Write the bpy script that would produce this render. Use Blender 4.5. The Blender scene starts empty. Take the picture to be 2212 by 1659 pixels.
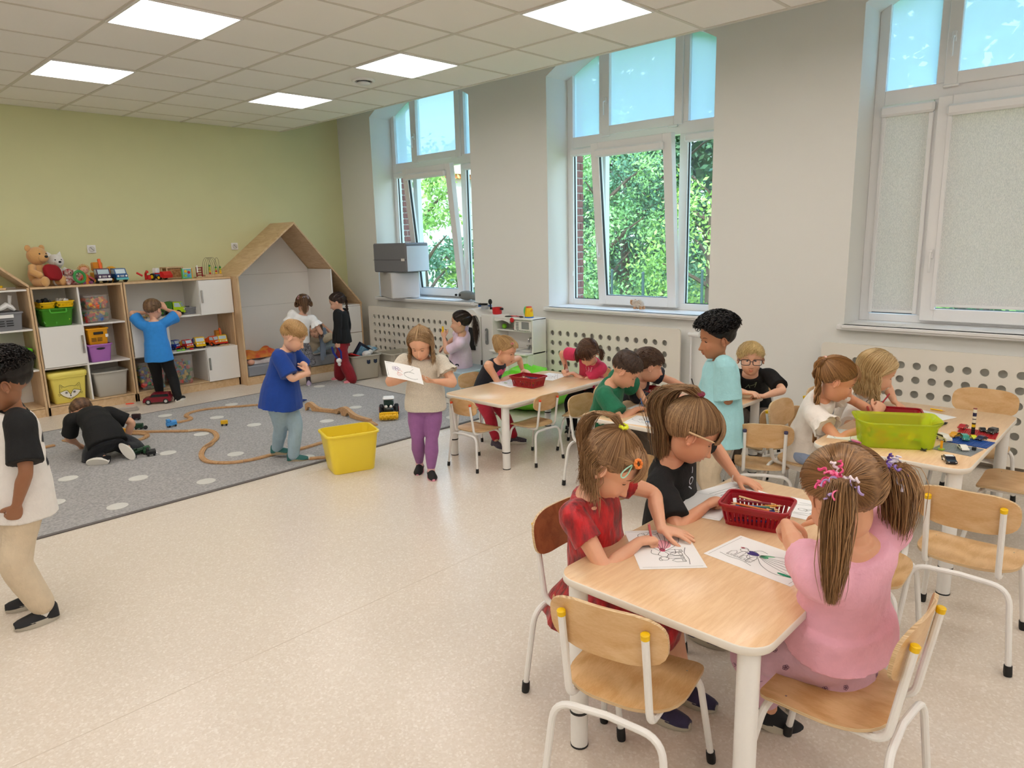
import bpy, bmesh, math, random
import numpy as np
from mathutils import Vector, Matrix

random.seed(7)
RNG = np.random.default_rng(7)
PI = math.pi
R = math.radians
sc = bpy.context.scene
COL = sc.collection

# ------------------------------------------------------------------ camera
FPX, YAW, PITCH, ROLL, HC = 1530.17, .8066, .2002, -.025, 1.58

def cam_rows():
 cy, sy = math.cos(YAW), math.sin(YAW)
 cp, sp = math.cos(PITCH), math.sin(PITCH)
 f = np.array([sy * cp, cy * cp, -sp])
 r = np.array([cy, -sy, 0.])
 u = np.cross(r, f)
 cr, sr = math.cos(ROLL), math.sin(ROLL)
 return np.array([cr * r + sr * u, -sr * r + cr * u, f])

CM = cam_rows()
CAM = np.array([0, 0, HC])
cam = bpy.data.cameras.new('camera')
cam_o = bpy.data.objects.new('camera', cam)
COL.objects.link(cam_o)
cam.sensor_fit = 'HORIZONTAL'
cam.sensor_width = 36
cam.lens = FPX / 2212 * 36
cam.clip_start = .02
m4 = Matrix(((CM[0][0], CM[1][0], -CM[2][0], 0), (CM[0][1], CM[1][1], -CM[2][1], 0), (CM[0][2], CM[1][2], -CM[2][2], HC), (0, 0, 0, 1)))
cam_o.matrix_world = m4
sc.camera = cam_o

# ------------------------------------------------------------------ world, sun, exposure
w = bpy.data.worlds.new('sky')
sc.world = w
w.use_nodes = True
nt = w.node_tree
bg = nt.nodes['Background']
tc = nt.nodes.new('ShaderNodeTexCoord')
sep = nt.nodes.new('ShaderNodeSeparateXYZ')
ramp = nt.nodes.new('ShaderNodeValToRGB')
ramp.color_ramp.elements[0].position = 0.0
ramp.color_ramp.elements[0].color = (.78, .86, .95, 1)
ramp.color_ramp.elements[1].position = .8
ramp.color_ramp.elements[1].color = (.46, .70, 1, 1)
nt.links.new(tc.outputs['Generated'], sep.inputs[0])
nt.links.new(sep.outputs['Z'], ramp.inputs[0])
nt.links.new(ramp.outputs[0], bg.inputs[0])
bg.inputs[1].default_value = 4.6
sun = bpy.data.lights.new('sun', 'SUN')
sun.energy = 4.5
sun.angle = R(3)
sun.color = (1, .95, .86)
sun_o = bpy.data.objects.new('sun', sun)
COL.objects.link(sun_o)
sun_o.rotation_euler = Vector((.72, .35, -.6)).to_track_quat('-Z', 'Y').to_euler()
LED = 8.0                      # strength of the ceiling panels
sc.view_settings.view_transform = 'Standard'
sc.view_settings.look = 'None'
sc.view_settings.gamma = 1
sc.view_settings.use_curve_mapping = False
sc.view_settings.exposure = 0.16
sc.cycles.max_bounces = 8
sc.cycles.diffuse_bounces = 4
sc.cycles.transparent_max_bounces = 12
sc.cycles.caustics_reflective = False
sc.cycles.caustics_refractive = False
sc.cycles.adaptive_threshold = .025
sc.cycles.sample_clamp_indirect = 6

# ------------------------------------------------------------------ pixel helpers (a point of the photo at a known real plane)
def ray(u, v):
 return np.array([(u - 1106) / FPX, (829.5 - v) / FPX, 1.]) @ CM

def az(u, v, z=0.):
 d = ray(u, v)
 return CAM + d * ((z - HC) / d[2])

def ay(u, v, y):
 d = ray(u, v)
 return CAM + d * (y / d[1])

def ax(u, v, x):
 d = ray(u, v)
 return CAM + d * (x / d[0])

def ad(u, v, p):
 """the point seen at u,v as deep into the picture as the world point p"""
 depth = CM[2] @ (np.asarray(p, float) - CAM)
 return CAM + ray(u, v) * depth

def px(p):
 q = CM @ (np.asarray(p, float) - CAM)
 return np.array([1106 + FPX * q[0] / q[2], 829.5 - FPX * q[1] / q[2]])

# ------------------------------------------------------------------ colour and materials
def lin(h):
 if isinstance(h, (tuple, list)):
  return tuple(h)[:3]
 h = h.lstrip('#')
 c = [int(h[i:i + 2], 16) / 255 for i in (0, 2, 4)]
 return tuple(x / 12.92 if x <= .04045 else ((x + .055) / 1.055) ** 2.4 for x in c)

MATS = {}

def mat(name, col, rough=.5, metal=0., var=0., vscale=8., bump=0., bscale=60., col2=None, stretch=None, emit=0., alpha=1., trans=0.,
  sheen=0., spec=.5, sss=0., kind=None, coat=0.):
 if name in MATS:
  return MATS[name]
 m = bpy.data.materials.new(name)
 m.use_nodes = True
 t = m.node_tree
 b = t.nodes['Principled BSDF']
 c = lin(col) + (1,)
 b.inputs['Base Color'].default_value = c
 b.inputs['Roughness'].default_value = rough
 b.inputs['Metallic'].default_value = metal
 b.inputs['Specular IOR Level'].default_value = spec
 if sheen:
  b.inputs['Sheen Weight'].default_value = sheen
 if coat:
  b.inputs['Coat Weight'].default_value = coat
 if trans:
  b.inputs['Transmission Weight'].default_value = trans
 if alpha < 1:
  b.inputs['Alpha'].default_value = alpha
 if sss:
  b.inputs['Subsurface Weight'].default_value = sss
  b.inputs['Subsurface Radius'].default_value = (.012, .005, .003)
  b.inputs['Subsurface Scale'].default_value = 1
 if emit:
  b.inputs['Emission Color'].default_value = c
  b.inputs['Emission Strength'].default_value = emit
 if var or bump:
  co = t.nodes.new('ShaderNodeTexCoord')
  mp = t.nodes.new('ShaderNodeMapping')
  if stretch:
   mp.inputs['Scale'].default_value = stretch
  t.links.new(co.outputs['Object'], mp.inputs[0])
 if var:
  n = t.nodes.new('ShaderNodeTexNoise')
  n.inputs['Scale'].default_value = vscale
  n.inputs['Detail'].default_value = 4
  t.links.new(mp.outputs[0], n.inputs['Vector'])
  rp = t.nodes.new('ShaderNodeValToRGB')
  c2 = lin(col2) if col2 else tuple(x * (1 - var) for x in c[:3])
  rp.color_ramp.elements[0].position = .35
  rp.color_ramp.elements[0].color = c2 + (1,)
  rp.color_ramp.elements[1].position = .65
  rp.color_ramp.elements[1].color = c
  t.links.new(n.outputs[0], rp.inputs[0])
  t.links.new(rp.outputs[0], b.inputs['Base Color'])
 if bump:
  n2 = t.nodes.new('ShaderNodeTexNoise')
  n2.inputs['Scale'].default_value = bscale
  n2.inputs['Detail'].default_value = 3
  t.links.new(mp.outputs[0], n2.inputs['Vector'])
  bp = t.nodes.new('ShaderNodeBump')
  bp.inputs['Strength'].default_value = bump
  bp.inputs['Distance'].default_value = .01
  t.links.new(n2.outputs[0], bp.inputs['Height'])
  t.links.new(bp.outputs[0], b.inputs['Normal'])
 MATS[name] = m
 return m

def wood(name, a, b_, rough=.4, scale=(2, 14, 14), wave=1.2, ring=False):
 if name in MATS:
  return MATS[name]
 m = bpy.data.materials.new(name)
 m.use_nodes = True
 t = m.node_tree
 b = t.nodes['Principled BSDF']
 b.inputs['Roughness'].default_value = rough
 co = t.nodes.new('ShaderNodeTexCoord')
 mp = t.nodes.new('ShaderNodeMapping')
 mp.inputs['Scale'].default_value = scale
 t.links.new(co.outputs['Object'], mp.inputs[0])
 n = t.nodes.new('ShaderNodeTexNoise')
 n.inputs['Scale'].default_value = 2.2
 n.inputs['Detail'].default_value = 6
 n.inputs['Distortion'].default_value = wave
 t.links.new(mp.outputs[0], n.inputs['Vector'])
 n3 = t.nodes.new('ShaderNodeTexNoise')
 n3.inputs['Scale'].default_value = 30
 n3.inputs['Detail'].default_value = 2
 t.links.new(mp.outputs[0], n3.inputs['Vector'])
 mx = t.nodes.new('ShaderNodeMath')
 mx.operation = 'MULTIPLY_ADD'
 mx.inputs[1].default_value = .35
 t.links.new(n3.outputs[0], mx.inputs[0])
 if ring:
  wv = t.nodes.new('ShaderNodeTexWave')
  wv.inputs['Scale'].default_value = 1.1
  wv.inputs['Distortion'].default_value = 7
  wv.inputs['Detail'].default_value = 2
  wv.inputs['Detail Scale'].default_value = .6
  t.links.new(mp.outputs[0], wv.inputs['Vector'])
  ml = t.nodes.new('ShaderNodeMath')
  ml.operation = 'MULTIPLY_ADD'
  ml.inputs[1].default_value = .3
  t.links.new(wv.outputs['Fac'], ml.inputs[0])
  t.links.new(n.outputs[0], ml.inputs[2])
  sb = t.nodes.new('ShaderNodeMath')
  sb.operation = 'SUBTRACT'
  sb.inputs[1].default_value = .15
  t.links.new(ml.outputs[0], sb.inputs[0])
  t.links.new(sb.outputs[0], mx.inputs[2])
 else:
  t.links.new(n.outputs[0], mx.inputs[2])
 rp = t.nodes.new('ShaderNodeValToRGB')
 rp.color_ramp.elements[0].position = .45
 rp.color_ramp.elements[0].color = lin(b_) + (1,)
 rp.color_ramp.elements[1].position = .85
 rp.color_ramp.elements[1].color = lin(a) + (1,)
 t.links.new(mx.outputs[0], rp.inputs[0])
 t.links.new(rp.outputs[0], b.inputs['Base Color'])
 MATS[name] = m
 return m

def clear(name, col, op=.25, rough=.15):
 """see-through plastic or glass: transparent tinted by col, some gloss and haze"""
 if name in MATS:
  return MATS[name]
 m = bpy.data.materials.new(name)
 m.use_nodes = True
 t = m.node_tree
 t.nodes.clear()
 out = t.nodes.new('ShaderNodeOutputMaterial')
 tr = t.nodes.new('ShaderNodeBsdfTransparent')
 c = lin(col)
 tr.inputs[0].default_value = c + (1,)
 pr = t.nodes.new('ShaderNodeBsdfPrincipled')
 pr.inputs['Base Color'].default_value = c + (1,)
 pr.inputs['Roughness'].default_value = rough
 mx = t.nodes.new('ShaderNodeMixShader')
 mx.inputs[0].default_value = op
 t.links.new(tr.outputs[0], mx.inputs[1])
 t.links.new(pr.outputs[0], mx.inputs[2])
 t.links.new(mx.outputs[0], out.inputs[0])
 MATS[name] = m
 return m

def thru(name, col, op, tint='#ffffff', weave=0.):
 """light-passing film or fabric: diffuse + translucent, part transparent"""
 m = bpy.data.materials.new(name)
 m.use_nodes = True
 t = m.node_tree
 t.nodes.clear()
 out = t.nodes.new('ShaderNodeOutputMaterial')
 tr = t.nodes.new('ShaderNodeBsdfTransparent')
 tr.inputs[0].default_value = lin(tint) + (1,)
 tl = t.nodes.new('ShaderNodeBsdfTranslucent')
 tl.inputs[0].default_value = lin(col) + (1,)
 df = t.nodes.new('ShaderNodeBsdfDiffuse')
 df.inputs[0].default_value = lin(col) + (1,)
 m1 = t.nodes.new('ShaderNodeMixShader')
 m1.inputs[0].default_value = .45 if weave else .15
 t.links.new(tl.outputs[0], m1.inputs[1])
 t.links.new(df.outputs[0], m1.inputs[2])
 m2 = t.nodes.new('ShaderNodeMixShader')
 m2.inputs[0].default_value = op
 t.links.new(tr.outputs[0], m2.inputs[1])
 t.links.new(m1.outputs[0], m2.inputs[2])
 t.links.new(m2.outputs[0], out.inputs[0])
 if weave:
  co = t.nodes.new('ShaderNodeTexCoord')
  mp = t.nodes.new('ShaderNodeMapping')
  mp.inputs['Scale'].default_value = (1, 1.5, .35)
  n = t.nodes.new('ShaderNodeTexNoise')
  n.inputs['Scale'].default_value = 260
  n.inputs['Detail'].default_value = 3
  rp = t.nodes.new('ShaderNodeValToRGB')
  rp.color_ramp.elements[0].position = .35
  rp.color_ramp.elements[0].color = tuple(x * .78 for x in lin(col)) + (1,)
  rp.color_ramp.elements[1].position = .65
  rp.color_ramp.elements[1].color = lin(col) + (1,)
  t.links.new(co.outputs['Object'], mp.inputs[0])
  t.links.new(mp.outputs[0], n.inputs['Vector'])
  t.links.new(n.outputs[0], rp.inputs[0])
  t.links.new(rp.outputs[0], tl.inputs[0])
  t.links.new(rp.outputs[0], df.inputs[0])
 MATS[name] = m
 return m

# ------------------------------------------------------------------ mesh builder
class MB:
 def __init__(s):
  s.v, s.f, s.m, s.n = [], [], [], 0
  s.att = None

 def add(s, v, f, mi=0, M=None):
  v = np.asarray(v, float).reshape(-1, 3)
  if M is not None:
   M = np.asarray(M)
   v = v @ M[:3, :3].T + M[:3, 3]
  s.v.append(v)
  n = s.n
  s.f += [tuple(i + n for i in q) for q in f]
  s.m += [mi] * len(f)
  s.n += len(v)
  return s

 def box(s, c, d, b=0., mi=0, M=None):
  x, y, z = (q / 2 for q in d)
  c = np.array(c, float)
  b = min(b, x * .95, y * .95, z * .95)
  if b <= 0:
   v = [(i * x, j * y, k * z) for i in (-1, 1) for j in (-1, 1) for k in (-1, 1)]
   f = [(0, 1, 3, 2), (4, 6, 7, 5), (0, 4, 5, 1), (2, 3, 7, 6), (0, 2, 6, 4), (1, 5, 7, 3)]
  else:
   v, f, idx = [], [], {}
   for i in (-1, 1):
    for j in (-1, 1):
     for k in (-1, 1):
      idx[i, j, k] = len(v)
      v += [(i * x, j * (y - b), k * (z - b)), (i * (x - b), j * y, k * (z - b)), (i * (x - b), j * (y - b), k * z)]
   g = lambda i, j, k, a: idx[i, j, k] + a
   for i in (-1, 1):
    q = [g(i, -1, -1, 0), g(i, 1, -1, 0), g(i, 1, 1, 0), g(i, -1, 1, 0)]
    f.append(tuple(q if i > 0 else q[::-1]))
    q = [g(-1, i, -1, 1), g(-1, i, 1, 1), g(1, i, 1, 1), g(1, i, -1, 1)]
    f.append(tuple(q if i > 0 else q[::-1]))
    q = [g(-1, -1, i, 2), g(1, -1, i, 2), g(1, 1, i, 2), g(-1, 1, i, 2)]
    f.append(tuple(q if i > 0 else q[::-1]))
    for j in (-1, 1):
     q = [g(i, j, -1, 0), g(i, j, 1, 0), g(i, j, 1, 1), g(i, j, -1, 1)]
     f.append(tuple(q if i * j < 0 else q[::-1]))
     q = [g(i, -1, j, 0), g(i, 1, j, 0), g(i, 1, j, 2), g(i, -1, j, 2)]
     f.append(tuple(q if i * j > 0 else q[::-1]))
     q = [g(-1, i, j, 1), g(1, i, j, 1), g(1, i, j, 2), g(-1, i, j, 2)]
     f.append(tuple(q if i * j < 0 else q[::-1]))
     for k in (-1, 1):
      q = [g(i, j, k, 0), g(i, j, k, 1), g(i, j, k, 2)]
      f.append(tuple(q if i * j * k > 0 else q[::-1]))
  v = np.array(v) + c
  return s.add(v, f, mi, M)

 def loft(s, rings, c0=True, c1=True, mi=0, M=None, closed=True):
  n = len(rings[0])
  v = np.concatenate([np.asarray(r, float) for r in rings])
  f = []
  for a in range(len(rings) - 1):
   for i in range(n if closed else n - 1):
    j = (i + 1) % n
    f.append((a * n + i, a * n + j, (a + 1) * n + j, (a + 1) * n + i))
  if c0:
   f.append(tuple(range(n))[::-1])
  if c1:
   f.append(tuple((len(rings) - 1) * n + i for i in range(n)))
  return s.add(v, f, mi, M)

 def tube(s, pts, r, n=8, mi=0, M=None, flat=1., cap=True):
  P = np.array(pts, float)
  k = len(P)
  rr = np.full(k, r) if np.isscalar(r) else np.array(r, float)
  T = np.gradient(P, axis=0)
  T /= np.linalg.norm(T, axis=1)[:, None] + 1e-12
  a = np.array([0, 0, 1.]) if abs(T[0][2]) < .9 else np.array([1., 0, 0])
  N = np.cross(T[0], a)
  N /= np.linalg.norm(N)
  rings = []
  an = np.arange(n) * 2 * PI / n
  for i in range(k):
   N = N - T[i] * (N @ T[i])
   N /= np.linalg.norm(N) + 1e-12
   B = np.cross(T[i], N)
   rings.append(P[i] + rr[i] * (np.cos(an)[:, None] * N + flat * np.sin(an)[:, None] * B))
  return s.loft(rings, cap, cap, mi, M)

 def ball(s, c, r, n=12, mi=0, M=None, m=None):
  r = np.ones(3) * r
  m = m or max(4, n // 2 + 1)
  rings = []
  for i in range(1, m):
   t = PI * i / m
   an = np.arange(n) * 2 * PI / n
   rings.append(np.stack([np.cos(an) * math.sin(t), np.sin(an) * math.sin(t), np.full(n, -math.cos(t))], 1))
  v = [np.array([[0, 0, -1.]])] + rings + [np.array([[0, 0, 1.]])]
  v = np.concatenate(v) * r + np.array(c)
  f = []
  for i in range(n):
   j = (i + 1) % n
   f.append((0, 1 + j, 1 + i))
   for a in range(m - 2):
    f.append((1 + a * n + i, 1 + a * n + j, 1 + (a + 1) * n + j, 1 + (a + 1) * n + i))
   f.append((1 + (m - 2) * n + i, 1 + (m - 2) * n + j, 1 + (m - 1) * n))
  return s.add(v, f, mi, M)

 def cyl(s, c, r, h, n=16, mi=0, M=None, r2=None, axis='z', b=0.):
  r2 = r if r2 is None else r2
  an = np.arange(n) * 2 * PI / n
  ring = np.stack([np.cos(an), np.sin(an), np.zeros(n)], 1)
  st = [(r - b, -h / 2), (r, -h / 2 + b), (r2, h / 2 - b), (r2 - b, h / 2)] if b else [(r, -h / 2), (r2, h / 2)]
  rings = [ring * q + np.array([0, 0, z]) for q, z in st]
  if axis == 'x':
   rings = [q[:, [2, 0, 1]] for q in rings]
  if axis == 'y':
   rings = [q[:, [1, 2, 0]] for q in rings]
  rings = [q + np.array(c) for q in rings]
  return s.loft(rings, True, True, mi, M)

 def lathe(s, prof, c=(0, 0, 0), n=20, mi=0, M=None):
  an = np.arange(n) * 2 * PI / n
  ring = np.stack([np.cos(an), np.sin(an), np.zeros(n)], 1)
  return s.loft([ring * np.array([q, q, 1]) + np.array([0, 0, z]) + np.array(c) for q, z in prof], True, True, mi, M)

 def prism(s, poly, h0, h1, axis='z', mi=0, M=None):
  P = np.array(poly, float)

  def lay(h):
   o = np.full(len(P), h)
   if axis == 'z':
    return np.stack([P[:, 0], P[:, 1], o], 1)
   if axis == 'y':
    return np.stack([P[:, 0], o, P[:, 1]], 1)
   return np.stack([o, P[:, 0], P[:, 1]], 1)
  A = .5 * sum(P[i - 1][0] * P[i][1] - P[i][0] * P[i - 1][1] for i in range(len(P)))
  sg = A if axis != 'y' else -A
  if sg < 0:
   P = P[::-1]
  return s.loft([lay(min(h0, h1)), lay(max(h0, h1))], True, True, mi, M)

def mesh_of(mb, mats, name='m', smooth=True, ang=35):
 me = bpy.data.meshes.new(name)
 v = np.concatenate(mb.v) if mb.v else np.zeros((0, 3))
 me.from_pydata(v.tolist(), [], mb.f)
 for m in (mats if isinstance(mats, (list, tuple)) else [mats]):
  me.materials.append(m)
 if len(me.polygons) == len(mb.m) and any(mb.m):
  me.polygons.foreach_set('material_index', mb.m)
 if smooth:
  me.polygons.foreach_set('use_smooth', [True] * len(me.polygons))
  me.set_sharp_from_angle(angle=R(ang))
 if mb.att is not None:
  a = me.attributes.new('rnd', 'FLOAT', 'POINT')
  a.data.foreach_set('value', np.asarray(mb.att, float))
 me.update()
 return me

def obj(name, mb, mats, parent=None, smooth=True, ang=35, label=None, kind=None, loc=None, rot=None, me=None):
 me = me or mesh_of(mb, mats, name, smooth, ang)
 o = bpy.data.objects.new(name, me)
 COL.objects.link(o)
 if parent is not None:
  o.parent = parent
 if label:
  o['label'] = label
 if kind:
  o['kind'] = kind
 if loc is not None:
  o.location = loc
 if rot is not None:
  o.rotation_euler = rot
 return o

def tag(o, label, cat, group=None, kind=None):
 o['label'] = label
 o['category'] = cat
 if group:
  o['group'] = group
 if kind:
  o['kind'] = kind
 return o

def thing(name, label, cat, loc=(0, 0, 0), rz=0., group=None, sc_=None):
 o = bpy.data.objects.new(name, None)
 o.empty_display_size = .05
 COL.objects.link(o)
 o.location = loc
 o.rotation_euler = (0, 0, rz)
 if sc_:
  o.scale = (sc_,) * 3
 return tag(o, label, cat, group)

def setting(name, loc=(0, 0, 0)):
 o = bpy.data.objects.new(name, None)
 COL.objects.link(o)
 o.location = loc
 o['kind'] = 'structure'
 return o

def dup(root, loc, rz, label, group=None, scale=None):
 r = root.copy()
 COL.objects.link(r)
 r.location = loc
 r.rotation_euler = (0, 0, rz)
 if scale:
  r.scale = (scale,) * 3
 r['label'] = label
 if group:
  r['group'] = group
 for ch in list(root.children):
  c = ch.copy()
  COL.objects.link(c)
  c.parent = r
  for g in list(ch.children):
   d = g.copy()
   COL.objects.link(d)
   d.parent = c
 return r

def fillet(pts, r=.03, n=5):
 P = [np.array(p, float) for p in pts]
 out = [P[0]]
 for i in range(1, len(P) - 1):
  a, b, c = P[i - 1], P[i], P[i + 1]
  la, lc = np.linalg.norm(a - b), np.linalg.norm(c - b)
  q = min(r, la * .48, lc * .48)
  p0, p1 = b + (a - b) / la * q, b + (c - b) / lc * q
  for k in range(n + 1):
   t = k / n
   out.append((1 - t) ** 2 * p0 + 2 * t * (1 - t) * b + t * t * p1)
 out.append(P[-1])
 return out

def rrect(w_, d_, r, n=5, z=0., c=(0, 0)):
 out = []
 for i, (sx, sy) in enumerate(((1, 1), (-1, 1), (-1, -1), (1, -1))):
  for k in range(n + 1):
   a = PI / 2 * (i + k / n)
   out.append((c[0] + sx * (w_ / 2 - r) + r * math.cos(a), c[1] + sy * (d_ / 2 - r) + r * math.sin(a), z))
 return np.array(out)

def cr(pts, n=6):
 """Catmull-Rom through points"""
 P = [np.array(p, float) for p in pts]
 P = [2 * P[0] - P[1]] + P + [2 * P[-1] - P[-2]]
 out = []
 for i in range(1, len(P) - 2):
  for k in range(n):
   t = k / n
   out.append(.5 * (2 * P[i] + (P[i + 1] - P[i - 1]) * t + (2 * P[i - 1] - 5 * P[i] + 4 * P[i + 1] - P[i + 2]) * t * t
        + (3 * P[i] - P[i - 1] - 3 * P[i + 1] + P[i + 2]) * t ** 3))
 out.append(P[-2])
 return np.array(out)

def rotz(a, loc=(0, 0, 0)):
 c, s = math.cos(a), math.sin(a)
 return np.array([[c, -s, 0, loc[0]], [s, c, 0, loc[1]], [0, 0, 1, loc[2]], [0, 0, 0, 1.]])

def euler(rx, ry, rz, loc=(0, 0, 0)):
 m = Matrix.Translation(Vector([float(q) for q in loc])) @ (Matrix.Rotation(rz, 4, 'Z') @ Matrix.Rotation(ry, 4, 'Y') @ Matrix.Rotation(rx, 4, 'X'))
 return np.array(m)

# ------------------------------------------------------------------ common materials
wall_w = mat('wall_paint', '#ecebe6', .85, bump=.05, bscale=300)
reveal_w = wall_w
wall_g = mat('green_paint', '#d9d8a8', .8, var=.03, vscale=2, bump=.04, bscale=300)
pvc = mat('white_pvc', '#f0efee', .3)
tile_m = mat('ceiling_tile', '#fbf7f2', .92, var=.02, vscale=240, bump=.15, bscale=500)
grid_m = mat('ceiling_grid', '#dcd5ca', .5)
led_m = mat('led_diffuser', '#fffaf6', .5, emit=LED)
cream_m = mat('cream_cover', '#ece6da', .5)
whit = mat('white_metal', '#efede9', .3)
blk = mat('black_rubber', '#141416', .6)
lam = mat('white_laminate', '#eeebe6', .45)
birch = wood('birch_board', '#dcbf97', '#c7a277', .45, scale=(9, 2, 9))
birch_v = wood('birch_board_upright', '#dcbf97', '#c9a47a', .45, scale=(9, 9, 1.6))
beech = wood('beech_ply', '#e0b885', '#c99a62', .35, scale=(2.2, 9, 9), ring=True)
beech_r = wood('beech_ply_reddish', '#b87347', '#99542f', .35, scale=(2.2, 9, 9), ring=True)  # darker, redder ply for a single chair backrest
ply_edge = wood('ply_edge', '#e8cda2', '#a87f4f', .5, scale=(2, 2, 240))
top_m = wood('beech_laminate', '#f2cfa4', '#e6bd90', .3, scale=(5, 42, 42), wave=.4)
edge_w = mat('table_edge', '#e9e2d6', .35)
chrome = mat('chrome', '#c9c9c9', .2, metal=1)
paper_m = mat('paper', '#f2f1ef', .7)
ink = mat('black_ink', '#1c1c20', .6)
glass_m = clear('window_glass', '#f4fbff', .05, .03)

# ------------------------------------------------------------------ room shell
XW, YB, CZ = 5.54, 8.37, 2.957
X0, Y0 = -3.2, -3.0
XF = 5.86                      # plane of the window frames
EX = 4.715                     # edge of the dropped ceiling
o = obj('floor', MB().box(((X0 + 6.3) / 2, (Y0 + YB) / 2, -.05), (6.3 - X0, YB - Y0 + .4, .1)), None or mat('floor', '#000000'), smooth=False, kind='structure')
fm = bpy.data.materials.new('speckled_vinyl')
fm.use_nodes = True
t = fm.node_tree
b = t.nodes['Principled BSDF']
b.inputs['Roughness'].default_value = .27
co = t.nodes.new('ShaderNodeTexCoord')
v1 = t.nodes.new('ShaderNodeTexVoronoi')
v1.inputs['Scale'].default_value = 130
v2 = t.nodes.new('ShaderNodeTexNoise')
v2.inputs['Scale'].default_value = 1.1
r1 = t.nodes.new('ShaderNodeValToRGB')
r1.color_ramp.elements[0].position = .0
r1.color_ramp.elements[0].color = lin('#e5dbce') + (1,)
r1.color_ramp.elements[1].position = .55
r1.color_ramp.elements[1].color = lin('#ddd0c0') + (1,)
e = r1.color_ramp.elements.new(.9)
e.color = lin('#ece3d7') + (1,)
t.links.new(co.outputs['Object'], v1.inputs['Vector'])
t.links.new(co.outputs['Object'], v2.inputs['Vector'])
t.links.new(v1.outputs['Color'], r1.inputs[0])
mx = t.nodes.new('ShaderNodeMix')
mx.data_type = 'RGBA'
mx.blend_type = 'MULTIPLY'
mx.inputs[0].default_value = .5
r2 = t.nodes.new('ShaderNodeValToRGB')
r2.color_ramp.elements[0].position = .3
r2.color_ramp.elements[0].color = (.94, .93, .92, 1)
r2.color_ramp.elements[1].position = .7
r2.color_ramp.elements[1].color = (1, 1, 1, 1)
t.links.new(v2.outputs[0], r2.inputs[0])
t.links.new(r1.outputs[0], mx.inputs[6])
t.links.new(r2.outputs[0], mx.inputs[7])
t.links.new(mx.outputs[2], b.inputs['Base Color'])
bpn = t.nodes.new('ShaderNodeBump')
bpn.inputs['Strength'].default_value = .12
bpn.inputs['Distance'].default_value = .002
t.links.new(v1.outputs['Distance'], bpn.inputs['Height'])
t.links.new(bpn.outputs[0], b.inputs['Normal'])
o.data.materials[0] = fm
seam = mat('floor_seam', '#cdbfae', .5)
sm = MB()
for yy in (2.5, 4.35):
 sm.box((1.1, yy, .0002), (8.6, .004, .0006))
obj('floor_weld', sm, seam, o, smooth=False)

ZS = 3.6                       # structural slab above the dropped ceiling
obj('wall_back', MB().box(((X0 + 6.3) / 2, YB + .1, ZS / 2), (6.3 - X0, .2, ZS)), wall_g, smooth=False, kind='structure')
obj('wall_left', MB().box((X0 - .1, (Y0 + YB) / 2, ZS / 2), (.2, YB - Y0, ZS)), wall_w, smooth=False, kind='structure')
obj('wall_front', MB().box(((X0 + 6.3) / 2, Y0 - .1, ZS / 2), (6.3 - X0, .2, ZS)), wall_w, smooth=False, kind='structure')
obj('ceiling_slab', MB().box(((X0 + 6.3) / 2, (Y0 + YB) / 2, ZS + .1), (6.5 - X0, YB - Y0 + .6, .2)), wall_w, smooth=False, kind='structure')

# window wall: piers, sill walls and lintels with arched openings
WIN = [(7.655, 5.855), (4.755, 2.965), (1.85, .055), (-1.05, -2.85)]
ZSILL, ZHEAD = .905, 3.34
mb = MB()
T0, T1 = XW, 6.0
edges = [YB] + [q for w_ in WIN for q in w_] + [Y0]
for i in range(0, len(edges), 2):
 a, c = edges[i], edges[i + 1]
 mb.box(((T0 + T1) / 2, (a + c) / 2, ZS / 2), (T1 - T0, a - c, ZS))
for a, c in WIN:
 mb.box(((T0 + T1) / 2, (a + c) / 2, ZSILL / 2 - .01), (T1 - T0, a - c, ZSILL - .02))
 arch = [(a, ZS), (a, 3.12)] + [(a - (a - c) * k / 12, 3.12 + .28 * (1 - (2 * k / 12 - 1) ** 2)) for k in range(1, 12)] + [(c, 3.12), (c, ZS)]
 mb.prism(arch, T0, T1, 'x')
obj('wall_window_side', mb, wall_w, smooth=False, kind='structure')
cove = mat('coved_vinyl', '#d6c8b8', .5)
mb = MB()
mb.box((XW - .004, (YB + Y0) / 2, .05), (.008, YB - Y0, .1))
obj('baseboard_window_side', mb, cove, smooth=False, kind='structure')
obj('baseboard_back', MB().box(((X0 + XW) / 2, YB - .004, .05), (XW - X0, .008, .1)), cove, smooth=False, kind='structure')

# dropped ceiling: grid of 0.6 m tiles
GX = 4.6897 + .02
ceil = setting('ceiling')
tiles_me = mesh_of(MB().box((0, 0, .006), (.588, .588, .012), .003), tile_m, 'ceiling_tile', smooth=False)
led_me = mesh_of(MB().box((0, 0, .004), (.57, .57, .008)), led_m, 'diffuser', smooth=False)
ledf = MB()
for sx, sy, dx, dy in ((0, .291, .59, .012), (0, -.291, .59, .012), (.291, 0, .012, .59), (-.291, 0, .012, .59)):
 ledf.box((sx, sy, .002), (dx, dy, .012))
ledf_me = mesh_of(ledf, pvc, 'frame', smooth=False)
gr = MB()
TI = .6
gy0 = 8.02 + .003
nx, ny = 13, 19
XE = GX
for i in range(nx + 1):
 gr.box((XE - i * TI, (YB + Y0) / 2, CZ + .01), (.024, YB - Y0, .02))
for j in range(ny + 1):
 yy = gy0 - j * TI
 if yy > Y0:
  gr.box(((X0 + XE) / 2, yy, CZ + .0105), (XE - X0, .024, .02))
obj('grid_bars', gr, grid_m, ceil, smooth=False)
obj('edge_fascia', MB().box((EX + .012, (YB + Y0) / 2, (CZ + ZS) / 2), (.012, YB - Y0, ZS - CZ)), grid_m, ceil, smooth=False)
LEDS = {(c, r) for c in (1, 4, 7, 10) for r in (2, 5, 8, 11, 14, 17)}
led_n = 0
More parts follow.
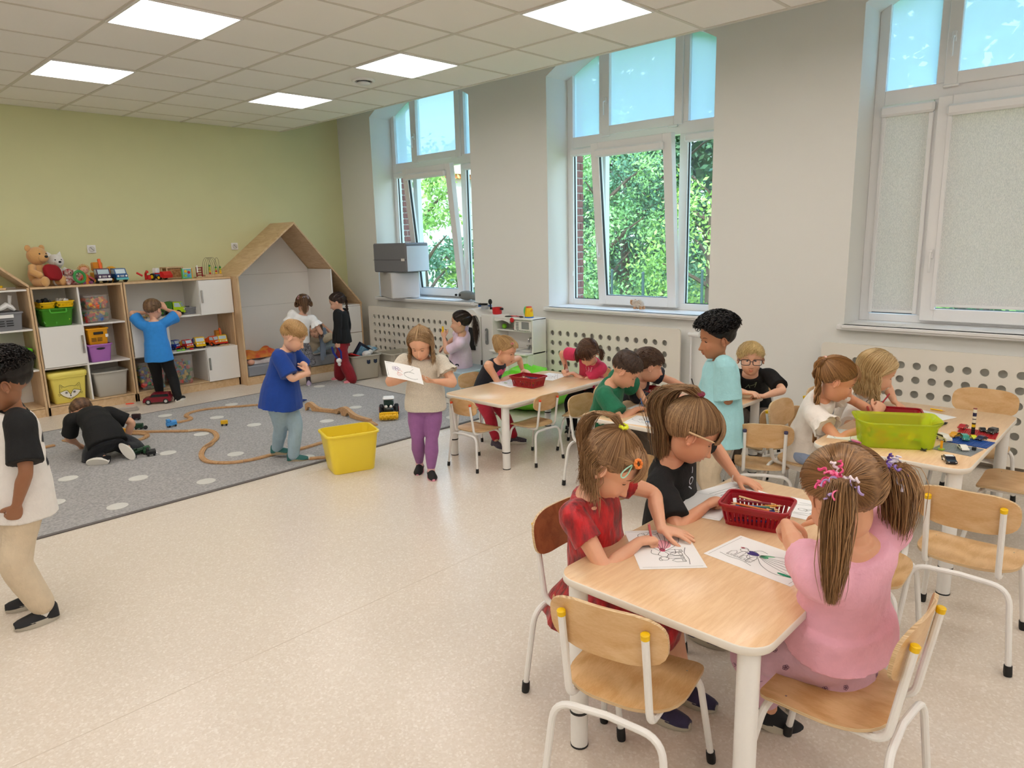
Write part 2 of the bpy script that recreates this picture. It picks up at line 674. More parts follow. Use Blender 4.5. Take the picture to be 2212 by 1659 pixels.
for i in range(nx):
 xc = XE - (i + .5) * TI
 for j in range(-1, ny):
  yc = gy0 - (j + .5) * TI
  if xc < X0 - .2 or yc < Y0:
   continue
  if (i, j) in LEDS:
   led_n += 1
   t_ = setting('trim_%d' % led_n, (xc, yc, CZ - .004))
   t_.name = 'ceiling_light'
   t_['kind'] = 'thing'
   vis = {(1, 2): 'square ceiling light panel above the girl walking with the paper', (1, 5): 'square ceiling light panel nearest the windows at the top of the photo'}
   tag(t_, {(1, 2): 'square light panel in ceiling, farthest one near the windows', (1, 5): 'square light panel in ceiling, middle one near the round vent',
      (1, 8): 'square light panel in ceiling, nearest one by the middle window', (4, 2): 'square light panel in ceiling, farther one on the green wall side',
      (4, 5): 'square light panel in ceiling, nearer and larger one at top left'}.get((i, j), 'square light panel in ceiling, outside the picture'), 'light', 'ceiling light panels')
   obj('diffuser', None, None, t_, me=led_me)
   obj('frame', None, None, t_, me=ledf_me)
  elif j == -1:
   d_ = YB - gy0 - .014
   obj('ceiling_tile', MB().box((0, 0, .006), (.588, d_, .012)), tile_m, ceil, smooth=False, loc=(xc, gy0 + .01 + d_ / 2, CZ + .004))
  else:
   obj('ceiling_tile', None, None, ceil, me=tiles_me, loc=(xc, yc, CZ + .004))
# round air vent
p = az(785, 174, CZ)
v_ = thing('ceiling_vent', 'round white air vent in ceiling tile beside light panel', 'vent', (p[0], p[1], CZ))
obj('ring', MB().lathe([(.08, .004), (.1, .004), (.1, -.006), (.088, -.014), (.075, -.01), (.072, .004)]), pvc, v_)
obj('disc', MB().lathe([(.03, .0), (.055, -.016), (.058, -.024), (.05, -.03), (.0001, -.032)]), pvc, v_)
obj('throat', MB().cyl((0, 0, .003), .078, .002), blk, v_)

# ------------------------------------------------------------------ windows
frost = thru('frosted_film', '#d6e8f4', .66, '#dcedfb')
blind_m = thru('blind_fabric', '#f3e6dd', 1., weave=1)

def bar(mb, y0, y1, z0, z1, x0=XF, x1=XF + .07, b=.004):
 mb.box(((x0 + x1) / 2, (y0 + y1) / 2, (z0 + z1) / 2), (x1 - x0, abs(y1 - y0), abs(z1 - z0)), b)

def rect_frame(mb, y0, y1, z0, z1, w_, x0, x1):
 bar(mb, y0, y0 - w_, z0, z1, x0, x1)
 bar(mb, y1 + w_, y1, z0, z1, x0, x1)
 bar(mb, y0 - w_, y1 + w_, z0, z0 + w_, x0, x1)
 bar(mb, y0 - w_, y1 + w_, z1 - w_, z1, x0, x1)

def window(n, a, c, blinds, tilt):
 s = setting('window_%d' % n, (0, 0, 0))
 mb = MB()
 f1, f2, f3, f4 = a - .435, a - 1.33, a, c        # left mullion centre, right mullion centre
 bar(mb, a, a - .07, ZSILL, 3.36)
 bar(mb, c + .07, c, ZSILL, 3.36)
 bar(mb, a - .07, c + .07, ZSILL, ZSILL + .06)
 bar(mb, a - .07, c + .07, 2.47, 2.575)
 bar(mb, f1 + .04, f1 - .04, ZSILL + .06, 2.47)
 bar(mb, f2 + .04, f2 - .04, ZSILL + .06, 2.47)
 bar(mb, f1 + .04, f1 - .04, 2.575, 3.4)
 bar(mb, f2 + .04, f2 - .04, 2.575, 3.4)
 # slanted head pieces following the arch
 for (ya, za, yb, zb) in ((a - .06, 3.2, a - .3, 3.34), (a - .3, 3.34, a - .9, 3.39), (a - .9, 3.39, c + .3, 3.34), (c + .3, 3.34, c + .06, 3.2)):
  mb.tube([(XF + .035, ya, za), (XF + .035, yb, zb)], .035, 4)
 obj('frame', mb, pvc, s, smooth=False)
 # glazing
 zt = 2.377
 for y0, y1 in ((a - .07, f1 + .04), (f2 - .04, c + .07)):
  p_ = obj('pane', MB().box((XF + .035, (y0 + y1) / 2, (ZSILL + .06 + 2.47) / 2), (.006, y0 - y1, 2.47 - ZSILL - .06)), glass_m, s, smooth=False)
  g = MB()
  for yy in (y0 - .003, y1 + .003):
   g.box((XF + .03, yy, 1.72), (.014, .006, 1.5))
  g.box((XF + .03, (y0 + y1) / 2, ZSILL + .063), (.014, y0 - y1, .006))
  obj('gasket', g, blk, p_, smooth=False)
  bx_ = MB()
  bx_.box((XF - .02, (y0 + y1) / 2, zt + .05), (.05, y0 - y1 + .03, .075), .015)
  cs = obj('blind_cassette', bx_, pvc, s)
  if blinds:
   fb = MB()
   n_ = 8
   fb.box((XF - .012, (y0 + y1) / 2, (zt + .02 + .985) / 2), (.0012, y0 - y1 - .04, zt + .02 - .985))
   obj('blind_fabric', fb, blind_m, s, smooth=False, label='lowered pale grey roller blind')
   br_ = MB()
   br_.box((XF - .012, (y0 + y1) / 2, .985), (.008, y0 - y1 - .03, .02), .003)
   for yy in (y0 - .008, y1 + .008):
    br_.box((XF - .008, yy, 1.68), (.02, .03, 1.42), .004)
   obj('blind_rail', br_, pvc, cs)
  ch = MB()
  ch.tube([(XF - .03, y0 - .01, zt), (XF - .03, y0 - .01, 1.25)], .0025, 5)
  ch.tube([(XF - .03, y0 - .01, 1.25), (XF - .03, y0 - .01, 1.2)], .008, 8)
  obj('blind_cord', ch, pvc, cs)
 for y0, y1, z1 in ((a - .07, f1 + .04, 3.36), (f2 - .04, c + .07, 3.36)):
  obj('frosted_pane', MB().box((XF + .035, (y0 + y1) / 2, (2.575 + z1) / 2), (.006, y0 - y1, z1 - 2.575)), frost, s, smooth=False)
 # upper middle sash (closed)
 u = MB()
 rect_frame(u, f1 - .012, f2 + .012, 2.552, 3.39, .082, XF - .02, XF + .05)
 us = obj('upper_sash', u, pvc, s, smooth=False)
 obj('frosted_pane', MB().box((XF + .02, (f1 + f2) / 2, 2.98), (.006, f1 - f2 - .15, .72)), frost, us, smooth=False)
 h = MB()
 h.box((XF - .026, f1 - .055, 2.86), (.014, .028, .07), .004)
 h.tube(fillet([(XF - .03, f1 - .055, 2.86), (XF - .065, f1 - .055, 2.85), (XF - .06, f1 - .055, 2.73)], .02), .008, 8)
 obj('handle', h, pvc, us)
 hg = MB()
 for yy in (f1 - .06, f2 + .1):
  hg.box((XF - .022, yy, 2.546), (.018, .1, .018), .004)
 obj('hinge', hg, pvc, us)
 # lower middle sash, tilted inwards at the top when open
 h_ = 2.48 - .93
 l = MB()
 w2 = .09
 y0, y1 = 0, -(f1 - f2) + .012
 rect_frame(l, y0, y1, 0, h_, w2, -.045, .025)
 sash = obj('tilted_sash' if tilt else 'lower_sash', l, pvc, s, smooth=False, loc=(XF + .0, f1 + .005, .93), rot=(0, -R(tilt), 0))
 obj('pane', MB().box((-.005, (y0 + y1) / 2, h_ / 2), (.006, y0 - y1 - .17, h_ - .17)), glass_m, sash, smooth=False)
 g = MB()
 for yy in (y0 - w2, y1 + w2):
  g.box((-.02, yy, h_ / 2), (.03, .005, h_ - .17))
 g.box((-.02, (y0 + y1) / 2, w2), (.03, y0 - y1 - .17, .005))
 obj('gasket', g, blk, sash, smooth=False)
 cs = obj('blind_cassette', MB().box((-.065, (y0 + y1) / 2, h_ - .1), (.055, y0 - y1 - .13, .075), .016), pvc, sash)
 if blinds:
  obj('blind_fabric', MB().box((-.052, (y0 + y1) / 2, (h_ - .1 + .115) / 2), (.0012, y0 - y1 - .17, h_ - .1 - .115)), blind_m, sash, smooth=False, label='lowered pale grey roller blind')
  rr_ = MB()
  rr_.box((-.052, (y0 + y1) / 2, .115), (.008, y0 - y1 - .17, .02), .003)
  for yy in (y0 - w2 + .006, y1 + w2 - .006):
   rr_.box((-.05, yy, h_ / 2), (.02, .03, h_ - .16), .004)
  obj('blind_rail', rr_, pvc, sash)
 h = MB()
 h.box((-.05, y0 - .045, .48), (.014, .028, .07), .004)
 ang_ = 1 if tilt else -1
 h.tube(fillet([(-.05, y0 - .045, .48), (-.09, y0 - .045, .485), (-.085, y0 - .045, .48 + .13 * (1 if tilt else -1))], .02), .008, 8)
 h.cyl((-.06, y0 - .045, .5), .01, .02, 10, axis='x')
 obj('handle', h, pvc, sash)
 # sill board
 o = MB()
 o.box((XW + .13, (a + c) / 2, ZSILL - .012), (.42 - .02, a - c - .004, .024), .004)
 o.box((XW - .03, (a + c) / 2, ZSILL - .02), (.06, a - c + .07, .04), .006)
 obj('sill', o, pvc, s)
 return s

window(1, *WIN[0], False, 5.5)
window(2, *WIN[1], False, 5.3)
window(3, *WIN[2], True, 0)
window(4, *WIN[3], True, 0)

# ------------------------------------------------------------------ radiator covers with drilled holes
def perforated(name, y_left, width, z0, z1, xp=5.42, cols=15, rows=7, first=.135, step=.1, ztop=.655, label=''):
 th = .016
 t_ = thing(name, label, 'radiator cover', (xp, y_left - width, z0))
 mb = MB()
 cx = [width - first - i * step for i in range(cols)]
 cz = [ztop - z0 - j * step for j in range(rows) if ztop - j * step - .05 > z0 + .02]
 H_ = z1 - z0
 n = 16
 for X in (0, th):
  # hole cells
  vs, fs = [], []
  for y in cx:
   for z in cz:
    k0 = len(vs)
    for k in range(n):
     a = 2 * PI * k / n + PI / n
     vs.append((X, y + .027 * math.cos(a), z + .027 * math.sin(a)))
    for k in range(n):
     a = 2 * PI * k / n + PI / n
     q = step / 2 / max(abs(math.cos(a)), abs(math.sin(a)))
     vs.append((X, y + q * math.cos(a), z + q * math.sin(a)))
    cor = {}
    for k in range(n):
     j = (k + 1) % n
     fs.append((k0 + k, k0 + n + k, k0 + n + j, k0 + j))
    for (sy, sz, k) in ((1, 1, 1), (-1, 1, 5), (-1, -1, 9), (1, -1, 13)):
     vs.append((X, y + sy * step / 2, z + sz * step / 2))
     fs.append((k0 + n + k, len(vs) - 1, k0 + n + (k + 1) % n))
  mb.add(vs, [f if X == th else f[::-1] for f in fs])
  yl, yr = cx[-1] - step / 2, cx[0] + step / 2
  zb, zt = cz[-1] - step / 2, cz[0] + step / 2
  r = .03
  cols_ = [(0, yl, r, H_ - r), (yr, width, r, H_ - r), (yl, yr, zt, H_ - r), (yl, yr, r, zb)]
  for a, b_, c, d in cols_:
   mb.add([(X, a, c), (X, b_, c), (X, b_, d), (X, a, d)], [(0, 1, 2, 3)])
  top = [(r - r * math.cos(PI / 2 * k / 5), H_ - r + r * math.sin(PI / 2 * k / 5)) for k in range(6)]
  top += [(width - r + r * math.sin(PI / 2 * k / 5), H_ - r + r * math.cos(PI / 2 * k / 5)) for k in range(6)]
  mb.add([(X, a, b_) for a, b_ in top], [tuple(range(12))])
  mb.add([(X, a, H_ - b_) for a, b_ in top], [tuple(range(12))])
 for y in cx:
  for z in cz:
   vs = []
   for k in range(n):
    a = 2 * PI * k / n + PI / n
    vs += [(0, y + .027 * math.cos(a), z + .027 * math.sin(a)), (th, y + .027 * math.cos(a), z + .027 * math.sin(a))]
   mb.add(vs, [(2 * k, 2 * ((k + 1) % n), 2 * ((k + 1) % n) + 1, 2 * k + 1) for k in range(n)])
 r = .03
 out = [(width * (s > 0) + (-s) * r * (1 - math.cos(t)) if False else 0, 0) for s, t in ()]
 per = []
 for (sx, sz, a0) in ((width - r, H_ - r, 0), (r, H_ - r, PI / 2), (r, r, PI), (width - r, r, 1.5 * PI)):
  for k in range(6):
   a = a0 + PI / 2 * k / 5
   per.append((sx + r * math.cos(a), sz + r * math.sin(a)))
 vs = []
 for a, b_ in per:
  vs += [(0, a, b_), (th, a, b_)]
 m_ = len(per)
 mb.add(vs, [(2 * k, 2 * ((k + 1) % m_), 2 * ((k + 1) % m_) + 1, 2 * k + 1) for k in range(m_)])
 obj('drilled_panel', mb, cream_m, t_, smooth=False)
 rd = MB()
 rd.box((.072, width / 2, H_ * .5 - .02), (.05, width - .12, H_ - .1), .01)
 obj('radiator', rd, mat('radiator_grey', '#d8d7cf', .5), t_)
 sp = MB()
 for yy in (.1, width - .1):
  sp.box((.067, yy, .04), (.1, .03, .03))
  sp.box((.067, yy, H_ - .05), (.1, .03, .03))
 obj('bracket', sp, whit, t_)
 return t_

perforated('radiator_cover', 7.765, 1.69, .05, .79, first=.12, label='cream drilled radiator cover under the far window behind storage bins')
rc2 = perforated('radiator_cover', 4.85, 1.69, .05, .79, label='cream drilled radiator cover under the middle window with the plush sheep')
perforated('radiator_cover', 1.96, 1.69, .05, .775, first=.15, label='cream drilled radiator cover under the window with lowered blinds')
q = MB()
q.cyl((5.47, 3.08, .745), .018, .05, 12, axis='y')
q.cyl((5.47, 3.03, .745), .025, .055, 14, axis='y', b=.004)
q.tube([(5.5, 3.1, .74), (5.5, 3.1, .02)], .008, 8)
q.tube([(5.5, 3.13, .2), (5.5, 3.13, .02)], .008, 8)
o = obj('radiator_valve', q, pvc)
tag(o, 'white thermostat valve and pipe beside middle radiator cover', 'valve')

# ------------------------------------------------------------------ outside
grass_m = mat('lawn', '#8fae52', .9, var=.3, vscale=3, bump=.5, bscale=30, col2='#6d9440')
gv, gf = [], []
NX, NY = 24, 36
for i in range(NX + 1):
 for j in range(NY + 1):
  x = 6.3 + i * 1.2
  y = -14 + j * 1.6
  z = -.9 + .085 * max(0, x - 9) + .25 * math.sin(x * .5 + y * .3) * min(1, (x - 6.3) / 4)
  gv.append((x, y, z))
for i in range(NX):
 for j in range(NY):
  a = i * (NY + 1) + j
  gf.append((a, a + NY + 1, a + NY + 2, a + 1))
obj('ground_outside', MB().add(gv, gf), grass_m, kind='structure')

def gz(x, y):
 return -.9 + .085 * max(0, x - 9) + .25 * math.sin(x * .5 + y * .3) * min(1, max(0, x - 6.3) / 4)

def leaf_mat(name, c1, c2):
 m = mat(name, c1, .6, var=.5, vscale=1.6, col2=c2)
 return m

LEAF = [leaf_mat('leaves_mid', '#9cc77a', '#64985a'), leaf_mat('leaves_dark', '#587f50', '#30523a'), leaf_mat('leaves_yellow', '#a5c964', '#6f9f48'), leaf_mat('leaves_blue', '#6d9f74', '#3f6f50')]
bark = mat('bark', '#5b4a3a', .9, bump=.6, bscale=40)

def tree(x, y, h, rad, mi, label, n=2600, leaf=.11, low=.15, group='trees outside'):
 z = gz(x, y)
 t_ = thing('tree', label, 'tree', (x, y, z), group=group)
 tr = MB()
 tr.tube([(0, 0, -.2), (.05, .03, h * .35), (-.04, .02, h * .7), (0, 0, h * .9)], [.14, .1, .06, .02], 8)
 for k in range(7):
  a = k * 2.4
  z0 = h * (.25 + .08 * k)
  tr.tube([(0, 0, z0), (rad * .4 * math.cos(a), rad * .4 * math.sin(a), z0 + h * .1), (rad * .75 * math.cos(a), rad * .75 * math.sin(a), z0 + h * .16)], [.05, .03, .01], 5)
 obj('trunk', tr, bark, t_)
 # clumped leaves
 nc = 46
 cz_ = RNG.uniform(low, 1, nc)
 prof = np.sqrt(np.clip(1 - ((cz_ - .45) / .58) ** 2, .05, 1))
 an = RNG.uniform(0, 2 * PI, nc)
 rr = rad * prof * RNG.uniform(.35, 1, nc) ** .5
 cc = np.stack([rr * np.cos(an), rr * np.sin(an), cz_ * h], 1)
 pick = RNG.integers(0, nc, n)
 P = cc[pick] + RNG.normal(0, rad * .15, (n, 3))
 a = RNG.normal(0, 1, (n, 3)); a /= np.linalg.norm(a, axis=1)[:, None]
 b2 = np.cross(a, RNG.normal(0, 1, (n, 3))); b2 /= np.linalg.norm(b2, axis=1)[:, None]
 L = leaf * RNG.uniform(.6, 1.2, (n, 1))
 V = np.stack([P - a * L, P + b2 * L * .45, P + a * L, P - b2 * L * .45], 1).reshape(-1, 3)
 F = [(4 * k, 4 * k + 1, 4 * k + 2, 4 * k + 3) for k in range(n)]
 obj('foliage', MB().add(V, F), LEAF[mi], t_, smooth=False, kind='stuff')
 return t_

# seen through window 2 (directions between about 30 and 60 degrees) and window 1
tree(12.2, 8.9, 4.3, 1.2, 0, 'feathery light green tree in the centre of the middle window', 9000, .05, .05)
tree(17, 10.6, 8.4, 2.9, 1, 'dark tree behind the light green tree in the middle window', 9000, .09)
tree(18, 14.2, 8.6, 2.8, 3, 'blue green tree at left of the middle window', 8000, .08)
tree(11.6, 10.6, 3.0, 1.2, 2, 'yellow green bush at left of the middle window', 2600, .07, .02)
tree(15.6, 8.0, 8.2, 2.3, 1, 'dark leafy tree at right of the middle window', 9000, .08)
tree(12.4, 6.6, 3.0, 1.3, 2, 'bright green bush low at right of the middle window', 5000, .055, .02)
tree(14.2, 9.8, 3.9, 1.8, 3, 'blue green hazel bush low in the centre of the middle window', 7000, .055, .02)
tree(9.75, 11.9, 4.15, 1.0, 2, 'bright yellow green tree seen through the far window', 5200, .07, .02)
tree(11.1, 12.2, 2.3, .9, 3, 'pale bush under the bright tree in the far window', 2600, .07, .02)
tree(9.6, 7.1, .75, .45, 2, 'small yellowish shrub on the lawn in the middle window', 700, .04, .0, 'shrubs on the lawn')
tree(12.5, 2.2, 2.2, 1.3, 1, 'dark bush behind the lowered blinds', 1500, .1, .02)
tree(12.8, -0.2, 2.3, 1.5, 1, 'dark bush behind the lowered blinds at the frame edge', 1500, .1, .02)
hd = MB()
n = 9000
P = np.stack([RNG.uniform(19, 22, n), RNG.uniform(-6, 26, n), RNG.uniform(0, 1, n) ** .8 * 7.8], 1)
P[:, 2] += .2
a = RNG.normal(0, 1, (n, 3)); a /= np.linalg.norm(a, axis=1)[:, None]
b2 = np.cross(a, RNG.normal(0, 1, (n, 3))); b2 /= np.linalg.norm(b2, axis=1)[:, None]
V = np.stack([P - a * .32, P + b2 * .2, P + a * .32, P - b2 * .2], 1).reshape(-1, 3)
keep = ~((P[:, 1] > 17.5) & (P[:, 1] < 26))
V = V.reshape(n, 4, 3)[keep].reshape(-1, 3)
hd.add(V, [(4 * k, 4 * k + 1, 4 * k + 2, 4 * k + 3) for k in range(len(V) // 4)])
o = obj('woodland', hd, LEAF[1], smooth=False)
tag(o, 'dense dark wood filling the background beyond the lawn', 'woodland', kind='stuff')
# far building seen through window 1
bt = thing('building', 'pale building with orange eaves behind tree in the far window', 'building', (17.4, 21.6, -1.5))
obj('wall', MB().box((0, 0, 2.6), (5.5, 8, 5.2)), mat('far_render', '#efe6e2', .9), bt, smooth=False)
obj('roof', MB().prism([(-3.1, 5.2), (3.1, 5.2), (0, 7.4)], -4.2, 4.2, 'y'), mat('far_roof', '#f0d5cc', .8), bt, smooth=False)
obj('eaves', MB().box((0, 0, 5.15), (6.1, 8.3, .16)), mat('far_eaves', '#d98a5a', .7), bt, smooth=False)
for k, yy in enumerate((-3, -1.2, .8, 2.6)):
 wv = MB()
 wv.box((-2.77, yy, 3.6), (.06, .9, 1.3))
 f_ = obj('window', wv, pvc, bt, smooth=False)
 obj('pane', MB().box((-2.81, yy, 3.6), (.02, .7, 1.1)), mat('far_glass', '#9fb3c0', .2), f_, smooth=False)
for k, (u, v) in enumerate(((1389, 610), (1322, 600), (1518, 560))):
 p = ax(u, v, 10.8 + .2 * k)
 g = MB()
 zg = gz(p[0], p[1])
 g.cyl((0, 0, .7), .025, 1.5, 8)
 g.ball((0, 0, 1.46), .03, 8)
 o = obj('fence_post', g, mat('post_green', '#2f4a48', .5), loc=(p[0], p[1], zg))
 tag(o, ['dark green fence post in the centre of the middle window', 'dark green fence post at left of the middle window sash', 'dark green fence post at right of the middle window'][k], 'post', 'fence posts on the lawn')
# brick reveals outside the windows
brick_m = mat('brick_red', '#9c5f58', .85, var=.35, vscale=20, bump=.4, bscale=80, col2='#7d4744')
brk = mesh_of(MB().box((0, 0, 0), (.115, .11, .065), .006), brick_m, 'brick', smooth=False)
brk2 = mesh_of(MB().box((0, 0, 0), (.055, .11, .065), .006), brick_m, 'brick', smooth=False)
for n_, (a, c) in enumerate(WIN[:2]):
 rv = setting('trim_%d' % (n_ + 1))
 for sd, yy in ((1, a), (-1, c)):
  obj('mortar', MB().box((6.05, yy + sd * .13, 2.1), (.09, .27, 2.6)), mat('mortar', '#b9aaa2', .9), rv, smooth=False)
  for k in range(32):
   z = .95 + k * .0755
   xs = [(6.048, brk)] if k % 2 else [(6.018, brk2), (6.079, brk2)]
   for x, me in xs:
    obj('brick', None, None, rv, me=me, loc=(x, yy + sd * (.043 + RNG.uniform(-.003, .003)), z))

# ------------------------------------------------------------------ people
def skin(name, col, col2=None):
 if name in MATS:
  return MATS[name]
 m = bpy.data.materials.new(name)
 m.use_nodes = True
 t = m.node_tree
 b = t.nodes['Principled BSDF']
 b.inputs['Roughness'].default_value = .5
 b.inputs['Subsurface Weight'].default_value = .12
 b.inputs['Subsurface Radius'].default_value = (1, .35, .2)
 b.inputs['Subsurface Scale'].default_value = .006
 at = t.nodes.new('ShaderNodeAttribute')
 at.attribute_name = 'rnd'
 rp = t.nodes.new('ShaderNodeValToRGB')
 c = lin(col)
 rp.color_ramp.elements[0].color = c + (1,)
 rp.color_ramp.elements[1].color = (min(1, c[0] * .82), c[1] * .42, c[2] * .42, 1)
 t.links.new(at.outputs['Fac'], rp.inputs[0])
 n = t.nodes.new('ShaderNodeTexNoise')
 n.inputs['Scale'].default_value = 14
 co = t.nodes.new('ShaderNodeTexCoord')
 t.links.new(co.outputs['Object'], n.inputs['Vector'])
 mx = t.nodes.new('ShaderNodeMix')
 mx.data_type = 'RGBA'
 mx.blend_type = 'MULTIPLY'
 mx.inputs[0].default_value = .6
 r2 = t.nodes.new('ShaderNodeValToRGB')
 r2.color_ramp.elements[0].position = .35
 r2.color_ramp.elements[0].color = (.95, .86, .84, 1)
 r2.color_ramp.elements[1].position = .6
 r2.color_ramp.elements[1].color = (1, 1, 1, 1)
 t.links.new(n.outputs[0], r2.inputs[0])
 t.links.new(rp.outputs[0], mx.inputs[6])
 t.links.new(r2.outputs[0], mx.inputs[7])
 t.links.new(mx.outputs[2], b.inputs['Base Color'])
 MATS[name] = m
 return m

def hairmat(name, c1, c2, rough=.42):
 if name in MATS:
  return MATS[name]
 m = bpy.data.materials.new(name)
 m.use_nodes = True
 t = m.node_tree
 b = t.nodes['Principled BSDF']
 b.inputs['Roughness'].default_value = rough
 b.inputs['Specular IOR Level'].default_value = .35
 at = t.nodes.new('ShaderNodeAttribute')
 at.attribute_name = 'rnd'
 rp = t.nodes.new('ShaderNodeValToRGB')
 rp.color_ramp.elements[0].color = lin(c1) + (1,)
 rp.color_ramp.elements[1].color = lin(c2) + (1,)
 t.links.new(at.outputs['Fac'], rp.inputs[0])
 t.links.new(rp.outputs[0], b.inputs['Base Color'])
 MATS[name] = m
 return m

def nrm(v):
 v = np.asarray(v, float)
 return v / (np.linalg.norm(v) + 1e-12)

def rodr(v, k, a):
 k = nrm(k)
 return v * math.cos(a) + np.cross(k, v) * math.sin(a) + k * (k @ v) * (1 - math.cos(a))

EYE_AZ, EYE_EL = R(21.5), R(-3)
_B = [  # az, el, amplitude, width az, width el (degrees)
 (0, -23, .0175, 5.5, 6.0), (0, -12, .0060, 5, 8), (6.5, -26, .0055, 4, 4), (-6.5, -26, .0055, 4, 4),
 (21, -2, -.0075, 9, 6), (-21, -2, -.0075, 9, 6), (18, 10, .0022, 13, 4), (-18, 10, .0022, 13, 4),
 (30, -26, .0060, 13, 11), (-30, -26, .0060, 13, 11), (0, -38, .0045, 12, 7), (0, -38.5, -.0036, 10, 1.4),
 (3.5, -35.6, .0026, 5, 1.8), (-3.5, -35.6, .0026, 5, 1.8), (0, -42, .0034, 7, 2.2), (0, -49, -.0024, 8, 3), (0, -58, .0055, 10, 8)]

def head_r(az_, el):
 """radius of the head (height 0.193) in a direction; az 0 is straight ahead"""
 d = np.stack([np.sin(az_) * np.cos(el), np.cos(az_) * np.cos(el), np.sin(el)], -1)
 acc = 0
 for c, r in (((0, -.014, .024), (.0715, .087, .0735)), ((0, .016, -.034), (.056, .062, .066))):
  c, r = np.array(c), np.array(r)
  A = np.sum((d / r) ** 2, -1)
  B = -2 * np.sum(d * c / r ** 2, -1)
  C = np.sum((c / r) ** 2) - 1
  acc = acc + ((-B + np.sqrt(np.maximum(B * B - 4 * A * C, 1e-9))) / (2 * A)) ** 18
 t_ = acc ** (1 / 18)
 a, e_ = np.degrees(az_), np.degrees(el)
 a = (a + 180) % 360 - 180
 for A0, E0, am, wa, we in _B:
  t_ = t_ + am * np.exp(-((a - A0) / wa) ** 2 - ((e_ - E0) / we) ** 2)
 return t_

def head_pt(az_, el, off=0.):
 az_, el = np.asarray(az_, float), np.asarray(el, float)
 r = head_r(az_, el) + off
 return np.stack([np.sin(az_) * np.cos(el) * r, np.cos(az_) * np.cos(el) * r, np.sin(el) * r], -1)

def head_mesh(na, ne):
 # denser rows and columns near the face
 u = np.linspace(-1, 1, na, endpoint=False)
 A = PI * (u * .45 + .55 * u ** 3)
 v = np.linspace(-1, 1, ne)
 E = np.interp(v, [-1, -.62, .25, 1], [-PI / 2 * .995, -R(60), R(15), PI / 2 * .995])
 AA, EE = np.meshgrid(A, E)
 P = head_pt(AA, EE).reshape(-1, 3)
 a, e_ = np.degrees(AA).ravel(), np.degrees(EE).ravel()
 lip = np.exp(-((a / 9.5) ** 4 + ((e_ + 39.3) / 4.6) ** 4))
 blush = .16 * np.exp(-((np.abs(a) - 34) / 13) ** 2 - ((e_ + 24) / 11) ** 2) + .1 * np.exp(-(a / 6) ** 2 - ((e_ + 23) / 6) ** 2)
 att = .85 * lip + blush
 F = []
 for i in range(ne - 1):
  for j in range(na):
   k = (j + 1) % na
   F.append((i * na + j, i * na + k, (i + 1) * na + k, (i + 1) * na + j))
 F.append(tuple(range(na))[::-1])
 F.append(tuple((ne - 1) * na + i for i in range(na)))
 return P, F, att

def limb(mb, pts, rad, n=12, flat=1.):
 """tapered closed tube with round ends"""
 P = [np.array(p, float) for p in pts]
 P2 = cr(P, 5) if len(P) > 2 else np.array([P[0] + (P[1] - P[0]) * k / 6 for k in range(7)])
 s0 = np.linspace(0, 1, len(P))
 rr = np.interp(np.linspace(0, 1, len(P2)), s0, rad)
 a, b_ = nrm(P2[0] - P2[1]), nrm(P2[-1] - P2[-2])
 pre = [P2[0] + a * rr[0] * q for q in (.98, .8, .45)]
 post = [P2[-1] + b_ * rr[-1] * q for q in (.45, .8, .98)]
 pr = [rr[0] * q for q in (.2, .6, .89)]
 po = [rr[-1] * q for q in (.89, .6, .2)]
 mb.tube(np.array(pre + list(P2) + post), np.array(pr + list(rr) + po), n, flat=flat)

def remesh(mb, vox, smooth=2, fac=.5):
 me = mesh_of(mb, [], 'tmp', smooth=False)
 o = bpy.data.objects.new('tmp', me)
 COL.objects.link(o)
 m = o.modifiers.new('r', 'REMESH')
 m.mode = 'VOXEL'
 m.voxel_size = vox
 if smooth:
  s = o.modifiers.new('s', 'SMOOTH')
  s.factor = fac
  s.iterations = smooth
 dg = bpy.context.evaluated_depsgraph_get()
 ev = o.evaluated_get(dg).to_mesh()
 n = len(ev.vertices)
 v = np.empty(n * 3)
 ev.vertices.foreach_get('co', v)
 no = np.empty(n * 3)
 ev.vertices.foreach_get('normal', no)
 ls = np.empty(len(ev.loops), int)
 ev.loops.foreach_get('vertex_index', ls)
 lt = np.empty(len(ev.polygons), int)
 ev.polygons.foreach_get('loop_total', lt)
 F, k = [], 0
 ls = ls.tolist()
 for q in lt.tolist():
  F.append(tuple(ls[k:k + q]))
  k += q
 o.evaluated_get(dg).to_mesh_clear()
 bpy.data.objects.remove(o)
 bpy.data.meshes.remove(me)
 return v.reshape(-1, 3), F, no.reshape(-1, 3)

def folds(v, no, amp, freq=30., seed=0, axis=None):
 """soft cloth folds pushed along the normals"""
 r = np.random.default_rng(seed)
 w_ = np.zeros(len(v))
 vv = v + .012 * np.sin(v[:, [1, 2, 0]] * 23 + seed)
 for k in range(5):
  d = r.normal(0, 1, 3)
  if axis is not None:
   d = d - np.array(axis) * (d @ np.array(axis)) * .75
  d = nrm(d) * freq * (.6 + .35 * k)
  w_ += np.sin(vv @ d + r.uniform(0, 6)) / (1 + .45 * k)
 w_ = np.sign(w_) * np.abs(w_ / 2) ** 1.3
 return v + no * (amp * w_)[:, None]

